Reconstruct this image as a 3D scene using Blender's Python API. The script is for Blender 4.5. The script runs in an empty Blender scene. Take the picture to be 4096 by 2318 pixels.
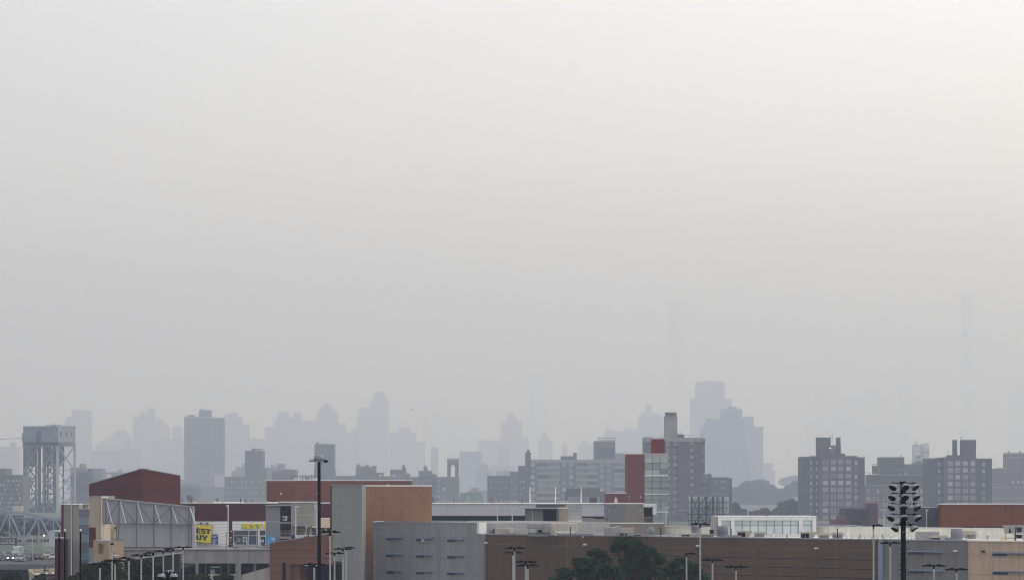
import bpy, math, random
from mathutils import Vector, noise
random.seed(7)
R = math.radians
F = 10536.0; CX = 2048.0; HY = 1970.0; H = 14.0      # focal length in photo pixels, image centre, horizon row, eye height
C = bpy.context.scene.collection
sc = bpy.context.scene

def X(px, D): return (px - CX) / F * D
def Z(py, D): return H + (HY - py) / F * D
def P(px, py, D): return Vector((X(px, D), D, Z(py, D)))

# ------------------------------------------------------------------ materials
MATS = {}
def mat(name, col, var=.10, scale=.35, rough=.85, streak=0.0, metal=0.0, fine=.05, bump=0.0, spec=.3, blot=None):
    if name in MATS: return MATS[name]
    m = bpy.data.materials.new(name); m.use_nodes = True
    nt = m.node_tree; b = nt.nodes['Principled BSDF']
    b.inputs['Roughness'].default_value = rough
    b.inputs['Metallic'].default_value = metal
    b.inputs['Specular IOR Level'].default_value = spec
    tc = nt.nodes.new('ShaderNodeTexCoord')
    def nz(s, det, vec=None):
        n = nt.nodes.new('ShaderNodeTexNoise'); n.inputs['Scale'].default_value = s; n.inputs['Detail'].default_value = det
        nt.links.new(vec or tc.outputs['Object'], n.inputs['Vector']); return n
    def mix(a, bcol, fac, bt='MULTIPLY'):
        x = nt.nodes.new('ShaderNodeMix'); x.data_type = 'RGBA'; x.blend_type = bt
        x.inputs['Factor'].default_value = 1
        if hasattr(fac, 'is_linked'): nt.links.new(fac, x.inputs['Factor'])
        else: x.inputs['Factor'].default_value = fac
        if hasattr(a, 'is_linked'): nt.links.new(a, x.inputs['A'])
        else: x.inputs['A'].default_value = a
        if hasattr(bcol, 'is_linked'): nt.links.new(bcol, x.inputs['B'])
        else: x.inputs['B'].default_value = bcol
        return x.outputs['Result']
    def ramp(src, lo, hi, p0=.3, p1=.7):
        r = nt.nodes.new('ShaderNodeMapRange'); r.inputs['From Min'].default_value = p0; r.inputs['From Max'].default_value = p1
        r.inputs['To Min'].default_value = lo; r.inputs['To Max'].default_value = hi
        nt.links.new(src, r.inputs['Value'])
        c = nt.nodes.new('ShaderNodeCombineColor')
        for k in range(3): nt.links.new(r.outputs[0], c.inputs[k])
        return c.outputs[0]
    out = mix((*col, 1), ramp(nz(scale, 4).outputs['Fac'], 1 - var, 1 + var), 1.0)
    if fine: out = mix(out, ramp(nz(scale * 14, 3).outputs['Fac'], 1 - fine, 1 + fine), 1.0)
    if streak:
        mp = nt.nodes.new('ShaderNodeMapping'); mp.inputs['Scale'].default_value = (1.6, 1.6, .07)
        nt.links.new(tc.outputs['Object'], mp.inputs['Vector'])
        out = mix(out, ramp(nz(1.3, 5, mp.outputs[0]).outputs['Fac'], 1 - streak, 1.02, .35, .6), 1.0)
    if blot:      # chipped or grown-over spots of a second colour with a shape of their own
        r = nt.nodes.new('ShaderNodeMapRange'); r.inputs['From Min'].default_value = blot[1]; r.inputs['From Max'].default_value = blot[1] + .04
        nt.links.new(nz(blot[2], 4).outputs['Fac'], r.inputs['Value'])
        out = mix(out, (*blot[0], 1), r.outputs[0], 'MIX')
    nt.links.new(out, b.inputs['Base Color'])
    if bump:
        bp = nt.nodes.new('ShaderNodeBump'); bp.inputs['Strength'].default_value = bump; bp.inputs['Distance'].default_value = .05
        nt.links.new(nz(scale * 20, 4).outputs['Fac'], bp.inputs['Height']); nt.links.new(bp.outputs[0], b.inputs['Normal'])
    MATS[name] = m
    return m

def glassmat(name, col, rough=.12, spec=.6):
    m = mat(name, col, var=.18, scale=.25, rough=rough, fine=.04, spec=spec); return m

def emit(name, col, s):
    if name in MATS: return MATS[name]
    m = bpy.data.materials.new(name); m.use_nodes = True
    b = m.node_tree.nodes['Principled BSDF']; b.inputs['Base Color'].default_value = (*col, 1)
    b.inputs['Emission Color'].default_value = (*col, 1); b.inputs['Emission Strength'].default_value = s
    MATS[name] = m; return m

# ------------------------------------------------------------------ wall frames
class Fr:
    """A vertical wall plane given by two photo columns and their distances; d counts toward the viewer."""
    def __init__(s, pa, Da, pb, Db):
        s.O = Vector((X(pa, Da), Da)); B = Vector((X(pb, Db), Db)); s.U = (B - s.O).normalized()
        s.N = Vector((s.U.y, -s.U.x))
    def u(s, px, d=0.0):
        r = Vector(((px - CX) / F, 1.0)); o = s.O + s.N * d
        # o + u U = t r
        det = s.U.x * (-r.y) - s.U.y * (-r.x)
        return ((-o.x) * (-r.y) - (-o.y) * (-r.x)) / det
    def D(s, px, d=0.0): return (s.O + s.N * d + s.U * s.u(px, d)).y
    def z(s, px, py, d=0.0): return Z(py, s.D(px, d))
    def w(s, u, d, z):
        q = s.O + s.U * u + s.N * d; return Vector((q.x, q.y, z))
def flat(D): return Fr(0, D, 4096, D)

# ------------------------------------------------------------------ mesh builder
class MB:
    def __init__(s): s.v = []; s.f = []; s.m = []; s.smooth = []
    def add(s, vs, fs, m=0, sm=False):
        k = len(s.v); s.v += [Vector(x) for x in vs]
        for f in fs: s.f.append([k + i for i in f]); s.m.append(m); s.smooth.append(sm)
        return s
    def hexa(s, c, m=0):       # 8 corners: bottom 4, top 4
        return s.add(c, [(3, 2, 1, 0), (4, 5, 6, 7), (0, 1, 5, 4), (1, 2, 6, 5), (2, 3, 7, 6), (3, 0, 4, 7)], m)
    def wb(s, x0, x1, y0, y1, z0, z1, m=0):
        return s.hexa([(x0, y0, z0), (x1, y0, z0), (x1, y1, z0), (x0, y1, z0), (x0, y0, z1), (x1, y0, z1), (x1, y1, z1), (x0, y1, z1)], m)
    def box(s, fr, u0, u1, d0, d1, z0, z1, m=0):
        w = fr.w
        return s.hexa([w(u0, d1, z0), w(u1, d1, z0), w(u1, d0, z0), w(u0, d0, z0), w(u0, d1, z1), w(u1, d1, z1), w(u1, d0, z1), w(u0, d0, z1)], m)
    def pb(s, fr, px0, px1, py0, py1, d0, d1, m=0):     # box by photo columns/rows of its front face
        pc = (px0 + px1) / 2
        z1 = fr.z(pc, py0, d1); z0 = 0.0 if py1 is None else fr.z(pc, py1, d1)
        return s.box(fr, fr.u(px0, d1), fr.u(px1, d1), d0, d1, z0, z1, m)
    def poly(s, fr, pts, d0, d1, m=0):                  # outline in photo pixels, extruded from d1 back to d0
        q = [(fr.u(a, d1), fr.z(a, b, d1) if b is not None else 0.0) for a, b in pts]
        return s.upoly(fr, q, d0, d1, m)
    def upoly(s, fr, q, d0, d1, m=0):
        n = len(q)
        vs = [fr.w(a, d1, b) for a, b in q] + [fr.w(a, d0, b) for a, b in q]
        fs = [tuple(range(n)), tuple(range(2 * n - 1, n - 1, -1))] + [(i, i + n, (i + 1) % n + n, (i + 1) % n) for i in range(n)]
        return s.add(vs, fs, m)
    def plan(s, pts, z0, z1, m=0):                      # footprint polygon (x, y) extruded up
        n = len(pts)
        vs = [(a, b, z0) for a, b in pts] + [(a, b, z1) for a, b in pts]
        fs = [tuple(range(n - 1, -1, -1)), tuple(range(n, 2 * n))] + [(i, (i + 1) % n, (i + 1) % n + n, i + n) for i in range(n)]
        return s.add(vs, fs, m)
    def beam(s, a, b, w, h=None, m=0):
        a = Vector(a); b = Vector(b); h = h or w; t = (b - a).normalized()
        side = t.cross(Vector((0, 0, 1)))
        if side.length < 1e-3: side = Vector((1, 0, 0))
        side.normalize(); up = side.cross(t).normalized()
        o = [(-w / 2, -h / 2), (w / 2, -h / 2), (w / 2, h / 2), (-w / 2, h / 2)]
        vs = [a + side * i + up * j for i, j in o] + [b + side * i + up * j for i, j in o]
        return s.hexa(vs, m)
    def cyl(s, a, b, r0, r1=None, n=12, m=0, sm=True, cap=True):
        a = Vector(a); b = Vector(b); r1 = r0 if r1 is None else r1; t = (b - a).normalized()
        side = t.cross(Vector((0, 0, 1)))
        if side.length < 1e-3: side = Vector((1, 0, 0))
        side.normalize(); up = side.cross(t).normalized()
        vs = []
        for q, r in ((a, r0), (b, r1)):
            for k in range(n):
                an = 2 * math.pi * k / n; vs.append(q + side * (r * math.cos(an)) + up * (r * math.sin(an)))
        s.add(vs, [(k, (k + 1) % n, (k + 1) % n + n, k + n) for k in range(n)], m, sm)
        if cap: s.add(vs, [tuple(range(n - 1, -1, -1)), tuple(range(n, 2 * n))], m)
        return s
    def tube(s, pts, r, n=7, m=0):
        for a, b in zip(pts[:-1], pts[1:]): s.cyl(a, b, r, r, n, m)
        return s
    def lathe(s, prof, c, ax=(0, 0, 1), n=18, m=0, sm=True):   # prof: (radius, height along axis)
        c = Vector(c); t = Vector(ax).normalized(); side = t.cross(Vector((0, 1, 0)))
        if side.length < 1e-3: side = Vector((1, 0, 0))
        side.normalize(); up = side.cross(t).normalized()
        vs = []
        for r, h in prof:
            for k in range(n):
                an = 2 * math.pi * k / n; vs.append(c + t * h + side * (r * math.cos(an)) + up * (r * math.sin(an)))
        fs = []
        for i in range(len(prof) - 1):
            for k in range(n): fs.append((i * n + k, i * n + (k + 1) % n, (i + 1) * n + (k + 1) % n, (i + 1) * n + k))
        return s.add(vs, fs, m, sm)
    def ball(s, c, r, n=14, m=0, sz=1.0):
        prof = [(max(1e-4, r * math.sin(math.pi * k / 8)), -r * sz * math.cos(math.pi * k / 8)) for k in range(9)]
        return s.lathe(prof, c, n=n, m=m)
    def build(s, name, mats, parent=None, origin=None):
        if not isinstance(mats, (list, tuple)): mats = [mats]
        me = bpy.data.meshes.new(name)
        if parent is not None: org = Vector(parent['_o'])
        elif origin is not None: org = Vector(origin)
        else:
            xs = [v.x for v in s.v]; ys = [v.y for v in s.v]; org = Vector(((min(xs) + max(xs)) / 2, (min(ys) + max(ys)) / 2, min(v.z for v in s.v)))
        me.from_pydata([v - org for v in s.v], [], s.f)
        for mm in mats: me.materials.append(mm)
        me.polygons.foreach_set('material_index', s.m); me.polygons.foreach_set('use_smooth', s.smooth)
        me.update()
        o = bpy.data.objects.new(name, me); C.objects.link(o)
        if parent is not None: o.parent = parent
        else: o.location = org
        o['_o'] = org
        return o

def tag(o, label=None, cat=None, group=None, kind=None):
    if label: o['label'] = label
    if cat: o['category'] = cat
    if group: o['group'] = group
    if kind: o['kind'] = kind
    return o
def thing(name, label, cat, loc, group=None):
    o = bpy.data.objects.new(name, None); C.objects.link(o); o.location = loc; o['_o'] = Vector(loc); o.empty_display_size = .5
    return tag(o, label, cat, group)
def copy_tree(o, parent=None, off=None):
    c = o.copy(); C.objects.link(c)
    if parent is not None: c.parent = parent
    for ch in [k for k in KIDS.get(o.name, [])]: copy_tree(ch, c)
    return c
KIDS = {}
def index_kids(root):
    for o in bpy.data.objects:
        if o.parent is not None:
            KIDS.setdefault(o.parent.name, [])
            if o not in KIDS[o.parent.name]: KIDS[o.parent.name].append(o)

def text_mesh(txt, size, bold=0.0, depth=.05, shear=0.0, space=1.0):
    cu = bpy.data.curves.new('t', 'FONT'); cu.body = txt; cu.size = size; cu.extrude = depth / 2; cu.offset = bold; cu.shear = shear
    cu.space_character = space; cu.align_x = 'LEFT'; cu.space_line = .8
    o = bpy.data.objects.new('t', cu); C.objects.link(o)
    dg = bpy.context.evaluated_depsgraph_get(); me = bpy.data.meshes.new_from_object(o.evaluated_get(dg))
    vs = [v.co.copy() for v in me.vertices]; fs = [tuple(p.vertices) for p in me.polygons]
    bpy.data.objects.remove(o); bpy.data.meshes.remove(me)
    return vs, fs
GLY = {
 'B': [(0, 0, .36, 1), (.36, .8, .84, 1), (.36, .41, .84, .61), (.36, 0, .84, .2), (.66, .61, 1, .8), (.84, .8, .95, .97), (.66, .2, 1, .41), (.84, .03, .96, .2), (.84, .41, .93, .61)],
 'E': [(0, 0, .38, 1), (.38, .78, 1, 1), (.38, .41, .86, .60), (.38, 0, 1, .22)],
 'S': [(.08, .78, 1, 1), (0, .60, .38, .78), (0, .78, .08, .93), (.04, .42, .94, .60), (.62, .22, 1, .42), (0, 0, .92, .22), (.92, .06, 1, .22)],
 'T': [(0, .72, 1, 1), (.30, 0, .70, .72)],
 'U': [(0, .22, .37, 1), (.63, .22, 1, 1), (.06, 0, .94, .22)],
 'Y': [(0, .72, .38, 1), (.62, .72, 1, 1), (.12, .52, .46, .72), (.54, .52, .88, .72), (.30, 0, .70, .52)]}
def block_word(mb, fr, word, px0, px1, py0, py1, d, depth=.05, m=0, rot=0.0, gap=.10, pivot=None):
    """heavy block capitals; pivot is the photo point the word turns about"""
    n = len(word); ua, ub = fr.u(px0, d), fr.u(px1, d); pc = (px0 + px1) / 2; za, zb = fr.z(pc, py1, d), fr.z(pc, py0, d)
    lw = (ub - ua) / (n + gap * (n - 1)); cu, cz = ((ua + ub) / 2, (za + zb) / 2) if pivot is None else (fr.u(pivot[0], d), fr.z(pivot[0], pivot[1], d))
    for i, ch in enumerate(word):
        x0 = ua + i * lw * (1 + gap)
        for (a, b, c, e) in GLY[ch]:
            q = []
            for (s_, t_) in ((a, b), (c, b), (c, e), (a, e)):
                p_, r_ = x0 + s_ * lw - cu, za + t_ * (zb - za) - cz
                q.append((cu + p_ * math.cos(rot) - r_ * math.sin(rot), cz + p_ * math.sin(rot) + r_ * math.cos(rot)))
            mb.upoly(fr, q, d - depth, d, m)
def put_text(mb, fr, txt, px0, px1, py0, py1, d, bold=0.0, depth=.05, m=0, rot=0.0, mirror=False):
    """lettering fitted to the photo box px0..px1, py0..py1 on wall fr"""
    vs, fs = text_mesh(txt, 1.0, bold, depth)
    if not vs: return
    x0 = min(v.x for v in vs); x1 = max(v.x for v in vs); y0 = min(v.y for v in vs); y1 = max(v.y for v in vs)
    ua, ub = fr.u(px0, d), fr.u(px1, d); pc = (px0 + px1) / 2; za, zb = fr.z(pc, py1, d), fr.z(pc, py0, d)
    sx = (ub - ua) / (x1 - x0); sz = (zb - za) / (y1 - y0); out = []; cu = (ua + ub) / 2; cz = (za + zb) / 2
    for v in vs:
        a = (v.x - x0) * sx + ua; b = (v.y - y0) * sz + za
        if mirror: a = ua + ub - a
        if rot:
            da, db = a - cu, b - cz; a = cu + da * math.cos(rot) - db * math.sin(rot); b = cz + da * math.sin(rot) + db * math.cos(rot)
        out.append(fr.w(a, d + v.z, b))
    mb.add(out, fs, m)
# ------------------------------------------------------------------ camera, sky, sun, haze
cam = bpy.data.cameras.new('camera'); co = bpy.data.objects.new('camera', cam); C.objects.link(co)
co.location = (0, 0, H); co.rotation_euler = (R(90), 0, 0)
cam.sensor_fit = 'HORIZONTAL'; cam.sensor_width = 36; cam.lens = 36 * F / 4096
cam.shift_y = (HY - 1159) / 4096; cam.clip_start = 1; cam.clip_end = 40000
sc.camera = co

SUN_EL, SUN_AZ = R(48), R(78)      # azimuth measured from the view direction towards the right
w = bpy.data.worlds.new('World'); sc.world = w; w.use_nodes = True
nt = w.node_tree; bg = nt.nodes['Background']
sky = nt.nodes.new('ShaderNodeTexSky'); sky.sky_type = 'NISHITA'; sky.sun_disc = False
sky.sun_elevation = SUN_EL; sky.sun_rotation = SUN_AZ; sky.dust_density = 8; sky.air_density = 1.5; sky.ozone_density = 1
# smoke-grey overcast laid over the clear sky: brighter overhead and toward the sun's side
tc = nt.nodes.new('ShaderNodeTexCoord'); sp = nt.nodes.new('ShaderNodeSeparateXYZ'); nt.links.new(tc.outputs['Generated'], sp.inputs[0])
cr = nt.nodes.new('ShaderNodeValToRGB'); nt.links.new(sp.outputs['Z'], cr.inputs[0])
SK = [(0.0, (.50, .50, .50)), (.05, (.76, .77, .78)), (.09, (1.22, 1.235, 1.30)), (.125, (1.47, 1.515, 1.62)), (.185, (1.60, 1.66, 1.81)), (.5, (1.24, 1.26, 1.31)), (1.0, (1.14, 1.16, 1.21))]
el = cr.color_ramp.elements
while len(el) < len(SK): el.new(.5)
for e, (p, c) in zip(el, SK): e.position = p; e.color = (*c, 1)
dx = nt.nodes.new('ShaderNodeMapRange'); dx.inputs['From Min'].default_value = -.2; dx.inputs['From Max'].default_value = .2
dx.inputs['To Min'].default_value = .64; dx.inputs['To Max'].default_value = .98; nt.links.new(sp.outputs['X'], dx.inputs['Value'])
cb = nt.nodes.new('ShaderNodeCombineColor')
for k, s_ in enumerate((1.0, 1.0, .975)):
    mm = nt.nodes.new('ShaderNodeMath'); mm.operation = 'POWER'; nt.links.new(dx.outputs[0], mm.inputs[0]); mm.inputs[1].default_value = (1.0, 1.0, .92)[k]
    nt.links.new(mm.outputs[0], cb.inputs[k])
mx = nt.nodes.new('ShaderNodeMix'); mx.data_type = 'RGBA'; mx.blend_type = 'MULTIPLY'; mx.inputs['Factor'].default_value = 1
nz_ = nt.nodes.new('ShaderNodeTexNoise'); nz_.inputs['Scale'].default_value = 3.0; nz_.inputs['Detail'].default_value = 5
mp_ = nt.nodes.new('ShaderNodeMapping'); mp_.inputs['Scale'].default_value = (1.0, 1.0, 9.0); nt.links.new(tc.outputs['Generated'], mp_.inputs['Vector']); nt.links.new(mp_.outputs[0], nz_.inputs['Vector'])
nr_ = nt.nodes.new('ShaderNodeMapRange'); nr_.inputs['To Min'].default_value = .93; nr_.inputs['To Max'].default_value = 1.07; nt.links.new(nz_.outputs['Fac'], nr_.inputs['Value'])
nv_ = nt.nodes.new('ShaderNodeVectorMath'); nv_.operation = 'SCALE'; nt.links.new(cr.outputs[0], nv_.inputs[0]); nt.links.new(nr_.outputs[0], nv_.inputs['Scale'])
nt.links.new(nv_.outputs[0], mx.inputs['A']); nt.links.new(cb.outputs[0], mx.inputs['B'])
sc10 = nt.nodes.new('ShaderNodeMix'); sc10.data_type = 'RGBA'; sc10.blend_type = 'MULTIPLY'; sc10.inputs['Factor'].default_value = 1
nt.links.new(mx.outputs['Result'], sc10.inputs['A']); sc10.inputs['B'].default_value = (10, 10, 10, 1)
m2 = nt.nodes.new('ShaderNodeMix'); m2.data_type = 'RGBA'; m2.inputs['Factor'].default_value = .94
nt.links.new(sky.outputs[0], m2.inputs['A']); nt.links.new(sc10.outputs['Result'], m2.inputs['B'])
nt.links.new(m2.outputs['Result'], bg.inputs['Color']); bg.inputs['Strength'].default_value = .1

sl = bpy.data.lights.new('sun', 'SUN'); so = bpy.data.objects.new('sun', sl); C.objects.link(so)
sl.energy = 1.0; sl.angle = R(11); sl.color = (1, .95, .87)
d_ = Vector((math.sin(SUN_AZ) * math.cos(SUN_EL), math.cos(SUN_AZ) * math.cos(SUN_EL), math.sin(SUN_EL)))
so.rotation_euler = d_.to_track_quat('Z', 'Y').to_euler(); so.location = (60, 40, 80)

hz = MB().wb(-6800, 6800, -800, 17500, -1, 1010); hm = bpy.data.materials.new('haze_air'); hm.use_nodes = True
hn = hm.node_tree; hn.nodes.remove(hn.nodes['Principled BSDF'])
pv = hn.nodes.new('ShaderNodeVolumePrincipled'); pv.inputs['Density'].default_value = .000272
pv.inputs['Color'].default_value = (.63, .711, .915, 1); pv.inputs['Absorption Color'].default_value = (.657, .538, 0, 1); pv.inputs['Anisotropy'].default_value = .42
hn.links.new(pv.outputs[0], hn.nodes['Material Output'].inputs['Volume'])
try: hm.volume_intersection_method = 'FAST'
except Exception: pass
ho = hz.build('haze', hm); tag(ho, kind='stuff'); ho.display_type = 'WIRE'
ho['label'] = 'pale grey smoke haze filling the air over the city'; ho['category'] = 'haze'

sc.cycles.volume_bounces = 3; sc.cycles.max_bounces = 6; sc.cycles.diffuse_bounces = 2; sc.cycles.transparent_max_bounces = 12
sc.cycles.use_denoising = True; sc.cycles.filter_width = 1.0
sc.view_settings.view_transform = 'Standard'; sc.view_settings.look = 'None'; sc.view_settings.exposure = 0.07; sc.view_settings.gamma = 1

gm = mat('ground_mix', (.09, .095, .08), var=.4, scale=.02, fine=.2)
gr = MB().wb(-6700, 6700, -700, 17400, -.3, 0).build('ground', gm); tag(gr, kind='structure')
# ------------------------------------------------------------------ colour helper: the paint that reads as the photographed colour once lit and seen through the air
def lin(c): return tuple((v / 255 / 12.92) if v < 10 else ((v / 255 + .055) / 1.055) ** 2.4 for v in c)
AIR = (.48, .48, .48)
def alb(c, D=300, k=.42):
    out = []; L = sum(c) / 3; c = [(L + .64 * (v - L)) * .91 for v in c]; k *= 1.12
    for v, a, e in zip(lin(c), AIR, (.70, .80, 1.0)):
        T = math.exp(-.000272 * e * D); out.append(min(.82, max(.012, (v - a * (1 - T)) / T / k)))
    return tuple(out)
def M(name, c, D=300, k=.42, **kw): return mat(name, alb(c, D, k), **kw)

BLACK = mat('black_paint', (.006, .007, .010), rough=.8, fine=.1, spec=.04)
NAVY = mat('dark_pole_paint', (.006, .011, .020), rough=.7, spec=.08, var=.25, fine=.12)
GALV = mat('galvanised_steel', (.36, .37, .38), rough=.5, metal=.3)
POLE = mat('weathered_pole_paint', (.36, .36, .36), var=.2, scale=.9, fine=.15, blot=((.05, .045, .045), .60, 1.6))
POLEB = mat('clean_pole_paint', (.34, .34, .345), var=.15, scale=.8, fine=.1, blot=((.10, .09, .09), .66, 1.1))
SHELL = mat('white_lamp_shell', (.25, .27, .30), rough=.35, var=.12, scale=3)
LENS = mat('dark_lamp_glass', (.010, .012, .010), rough=.3, var=.5, scale=6, fine=.6, spec=.25)
WHITE = mat('white_paint', (.75, .75, .74), rough=.5, var=.06)

# ------------------------------------------------------------------ floodlights
def floodlight(parent, c, yaw, r, tilt=32, up=None):
    """white bowl opening forward and down, visor over the front; returns the part"""
    ax = Vector((math.sin(yaw) * math.cos(R(tilt)), -math.cos(yaw) * math.cos(R(tilt)), -math.sin(R(tilt))))
    c = Vector(c)
    h = MB(); prof = [(.02 * r, -1.0 * r), (.45 * r, -.95 * r), (.75 * r, -.72 * r), (.95 * r, -.35 * r), (r, .0), (.96 * r, .04 * r)]
    h.lathe(prof, c, ax, n=20).lathe([(.955 * r, .035 * r), (.90 * r, -.3 * r), (.6 * r, -.66 * r), (.02 * r, -.8 * r)], c, ax, n=20, m=1)
    # visor: the upper half of the rim carried forward
    side = ax.cross(Vector((0, 0, 1))).normalized(); upv = side.cross(ax).normalized()
    vs = []; fs = []; N = 14
    for k in range(N + 1):
        an = R(-12 + 204 * k / N); d = side * (r * math.cos(an)) + upv * (r * math.sin(an))
        ln = .72 * r * max(.12, math.sin(max(0, min(math.pi, an)))) ** .7
        vs += [c + d * 1.0, c + d * .98 + ax * ln, c + d * .94 + ax * ln, c + d * .95]
    for k in range(N):
        a = 4 * k; b = a + 4
        fs += [(a, b, b + 1, a + 1), (a + 1, b + 1, b + 2, a + 2)]
    h.add(vs, fs, 0, True); h.add(vs, [(4 * k + 2, 4 * k + 6, 4 * k + 7, 4 * k + 3) for k in range(N)], 1, True)
    o = h.build('floodlight', [SHELL, BLACK], parent)
    MB().lathe([(.001, -.12 * r), (.3 * r, -.10 * r), (.62 * r, -.06 * r), (.93 * r, -.02 * r)], c, ax, n=20).build('lens', LENS, o)
    MB().lathe([(.22 * r, -.04 * r), (.26 * r, .02 * r), (.16 * r, .05 * r), (.001, .05 * r)], c, ax, n=12).build('bulb_shield', LENS, o)
    if up is not None:
        MB().beam(up, c - ax * (.55 * r) + upv * (.75 * r), .07, .09).beam(c - ax * (.9 * r) + upv * .5 * r, c - ax * (.3 * r) + upv * (1.0 * r), .06).build('bracket', BLACK, o)
    return o

D = 120.0; px = D / F
t = thing('stadium_floodlight_mast', 'tall dark mast carrying fourteen white floodlights in five rows', 'floodlight mast', (X(3614, D), D, 0))
MB().cyl(P(3614, 2400, D).xy.to_3d() + Vector((0, 0, 0)), P(3613, 1926, D), .15, .108, 20).build('pole', NAVY, t)
MB().pb(flat(D - .1), 3601, 3624, 1924, 1934, -.2, .02).pb(flat(D - .12), 3600.5, 3625, 2089, 2100, -.24, .02).pb(flat(D - .12), 3603, 3623.5, 1934, 2092, -.16, -.02).build('mounting_collar', BLACK, t)
MB().pb(flat(D - .14), 3609, 3618.5, 2124, 2127.5, -.02, .0).build('number_plate', SHELL, t)
rows = [(1930.5, 3569, 3656), (1971.5, 3570, 3656), (2013, 3570, 3657), (2054.5, 3570, 3657), (2096, 3590, 3639)]
for y, a, b in rows:
    MB().pb(flat(D - .14), a, b, y - 1.6, y + 1.6, -.05, .0).build('crossarm', BLACK, t)
LP = [((3571.5, 1950), (3622, 1949), (3661, 1950)), ((3569, 1991), (3620, 1990), (3664, 1991)), ((3566.5, 2031), (3613.5, 2032), (3667, 2032)), ((3564, 2073), (3615.5, 2074), (3670.5, 2074))]
for (row, arm) in zip(LP, rows):
    for k, (x, y) in enumerate(row):
        yaw = (R(-38), R(6), R(36))[k]
        ux = (arm[1] + 5, x, arm[2] - 4)[k]
        floodlight(t, P(x, y - 2, D - .30), yaw, .185, 30, P(ux, arm[0], D - .14))
for x, ux, yaw in ((3580, 3592, -50), (3656, 3637, 52)):
    floodlight(t, P(x, 2114, D - .28), R(yaw), .185, 36, P(ux, 2097, D - .14))
k = 0
y = 1941.0
while y < 2318:
    sd = (-1,) if y < 2010 else ((-1, 1) if y < 2120 or int(y / 21) % 5 else ((-1,) if k % 2 else (1,)))
    for s_ in sd:
        x0 = 3614 + s_ * 10; x1 = 3614 + s_ * 19.5
        MB().cyl(P(x0, y, D - .02), P(x1, y, D - .02), .012, .012, 6).cyl(P(x1 - s_ * 1.2, y, D - .02), P(x1, y, D - .02), .026, .026, 8).build('climbing_peg', BLACK, t)
    y += 20.9; k += 1

# twin floodlights at the very bottom edge
t = thing('stadium_floodlight_mast', 'pair of white dome floodlights on a crossbar at the bottom edge', 'floodlight mast', (X(670, 112), 112, 0)); D = 112.0
MB().cyl((X(671, D), D, 0), P(671, 2290, D), .10, .06, 16).build('pole', NAVY, t)
MB().pb(flat(D), 646, 697, 2287.5, 2291, -.05, .02).build('crossarm', BLACK, t)
floodlight(t, P(646, 2306, D - .1), R(-22), .175, 48, P(650, 2289, D)); floodlight(t, P(695.5, 2306, D - .1), R(20), .175, 48, P(693, 2289, D))

# single black mast with a drum top
D = 150.0
t = thing('stadium_floodlight_mast', 'slim black mast with white drum and two side lamps before the grey tower', 'floodlight mast', (X(1276, D), D, 0))
MB().cyl((X(1277, D), D, 0), P(1276, 1836, D), .115, .085, 18).build('pole', NAVY, t)
MB().lathe([(.05, -.02), (.27, 0), (.29, .05), (.285, .24), (.25, .27), (.03, .29)], P(1276, 1837, D), n=22).build('drum', SHELL, t)
MB().lathe([(.05, -.02), (.17, 0), (.18, .1), (.05, .13)], P(1276, 1845.5, D), n=18).build('junction_box', GALV, t)
MB().beam(P(1242, 1836, D), P(1305, 1834.5, D), .05, .05).build('crossarm', BLACK, t)
MB().lathe([(.03, 0), (.17, .0), (.2, .05), (.19, .1), (.12, .14), (.05, .18)], P(1248.5, 1845, D), n=16).build('side_lamp', [GALV], t)
floodlight(t, P(1303, 1841, D - .05), R(14), .155, 40, P(1302, 1835, D))
MB().beam(P(1283.5, 2400, D), P(1284, 1842, D), .014).build('cable', BLACK, t)

# ------------------------------------------------------------------ parking-lot lamps
H0 = 9.5
def lamp_proto(kind, clean):
    t = thing('parking_lot_lamp', '', 'street lamp', (0, 0, 0)); t['_h'] = H0
    MB().cyl((0, 0, .0), (0, 0, .5), .22, .20, 14).cyl((0, 0, .5), (0, 0, H0 - .30), .076, .064, 10).build('pole', POLEB if clean else POLE, t)
    MB().cyl((0, 0, H0 - .42), (0, 0, H0 - .02), .062, .062, 10).wb(-.10, .10, -.08, .08, H0 - .16, H0 - .02).build('pole_cap', BLACK, t)
    for s_ in ((-1, 1) if kind == 'twin' else ((-1,) if kind == 'left' else (1,))):
        MB().beam((0, 0, H0 - .05), (s_ * .25, 0, H0 - .045), .06, .06).build('arm', BLACK, t)
        hd = MB(); a, b = sorted((s_ * .20, s_ * .47)); hd.wb(a, b, -.14, .14, H0 - .13, H0 + .03)
        hd.add([(s_ * .26, -.17, H0 - .12), (s_ * .74, -.17, H0 - .135), (s_ * .74, .17, H0 - .135), (s_ * .26, .17, H0 - .12),
                (s_ * .26, -.17, H0 - .02), (s_ * .74, -.17, H0 - .035), (s_ * .74, .17, H0 - .035), (s_ * .26, .17, H0 - .02)],
               [(3, 2, 1, 0), (4, 5, 6, 7), (0, 1, 5, 4), (1, 2, 6, 5), (2, 3, 7, 6), (3, 0, 4, 7)])
        hd.build('lamp_head', BLACK, t)
    return t
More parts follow.
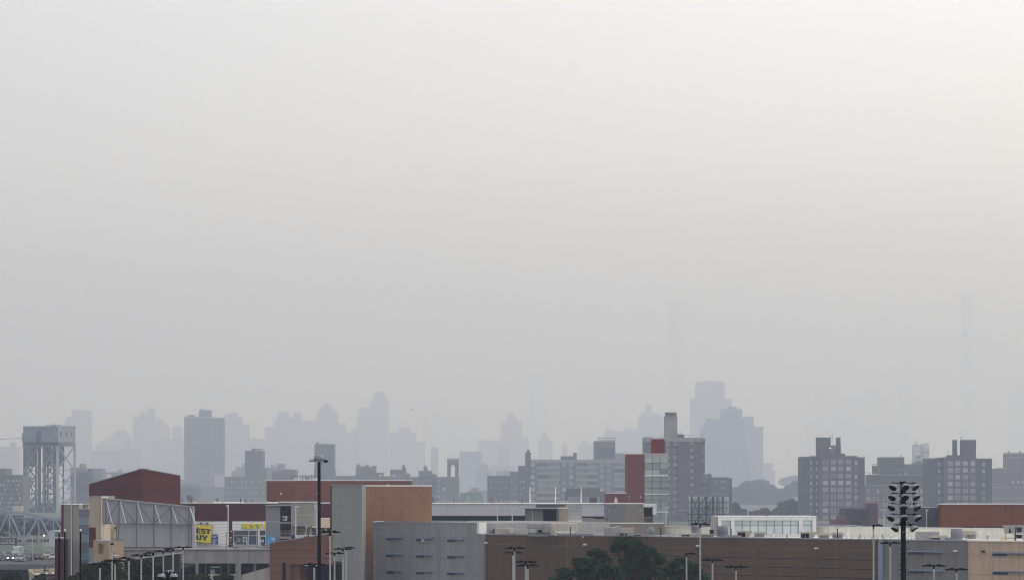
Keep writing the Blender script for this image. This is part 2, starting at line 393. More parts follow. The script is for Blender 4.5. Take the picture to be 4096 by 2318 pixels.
LAMPS = [
 (399.5, 2251, 178, 'twin', 0, 'nearest twin-head lamp at left, low in front of the leafy trees'),
 (460, 2237, 190, 'twin', 1, 'second twin-head lamp from the left, beside the camera pole'),
 (515, 2226, 195, 'left', 1, 'single-head lamp in front of the tan box corner, third in the left row'),
 (565, 2215.5, 200, 'twin', 1, 'twin-head lamp before the concrete deck, fourth in the left row'),
 (612.5, 2206, 208, 'left', 0, 'single-head lamp with chipped pole, fifth in the left row'),
 (653.5, 2200, 214, 'twin', 1, 'twin-head lamp over the dark ramp wall, sixth in the left row'),
 (692, 2190, 222, 'left', 0, 'single-head lamp at the high end of the dark ramp wall'),
 (732.5, 2184, 234, 'twin', 1, 'farthest twin-head lamp of the left row, before the concrete parapet'),
 (1320, 2122, 192, 'twin', 0, 'tall twin-head lamp with peeling pole beside the grey tower corner'),
 (1338, 2207, 205, 'twin', 1, 'lower twin-head lamp in front of the grey tower'),
 (1371, 2190, 220, 'twin', 1, 'middle twin-head lamp in front of the grey tower'),
 (1384, 2185, 228, 'right', 0, 'rightmost lamp in front of the grey tower, one head to the right'),
 (1257, 2251, 182, 'twin', 0, 'twin-head lamp low in front of the terracotta garage opening'),
 (2058, 2186, 197, 'twin', 1, 'upper lamp of the overlapping pair left on the brown wall'),
 (2051.6, 2204.5, 214, 'twin', 0, 'lower lamp with dark flaked pole of the pair left on the brown wall'),
 (2103, 2241, 186, 'twin', 1, 'upper lamp of the low pair left of the brown wall trees'),
 (2111, 2255, 178, 'twin', 1, 'lower lamp of the low pair left of the brown wall trees'),
 (2800.5, 2091, 208, 'twin', 0, 'tallest twin-head lamp rising above the long brown wall'),
 (2746, 2209, 205, 'right', 1, 'single-head lamp amid the right end of the trees'),
 (2850, 2233, 190, 'twin', 1, 'twin-head lamp just right of the trees on the brown wall'),
 (2944, 2261, 178, 'twin', 1, 'low twin-head lamp on the brown wall right of the trees'),
 (3494, 2096, 200, 'right', 0, 'lone tall lamp with one small head left of the floodlight mast'),
 (3561, 2166, 197, 'twin', 0, 'twin-head lamp with rusty pole just left of the floodlight mast'),
 (3735, 2256, 178, 'twin', 0, 'low twin-head lamp right of the floodlight mast by the grey wall'),
 (3826, 2271, 180, 'twin', 0, 'lowest twin-head lamp, rightmost, near the beige wall edge'),
]
protos = {(k, c): lamp_proto(k, c) for k in ('twin', 'left', 'right') for c in (0, 1)}
index_kids(None)
usedp = set()
for x, y, D, kind, cl, lab in LAMPS:
    pr = protos[(kind, cl)]
    if (kind, cl) not in usedp: c = pr; usedp.add((kind, cl)); kids = KIDS[pr.name]
    else:
        c = pr.copy(); C.objects.link(c); kids = []
        for ch in KIDS[pr.name]:
            q = ch.copy(); C.objects.link(q); q.parent = c; q.location = (0, 0, 0); q.scale = (1, 1, 1); kids.append(q)
    h = Z(y, D); c.location = (X(x, D), D, 0); c['label'] = lab; c['group'] = 'parking lamps in front of the mall'
    for q in kids:
        if q.name.startswith('pole') and 'cap' not in q.name: q.scale = (1, 1, h / H0)
        else: q.location = (0, 0, h - H0)
    c.rotation_euler = (0, 0, R(random.uniform(-4, 4)))
for kk, pr in protos.items():
    if kk not in usedp:
        for ch in KIDS[pr.name]: bpy.data.objects.remove(ch)
        bpy.data.objects.remove(pr)

# camera pole between the first two lamps
D = 196.0
t = thing('camera_pole', 'pale pole topped by a small dark camera cluster with spikes', 'camera pole', (X(449, D), D, 0))
MB().cyl((X(447, D), D, 0), P(448.5, 2178, D), .085, .065, 10).build('pole', POLE, t)
MB().lathe([(.16, 0), (.12, .07), (.05, .12), (.03, .18)], P(448.5, 2177, D), n=12).build('camera_housing', BLACK, t)
for dx_ in (-4, 0, 4): MB().beam(P(447 + dx_, 2171, D), P(448.5 + dx_, 2167, D), .03).build('camera', BLACK, t)
MB().cyl((X(453, D), D, 0), P(452.5, 2204, D), .02, .02, 6).build('conduit', BLACK, t)

# ball-topped flagpoles
for x, y, D, r1, lab in ((237, 2122, 140, .036, 'leftmost of three black flagpoles topped by white balls'), (259.5, 2119, 138, .036, 'middle of three black flagpoles, nearest to the left one'),
                     (322, 2119, 138, .036, 'rightmost of three black flagpoles, in front of the blue glass strip')):
    t = thing('flagpole', lab, 'flagpole', (X(x - 1.5, D), D, 0), 'black flagpoles with white balls')
    MB().cyl((X(x - 3, D), D, 0), P(x, y + 9, D), .105, r1, 12).build('pole', BLACK, t)
    MB().cyl(P(x, y + 9, D), P(x, y + 2, D), .02, .02, 6).build('halyard_truck', BLACK, t)
    MB().ball(P(x, y, D), .062).build('ball_finial', WHITE, t)
# thin mast standing at the metal-and-glass block
D = 300.0
tag(MB().cyl((X(285, D), D, 0), P(285, 1953, D), .075, .035, 8).ball(P(285, 1952, D), .05, 8).build('mast', mat('mast_grey', (.42, .43, .45))), 'thin pale mast rising in front of the ribbed metal block', 'mast')
# ------------------------------------------------------------------ the long brown store building in front
COPE = mat('pale_blue_coping', (.27, .30, .36), rough=.45, var=.06)
CAPW = mat('white_coping', (.74, .735, .71), rough=.5, var=.08)
JOINT = mat('dark_joint', (.028, .028, .038), var=.05, spec=.1)
JOINTG = mat('grey_joint', (.16, .16, .17), var=.05)
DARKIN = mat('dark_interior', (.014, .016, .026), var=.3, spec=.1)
BROWN = M('brown_stucco', (90, 76, 73), 300, var=.09, scale=.12, fine=.08, streak=.11)
GREYP = M('grey_precast', (118, 119, 126), 320, var=.09, scale=.15, fine=.06, streak=.14)
GREYP2 = M('warm_grey_precast', (102, 101, 104), 285, var=.09, scale=.15, fine=.06, streak=.14)
BEIGE = M('beige_precast', (156, 132, 112), 275, var=.08, scale=.15, fine=.06, streak=.12)
CREAM = M('cream_parapet', (208, 199, 183), 330, k=.50, var=.06, fine=.05, streak=.10)
ROOFW = mat('white_roof_membrane', (.56, .55, .52), var=.15, scale=.15, fine=.06, blot=((.30, .29, .27), .62, .35))
BLUEL = M('blue_metal', (104, 118, 145), 300, var=.05)
BLUED = M('dark_blue_panel', (70, 80, 106), 300, var=.1)

fw = Fr(1934, 317, 3520, 280)
t = thing('store_building', 'long low store with plain brown wall between grey and beige ends', 'building', (*fw.w(fw.u(2700), 0, 0).xy, 0))
zc = 9.0
def wseg(name, m, a, b, d=0.0, th=.5, top=zc):
    return MB().box(fw, fw.u(a, d), fw.u(b, d), d - th, d, 0, top).build(name, m, t)
wb_ = wseg('wall', BROWN, 1934, 3518)
wseg('wall', GREYP2, 3529, 3873.5, .12, .62); wseg('wall', BEIGE, 3873.5, 4260, .12, .62)
MB().box(fw, fw.u(3518), fw.u(3529, .3), -.3, .3, 0, zc - .05).build('corner_strip', BLUEL, t)
MB().box(fw, fw.u(1934) + .3, fw.u(3518), -.56, .06, zc, zc + .12).box(fw, fw.u(3529), fw.u(3872), -.5, .2, zc, zc + .13).build('coping', COPE, t)
MB().box(fw, fw.u(3873), fw.u(4260), -.5, .2, zc, zc + .13).build('coping', CAPW, t)
# score lines and grooves
g = MB()
for (a, b, y, c0, c1) in [(1936, 3515, 2168, 1934, 3520)]:
    z = fw.z(2800, 2189); g.box(fw, fw.u(1936), fw.u(3515), .0, .004, z, z + .035)
for px in (2060, 2270, 2500, 2700): g.box(fw, fw.u(px), fw.u(px) + .03, 0, .005, 0, zc - .1)
g.build('score_line', JOINTG, wb_)
g = MB(); cells = [(2340, 2480), (2480, 2640), (2640, 2778), (2790, 3015), (3033, 3256), (3272, 3505)]
for a, b in cells:
    for yy in (2232, 2268, 2303):
        z = fw.z(3150, yy); g.box(fw, fw.u(a) , fw.u(b), -.02, .006, z - .035, z + .05)
g.build('groove', JOINT, wb_)
for px in (2336, 2784, 3024, 3264): MB().box(fw, fw.u(px - 6), fw.u(px + 6), 0, .09, 0, fw.z(px, 2180)).build('pilaster', BROWN, t)
for px, y in ((1939, 2168), (2337, 2175), (2789, 2180), (3262, 2190), (3819, 2201), (3929, 2202)):
    d = .13 if px > 3520 else 0
    q = MB().pb(fw, px - 6, px + 6, y - 2.5, y + 4, d, d + .28); q.build('wall_light', CAPW if px < 3900 else JOINT, t)
# sun-shaded windows of the right part
for a, b, bb, y in ((3630, 3763, 3695, 2204), (3630, 3764, 3695, 2279.5), (3968.5, 4090, 4029, 2209), (3969, 4090, 4030, 2283.5)):
    o = MB().pb(fw, a, b, y - 2.6, y + 2.4, .12, .45).build('window', BLUEL, t); MB().pb(fw, a + 1, bb, y + 2.6, y + 13.5, .0, .128).build('pane', BLUED, o)
g = MB()
for px in (3758, 3973, 4080): g.box(fw, fw.u(px), fw.u(px) + .03, .12, .125, 0, zc - .05)
for y in (2215, 2223, 2292): g.box(fw, fw.u(3530), fw.u(4260), .12, .124, fw.z(3800, y), fw.z(3800, y) + .03)
g.build('score_line', JOINTG, t)
# taller grey part at the left
zl = 10.33
o = MB().box(fw, fw.u(1492, .4), fw.u(1934, .4), -25, .4, 0, 9.0).box(fw, fw.u(1492, .4), fw.u(1908, .4), -25, .4, 9.0, zl).build('wall', GREYP, t)
MB().box(fw, fw.u(1490, .4), fw.u(1909, .4), -.3, .46, zl, zl + .13).box(fw, fw.u(1910), fw.u(1936), -.3, .46, 9.0, 9.12).build('coping', COPE, t)
MB().box(fw, fw.u(1907, .46), fw.u(1916, .46), -.9, .45, 9.13, zl + .12).box(fw, fw.u(1492, .46), fw.u(1505, .46), -.9, .48, zl - .02, zl + .17).build('parapet_return', CAPW, t)
for c_, (a, b) in enumerate(((1542.5, 1604), (1663, 1725.5), (1788, 1851.5))):
    for r_ in range(3):
        y = 2147 + c_ * 3 + r_ * 66.5
        q = MB().pb(fw, a, b, y - 2.6, y + 2.2, .4, .72).build('window', BLUEL, t); MB().pb(fw, a + .5, (a + b) / 2 + 1, y + 2.4, y + 12.5, .3, .408).build('pane', BLUED, q)
g = MB()
for px in (1628, 1757, 1850): g.box(fw, fw.u(px, .4), fw.u(px, .4) + .03, .4, .405, 0, zl - .1)
for y in (2147, 2160, 2216, 2229, 2283, 2296): g.box(fw, fw.u(1494, .4), fw.u(1930, .4), .4, .404, fw.z(1700, y, .4), fw.z(1700, y, .4) + .03)
g.build('score_line', JOINTG, t)
MB().pb(fw, 1686, 1692, 2155, 2163, .4, .7).build('wall_light', CAPW, t)
# roof and rear parapet
MB().box(fw, fw.u(1908), fw.u(4260), -48, -.5, 8.0, 8.45).build('roof', ROOFW, t)
bk = MB(); bk.box(fw, fw.u(1914, -46), fw.u(2100, -46), -46.3, -46, 8.45, 9.75).box(fw, fw.u(2300, -46), fw.u(2940, -46), -46.3, -46, 8.45, 9.4).box(fw, fw.u(3262, -46), fw.u(4260, -46), -46.3, -46, 8.45, 9.6)
bk.build('rear_parapet', CREAM, t)
MB().box(fw, fw.u(2300, -46), fw.u(2940, -46), -46.5, -45.9, 9.4, 9.5).box(fw, fw.u(3262, -46), fw.u(4260, -46), -46.5, -45.9, 9.6, 9.7).build('coping', CAPW, t)
MB().box(fw, fw.u(2940, -40), fw.u(3262, -40), -40.3, -40, 8.45, 8.75).build('roof_kerb', CAPW, t)

# ------------------------------------------------------------------ rooftop equipment on it
HV = M('beige_unit_paint', (158, 150, 138), 310, k=.56, var=.06, streak=.1)
HV2 = M('tan_unit_paint', (176, 162, 148), 320, k=.56, var=.06, streak=.1)
HG = M('grey_unit_paint', (128, 127, 132), 320, var=.08, streak=.12)
HD = M('blue_grey_drum', (104, 106, 120), 310, var=.06, streak=.1)
RB = 8.45
def fd(D): return flat(D)
def unit(name, label, cat, boxes, D, extra=None, group=None):
    """boxes: (part, px0, px1, py0, py1, depth, material); first row is the base thing"""
    f = fd(D); cx = (boxes[0][1] + boxes[0][2]) / 2
    t = thing(name, label, cat, (X(cx, D), D, RB), group)
    for b in boxes:
        p, a, c, y0, y1, dep, m = b[:7]; off = b[7] if len(b) > 7 else 0
        MB().pb(fd(D - off), a, c, y0, y1, -dep, 0).build(p, m, t)
    if extra: extra(t, f)
    return t
def drum(label, x0, x1, y0, ymid, y1, D, m=HD):
    t = thing('vent_drum', label, 'roof vent', (X((x0 + x1) / 2, D), D, RB), 'round vent drums on the mall roofs')
    r = (x1 - x0) / 2 / F * D; c = (x0 + x1) / 2
    MB().lathe([(.02, 0), (r, 0), (r, Z(y0, D) - Z(ymid, D)), (r * .9, Z(y0, D) - Z(ymid, D) + .04), (.02, Z(y0, D) - Z(ymid, D) + .03)], P(c, ymid, D), n=24).build('cap', m, t)
    MB().lathe([(r * .93, 0), (r * .93, Z(ymid, D) - Z(y1, D))], P(c, y1, D), n=24).build('base', m, t)
    for k in range(0): pass
    return t
unit('air_handling_unit', 'long low beige rooftop unit beside the round pale drum at left', 'rooftop unit', [
    ('casing', 1979, 2060, 2111, 2144, 3, HV), ('cabinet', 2030, 2085, 2117, 2129, 2, HV, 2), ('frame', 2032, 2083, 2129, 2131, 1, HG, 2.2), ('louvre', 2045, 2051, 2119, 2127, .1, CAPW, 2.3),
    ('skid', 2034, 2036, 2131, 2145, .1, JOINT, 2.2), ('skid', 2066, 2068, 2131, 2145, .1, JOINT, 2.2), ('skid', 2080, 2082, 2131, 2145, .1, JOINT, 2.2)], 318)
drum('large pale round vent drum at the left end of the white roof', 1936.5, 1979.5, 2089, 2119, 2150, 322, HG)
def duct_extra(t, f):
    g = MB()
    for k in range(5): g.pb(fd(307.5), 2231 + k * 18, 2231.8 + k * 18, 2092, 2122, -.02, .0)
    g.build('panel_seam', JOINTG, t)
    for x in (2112, 2145, 2192, 2199): MB().pb(fd(308), x, x + 2, 2110, 2146, -.06, 0).build('support_leg', JOINTG, t)
unit('air_handling_unit', 'largest tan boxy rooftop duct with grey cabinets, centre of the roof', 'rooftop unit', [
    ('duct', 2204, 2313, 2091, 2123, 4, HV2), ('cabinet', 2169, 2201, 2091, 2126, 3, HG, 1), ('cabinet', 2143, 2168, 2095, 2111, 3, HG, 1.5), ('cabinet', 2107, 2140, 2093, 2110, 3, HG, 1.2),
    ('frame', 2110, 2170, 2110, 2112, .1, JOINTG, 2), ('fan_housing', 2150, 2168, 2116, 2127, 1, DARKIN, .5), ('plinth', 2115, 2205, 2128, 2136, 2, HG, .2)], 310, duct_extra)
def coils(t_=None):
    D = 300.0; o = thing('flexible_duct', 'row of silvery white ribbed ducts under the large tan unit', 'duct', (X(2260, D), D, RB))
    rr = random.Random(3); x = 2221.0
    while x < 2300:
        w_ = rr.uniform(2.2, 4.5); y0 = 2122 + rr.uniform(0, 2); y1 = (2141 if x < 2230 else 2132) + rr.uniform(-2, 2)
        MB().tube([P(x, y1, D), P(x, y0 + 2, D), P(x + 1.2, y0, D), P(x + 2.4, y0 + 2, D), P(x + 2.6, y1 - 3, D)], .035, 6).build('duct_bend', CAPW, o); x += w_
    MB().ball(P(2229, 2134, D - .5), .10, 8).build('red_valve', mat('rust_red', (.18, .06, .04)), o)
coils()
tag(MB().pb(fd(298), 2235, 2373, 2132.5, 2142, -1.5, 0).pb(fd(298), 2115, 2190, 2139, 2143, -1, 0).build('roof_plinth', HD), 'low grey blue plinth along the parapet under the silvery ducts', 'roof plinth')
def lou(t, f):
    for k in range(4): MB().pb(fd(299), 2446, 2458, 2108 + k * 8, 2112 + k * 8, -.1, .25).build('louvre_blade', HG, t)
    MB().pb(fd(298.9), 2479, 2494, 2130, 2140, -.1, .02).build('opening', DARKIN, t); MB().pb(fd(298.9), 2500, 2508, 2131, 2139, -.1, .02).build('opening', DARKIN, t)
unit('louvred_air_unit', 'grey louvred rooftop unit left of the satellite dish', 'rooftop unit', [
    ('casing', 2420, 2462, 2107, 2141, 3, HG), ('casing', 2462, 2482, 2104, 2130, 3, HG), ('side_cabinet', 2481, 2536, 2110, 2141, 3, HV), ('vent_cap', 2477, 2483, 2101, 2106, .5, HG), ('skid', 2474, 2522, 2128, 2142, 1, HG, .6)], 300, lou)
unit('roof_box', 'low dark-slotted box between louvred unit and satellite dish', 'rooftop unit', [('casing', 2534, 2568, 2135.5, 2142, 1, HG), ('slot', 2537, 2563, 2137, 2141, .1, DARKIN, .1)], 296)
# satellite dish
D = 299.0; t = thing('satellite_dish', 'round pale mesh satellite dish on the roof', 'satellite dish', (X(2603, D), D, RB))
MB().lathe([(.01, .03), (.2, .02), (.34, -.03), (.43, -.09), (.44, -.09), (.34, -.05), (.01, -.01)], P(2603.5, 2120, D), (-.1, -1, .12), n=20).build('reflector', SHELL, t)
g = MB()
for k in range(8):
    an = math.pi * k / 4; g.beam(P(2603.5, 2120, D - .12), P(2603.5, 2120, D - .14) + Vector((math.cos(an) * .4, 0, math.sin(an) * .4)), .018)
g.build('rib', HG, t); MB().ball(P(2603, 2120, D - .35), .055, 8).build('feed_horn', JOINT, t)
MB().cyl(P(2603.5, 2146, D), P(2603.5, 2124, D), .04, .04, 8).beam(P(2583, 2140, D), P(2604, 2121, D), .025).beam(P(2588, 2122, D), P(2590, 2140, D), .02).build('mount', HG, t)
# hooded intakes
def hood(label, x0, x1, y0, y1, D=296, flip=False, slats=True):
    t = thing('hooded_roof_intake', label, 'roof intake', (X((x0 + x1) / 2, D), D, RB), 'beige hooded intakes on the mall roof')
    f = fd(D); w_ = x1 - x0; h_ = y1 - y0
    MB().poly(f, [(x0 + w_ * .12, y0), (x1, y0), (x1 + w_ * .08, y0 + h_ * .42), (x0 - w_ * .02, y0 + h_ * .42)], -1.6, 0).build('hood', HV, t)
    MB().pb(fd(D + .4), x0 + w_ * .1, x1 - w_ * .05, y0 + h_ * .42, y1, -1.0, 0).build('body', HV, t)
    MB().pb(fd(D + .38), x0 + w_ * .12, x0 + w_ * (.55 if flip else .92), y0 + h_ * .44, y1 - 1, -.05, 0).build('opening', DARKIN if flip else HG, t)
    if slats:
        for k in range(3): MB().pb(fd(D + .3), x0 + w_ * (.3 + .2 * k), x0 + w_ * (.3 + .2 * k) + .8, y0 + h_ * .42, y1, -.05, 0).build('bar', HG, t)
    return t
def wedge(label, x0, x1, y0, y1, D=298):
    t = thing('hooded_roof_intake', label, 'roof intake', (X((x0 + x1) / 2, D), D, RB), 'beige hooded intakes on the mall roof')
    w_ = x1 - x0
    MB().poly(fd(D), [(x0, y0), (x1, y0), (x1 - w_ * .28, y1), (x0 + w_ * .5, y1), (x0 + w_ * .5, y0 + 5), (x0, y0 + 6)], -2, 0).build('hood', HV, t)
    MB().pb(fd(D + .6), x0 + 2, x0 + w_ * .5, y0 + 6, y1, -1.2, 0).build('opening', DARKIN, t)
    MB().pb(fd(D + .5), x0 + w_ * .25, x0 + w_ * .27, y0 + 6, y1, -.1, 0).build('bar', HG, t)
wedge('low beige hooded intake with dark slot left of the tall lamp', 2726, 2792, 2132, 2143); hood('low beige hooded intake behind the tallest lamp pole', 2797, 2857, 2134, 2144, flip=False, slats=False)
drum('blue grey vent drum in front of the lattice billboard', 2765, 2797, 2095, 2117, 2143, 302); drum('broad blue grey vent drum beside the white gallery corner', 2869, 2912, 2103, 2133, 2150, 296)
unit('black_roof_box', 'small black box between the two blue grey drums', 'roof box', [('casing', 2840, 2855, 2118, 2137, .8, DARKIN), ('lid', 2838, 2856, 2117, 2119, .9, JOINT, .05)], 300)
wedge('beige hooded intake with dark panes, first before the glass gallery', 2952, 3012, 2121.5, 2146); hood('beige intake hood, second before the glass gallery', 3016, 3060, 2126, 2146)
wedge('beige hooded intake with blue panes below the gallery right end', 3205, 3270, 2125.5, 2150); hood('beige intake hood right of the gallery end, first of two', 3274, 3318, 2131, 2152); hood('beige intake hood right of the gallery end, second of two', 3330, 3373, 2127, 2153)
unit('roof_kerb_box', 'thin flat beige box leading right from the broad drum', 'roof box', [('casing', 2912, 2965, 2140, 2147, 1, HV), ('lid', 2911, 2966, 2139, 2140.3, 1.1, JOINTG, .05)], 292)
def stack(label, x, y0, y1, r, D, m=GALV):
    t = thing('roof_stack', label, 'vent pipe', (X(x, D), D, RB), 'short capped vents on the mall roofs')
    MB().cyl(P(x, y1, D), P(x, y0 + 4, D), r, r, 12).build('pipe', m, t)
    MB().cyl(P(x, y0 + 4, D), P(x, y0, D), r * 1.25, r * 1.25, 12).build('cap', m, t)
stack('small squat white vent in front of the glass gallery', 3091, 2132, 2146, .19, 292, CAPW)
stack('shiny white vent stack right of the beige intake hoods', 3388, 2119, 2152, .18, 294, CAPW)
for x, y0, y1, D, lab in ((2281, 2107, 2137, 297, 'black vent pipe beside the large tan duct'), (2643.5, 2108, 2142, 294, 'black vent pipe right of the satellite dish'), (2924.5, 2113, 2140, 296, 'black vent pipe before the gallery column'), (3349.5, 2111, 2154, 292, 'black vent pipe among the beige intake hoods'), (4061, 2108, 2163, 284, 'black vent pipe in front of the condenser frame')):
    tag(MB().cyl(P(x, y1, D), P(x, y0, D), .055, .055, 8).cyl(P(x, y0 + 3, D), P(x, y0, D), .07, .07, 8).build('vent_pipe', BLACK), lab, 'vent pipe', 'black vent pipes on the front roof')
# right end equipment
unit('air_handling_unit', 'grey beige cabinet unit right of the floodlight mast', 'rooftop unit', [('casing', 3677, 3757, 2125, 2156, 3, HG), ('cabinet', 3731, 3790, 2140, 2158, 2, HV, 1), ('opening', 3725, 3760, 2149, 2161, .1, DARKIN, 2), ('hood', 3722, 3764, 2142, 2149, .6, HV, 2)], 300)
drum('large blue grey vent drum above the grey and beige wall joint', 3803, 3850, 2114, 2146, 2162, 291)
unit('drum_plinth', 'flat blue grey housing at the foot of the right drum', 'roof box', [('casing', 3792, 3851, 2148, 2163, 2, HD)], 293)
hood('wide beige hooded intake right of the large drum', 3862, 3905, 2126, 2153, 300); MB
unit('roof_box', 'broad low beige box behind the rightmost hooded intake', 'rooftop unit', [('casing', 3850, 3902, 2120, 2150, 2, HV)], 306)
t = thing('condenser_rack', 'steel rack of two funnel-shaped grey condensers at the right edge', 'condenser', (X(4060, 292), 292, RB)); D = 292.0
MB().poly(fd(D), [(4022, 2103), (4056, 2103), (4054, 2130), (4029, 2130)], -1.5, 0).build('condenser', HG, t); MB().poly(fd(D - .05), [(4039, 2107), (4046, 2128), (4034, 2128)], -.05, 0).build('opening', DARKIN, t)
MB().poly(fd(D), [(4062, 2106), (4096, 2106), (4092, 2128), (4066, 2128)], -1.5, 0).build('condenser', HG, t); MB().poly(fd(D - .05), [(4065, 2108), (4088, 2108), (4085, 2127), (4068, 2127)], -.05, 0).build('opening', DARKIN, t)
MB().pb(fd(D), 4020, 4110, 2100, 2104, -1.6, .05).build('lid', HG, t)
g = MB()
for x in (4021, 4056, 4062, 4093): g.pb(fd(D - .1), x, x + 3, 2104, 2160, -.08, 0)
for y in (2129, 2150): g.pb(fd(D - .12), 4018, 4110, y, y + 3, -.08, 0)
g.build('rack_frame', HG, t); MB().pb(fd(D + .5), 4068, 4090, 2136, 2150, -.5, 0).build('motor_box', DARKIN, t)
t = thing('gas_pipe', 'yellow gas pipe lying along the right roof edge', 'pipe', (X(3960, 286), 286, RB)); D = 286.0
YEL = mat('yellow_paint', (.62, .42, .06), rough=.5)
MB().cyl(P(3849, 2160.5, D), P(4070, 2160, D), .055, .055, 8).tube([P(4005, 2160, D), P(4008, 2153, D), P(4022, 2151, D), P(4026, 2156, D)], .06, 8).build('pipe', YEL, t)
for x in (3876, 3930, 3986): MB().pb(fd(D - .08), x, x + 5, 2157, 2164, -.15, 0).build('pipe_support', CAPW, t)

# conduits and small vents scattered over the roof
for (x0, x1, y, D, lab) in ((2320, 2418, 2139, 306, 'thin grey conduit on blocks left of the louvred unit'), (2660, 2724, 2139, 305, 'thin grey conduit on blocks right of the satellite dish'), (3400, 3580, 2148, 300, 'long thin conduit on blocks left of the floodlight mast'), (3640, 3676, 2150, 299, 'short conduit on blocks right of the floodlight mast')):
    t = thing('roof_conduit', lab, 'conduit', (X((x0 + x1) / 2, D), D, RB), 'conduits lying on the front roof')
    MB().cyl(P(x0, y, D), P(x1, y, D), .03, .03, 6).build('pipe', HG, t)
    x = x0 + 6
    while x < x1: MB().pb(fd(D - .05), x, x + 3, y, y + 5, -.15, 0).build('block', JOINTG, t); x += 26
for x, y0, D, lab in ((2332, 2131, 304, 'small capped vent left of the louvred unit'), (2590 + 90, 2131, 303, 'small capped vent right of the black pipe'), (2968 + 180, 2134, 300, 'small capped vent before the gallery right half'), (3440, 2136, 300, 'small capped vent on the roof, left of the tall lone lamp'), (3530, 2135, 302, 'small capped vent just left of the floodlight mast'), (3950, 2140, 300, 'small capped vent above the yellow pipe')):
    stack(lab, x, y0, y0 + 17, .10, D, HG)

# glass gallery standing behind the roof
GLP = glassmat('painted_haze_glass', alb((163, 176, 180), 335), rough=.1)  # opaque panes; the bright haze beyond them is put into their colour
FRM = M('pale_frame_paint', (178, 178, 182), 335, k=.45, var=.05)
D = 338.0; f = fd(D); t = thing('glass_gallery', 'long flat-roofed white-framed glass gallery behind the brown wall roof', 'glass gallery', (X(3070, D), D, 0))
MB().pb(f, 2873, 3265, 2065, 2079, -9, 0).build('fascia', FRM, t); MB().pb(f, 2871, 3267, 2062.5, 2065, -9.1, .1).build('coping', CAPW, t)
g = MB()
for x in (2908, 2927, 2972, 3004, 3036, 3068, 3100, 3132, 3164, 3196, 3230, 3249): g.pb(f, x, x + .8, 2066, 2078, 0, .006)
g.build('panel_joint', JOINTG, t)
for a, b in ((2873, 2886), (2925, 2938), (3196, 3211), (3250, 3265)): MB().pb(f, a, b, 2079, 2160, -.9, 0).build('column', FRM, t)
MB().pb(f, 2862, 2873, 2064, 2160, -8.8, -.6).build('side_wall', HG, t)
for i, a in enumerate([2886] + [2938 + 32.3 * k for k in range(8)] + [3211]):
    b = 2925 if i == 0 else (3250 if i == 9 else a + 32.3)
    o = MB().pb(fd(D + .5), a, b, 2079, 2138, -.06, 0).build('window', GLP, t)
    MB().pb(fd(D + .42), b - 3.2, b, 2079, 2138, -.1, 0).pb(fd(D + .4), a, b - 3.2, 2097.5, 2099, -.1, 0).build('mullion', HG, o)
MB().pb(fd(D + .3), 2886, 3250, 2138, 2146, -8, 0).build('sill', CAPW, t)
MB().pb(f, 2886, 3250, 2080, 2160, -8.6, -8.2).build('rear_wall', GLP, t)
unit('roof_box', 'small dark box on top of the glass gallery', 'roof box', [('casing', 3060, 3070, 2057, 2063, .5, JOINT), ('cap', 3058, 3070, 2056.5, 2058, .5, CAPW, .02)], 340)
# ------------------------------------------------------------------ grey and orange tower volumes
ORANGE = M('orange_stucco', (132, 97, 80), 335, k=.44, var=.13, scale=.12, fine=.10, streak=.05)
DKBR = M('dark_brown_stucco', (88, 72, 70), 320, var=.06)
TERRA = M('terracotta_panel', (104, 76, 73), 300, var=.11, fine=.08, streak=.05)
GREYT = M('tower_grey_precast', (112, 114, 118), 318, var=.05, fine=.06, streak=.08)
f = flat(318); t = thing('grey_tower', 'tall plain grey precast tower with narrow dark edge, beside the orange wall', 'building', (X(1390, 318), 318, 0))
w_ = MB().pb(f, 1327, 1447, 1940, None, -9, 0).build('wall', GREYT, t); MB().pb(f, 1319.5, 1327, 1941, None, -9, -.3).build('edge_wall', DKBR, t)
MB().pb(f, 1320, 1447.5, 1938.5, 1941, -9, .08).build('coping', COPE, t)
g = MB()
for y in (1953, 2017, 2082, 2150, 2216, 2284): g.pb(f, 1328, 1446, y, y + 1, -.01, .005)
g.pb(f, 1366, 1366.7, 1942, None, -.01, .006); g.build('score_line', JOINTG, w_)
f = Fr(1447, 333, 1727, 335.5); t = thing('orange_block', 'tall blank orange stucco block rising behind the grey precast wall', 'building', (*f.w(4, 0, 0).xy, 0))
w_ = MB().box(f, f.u(1447), f.u(1727), -12, 0, 0, f.z(1600, 1944)).build('wall', ORANGE, t)
z = f.z(1600, 1944); MB().box(f, f.u(1452), f.u(1728), -12, .1, z, z + .17).build('coping', CAPW, t)
MB().box(f, f.u(1446.5), f.u(1452.5), -11, .05, 0, z + .1).build('edge_trim', DKBR, t)
g = MB()
for px in (1530, 1605, 1680): g.box(f, f.u(px), f.u(px) + .03, 0, .005, 0, z - .1)
g.build('score_line', mat('orange_joint', (.10, .045, .03)), w_)
tag(MB().ball(P(1551, 1937, 334), .09, 8).cyl(P(1551, 1940.5, 334), P(1551, 1937, 334), .03, .03, 6).build('roof_sensor', CAPW), 'tiny white dome sensor on top of the orange block', 'sensor')

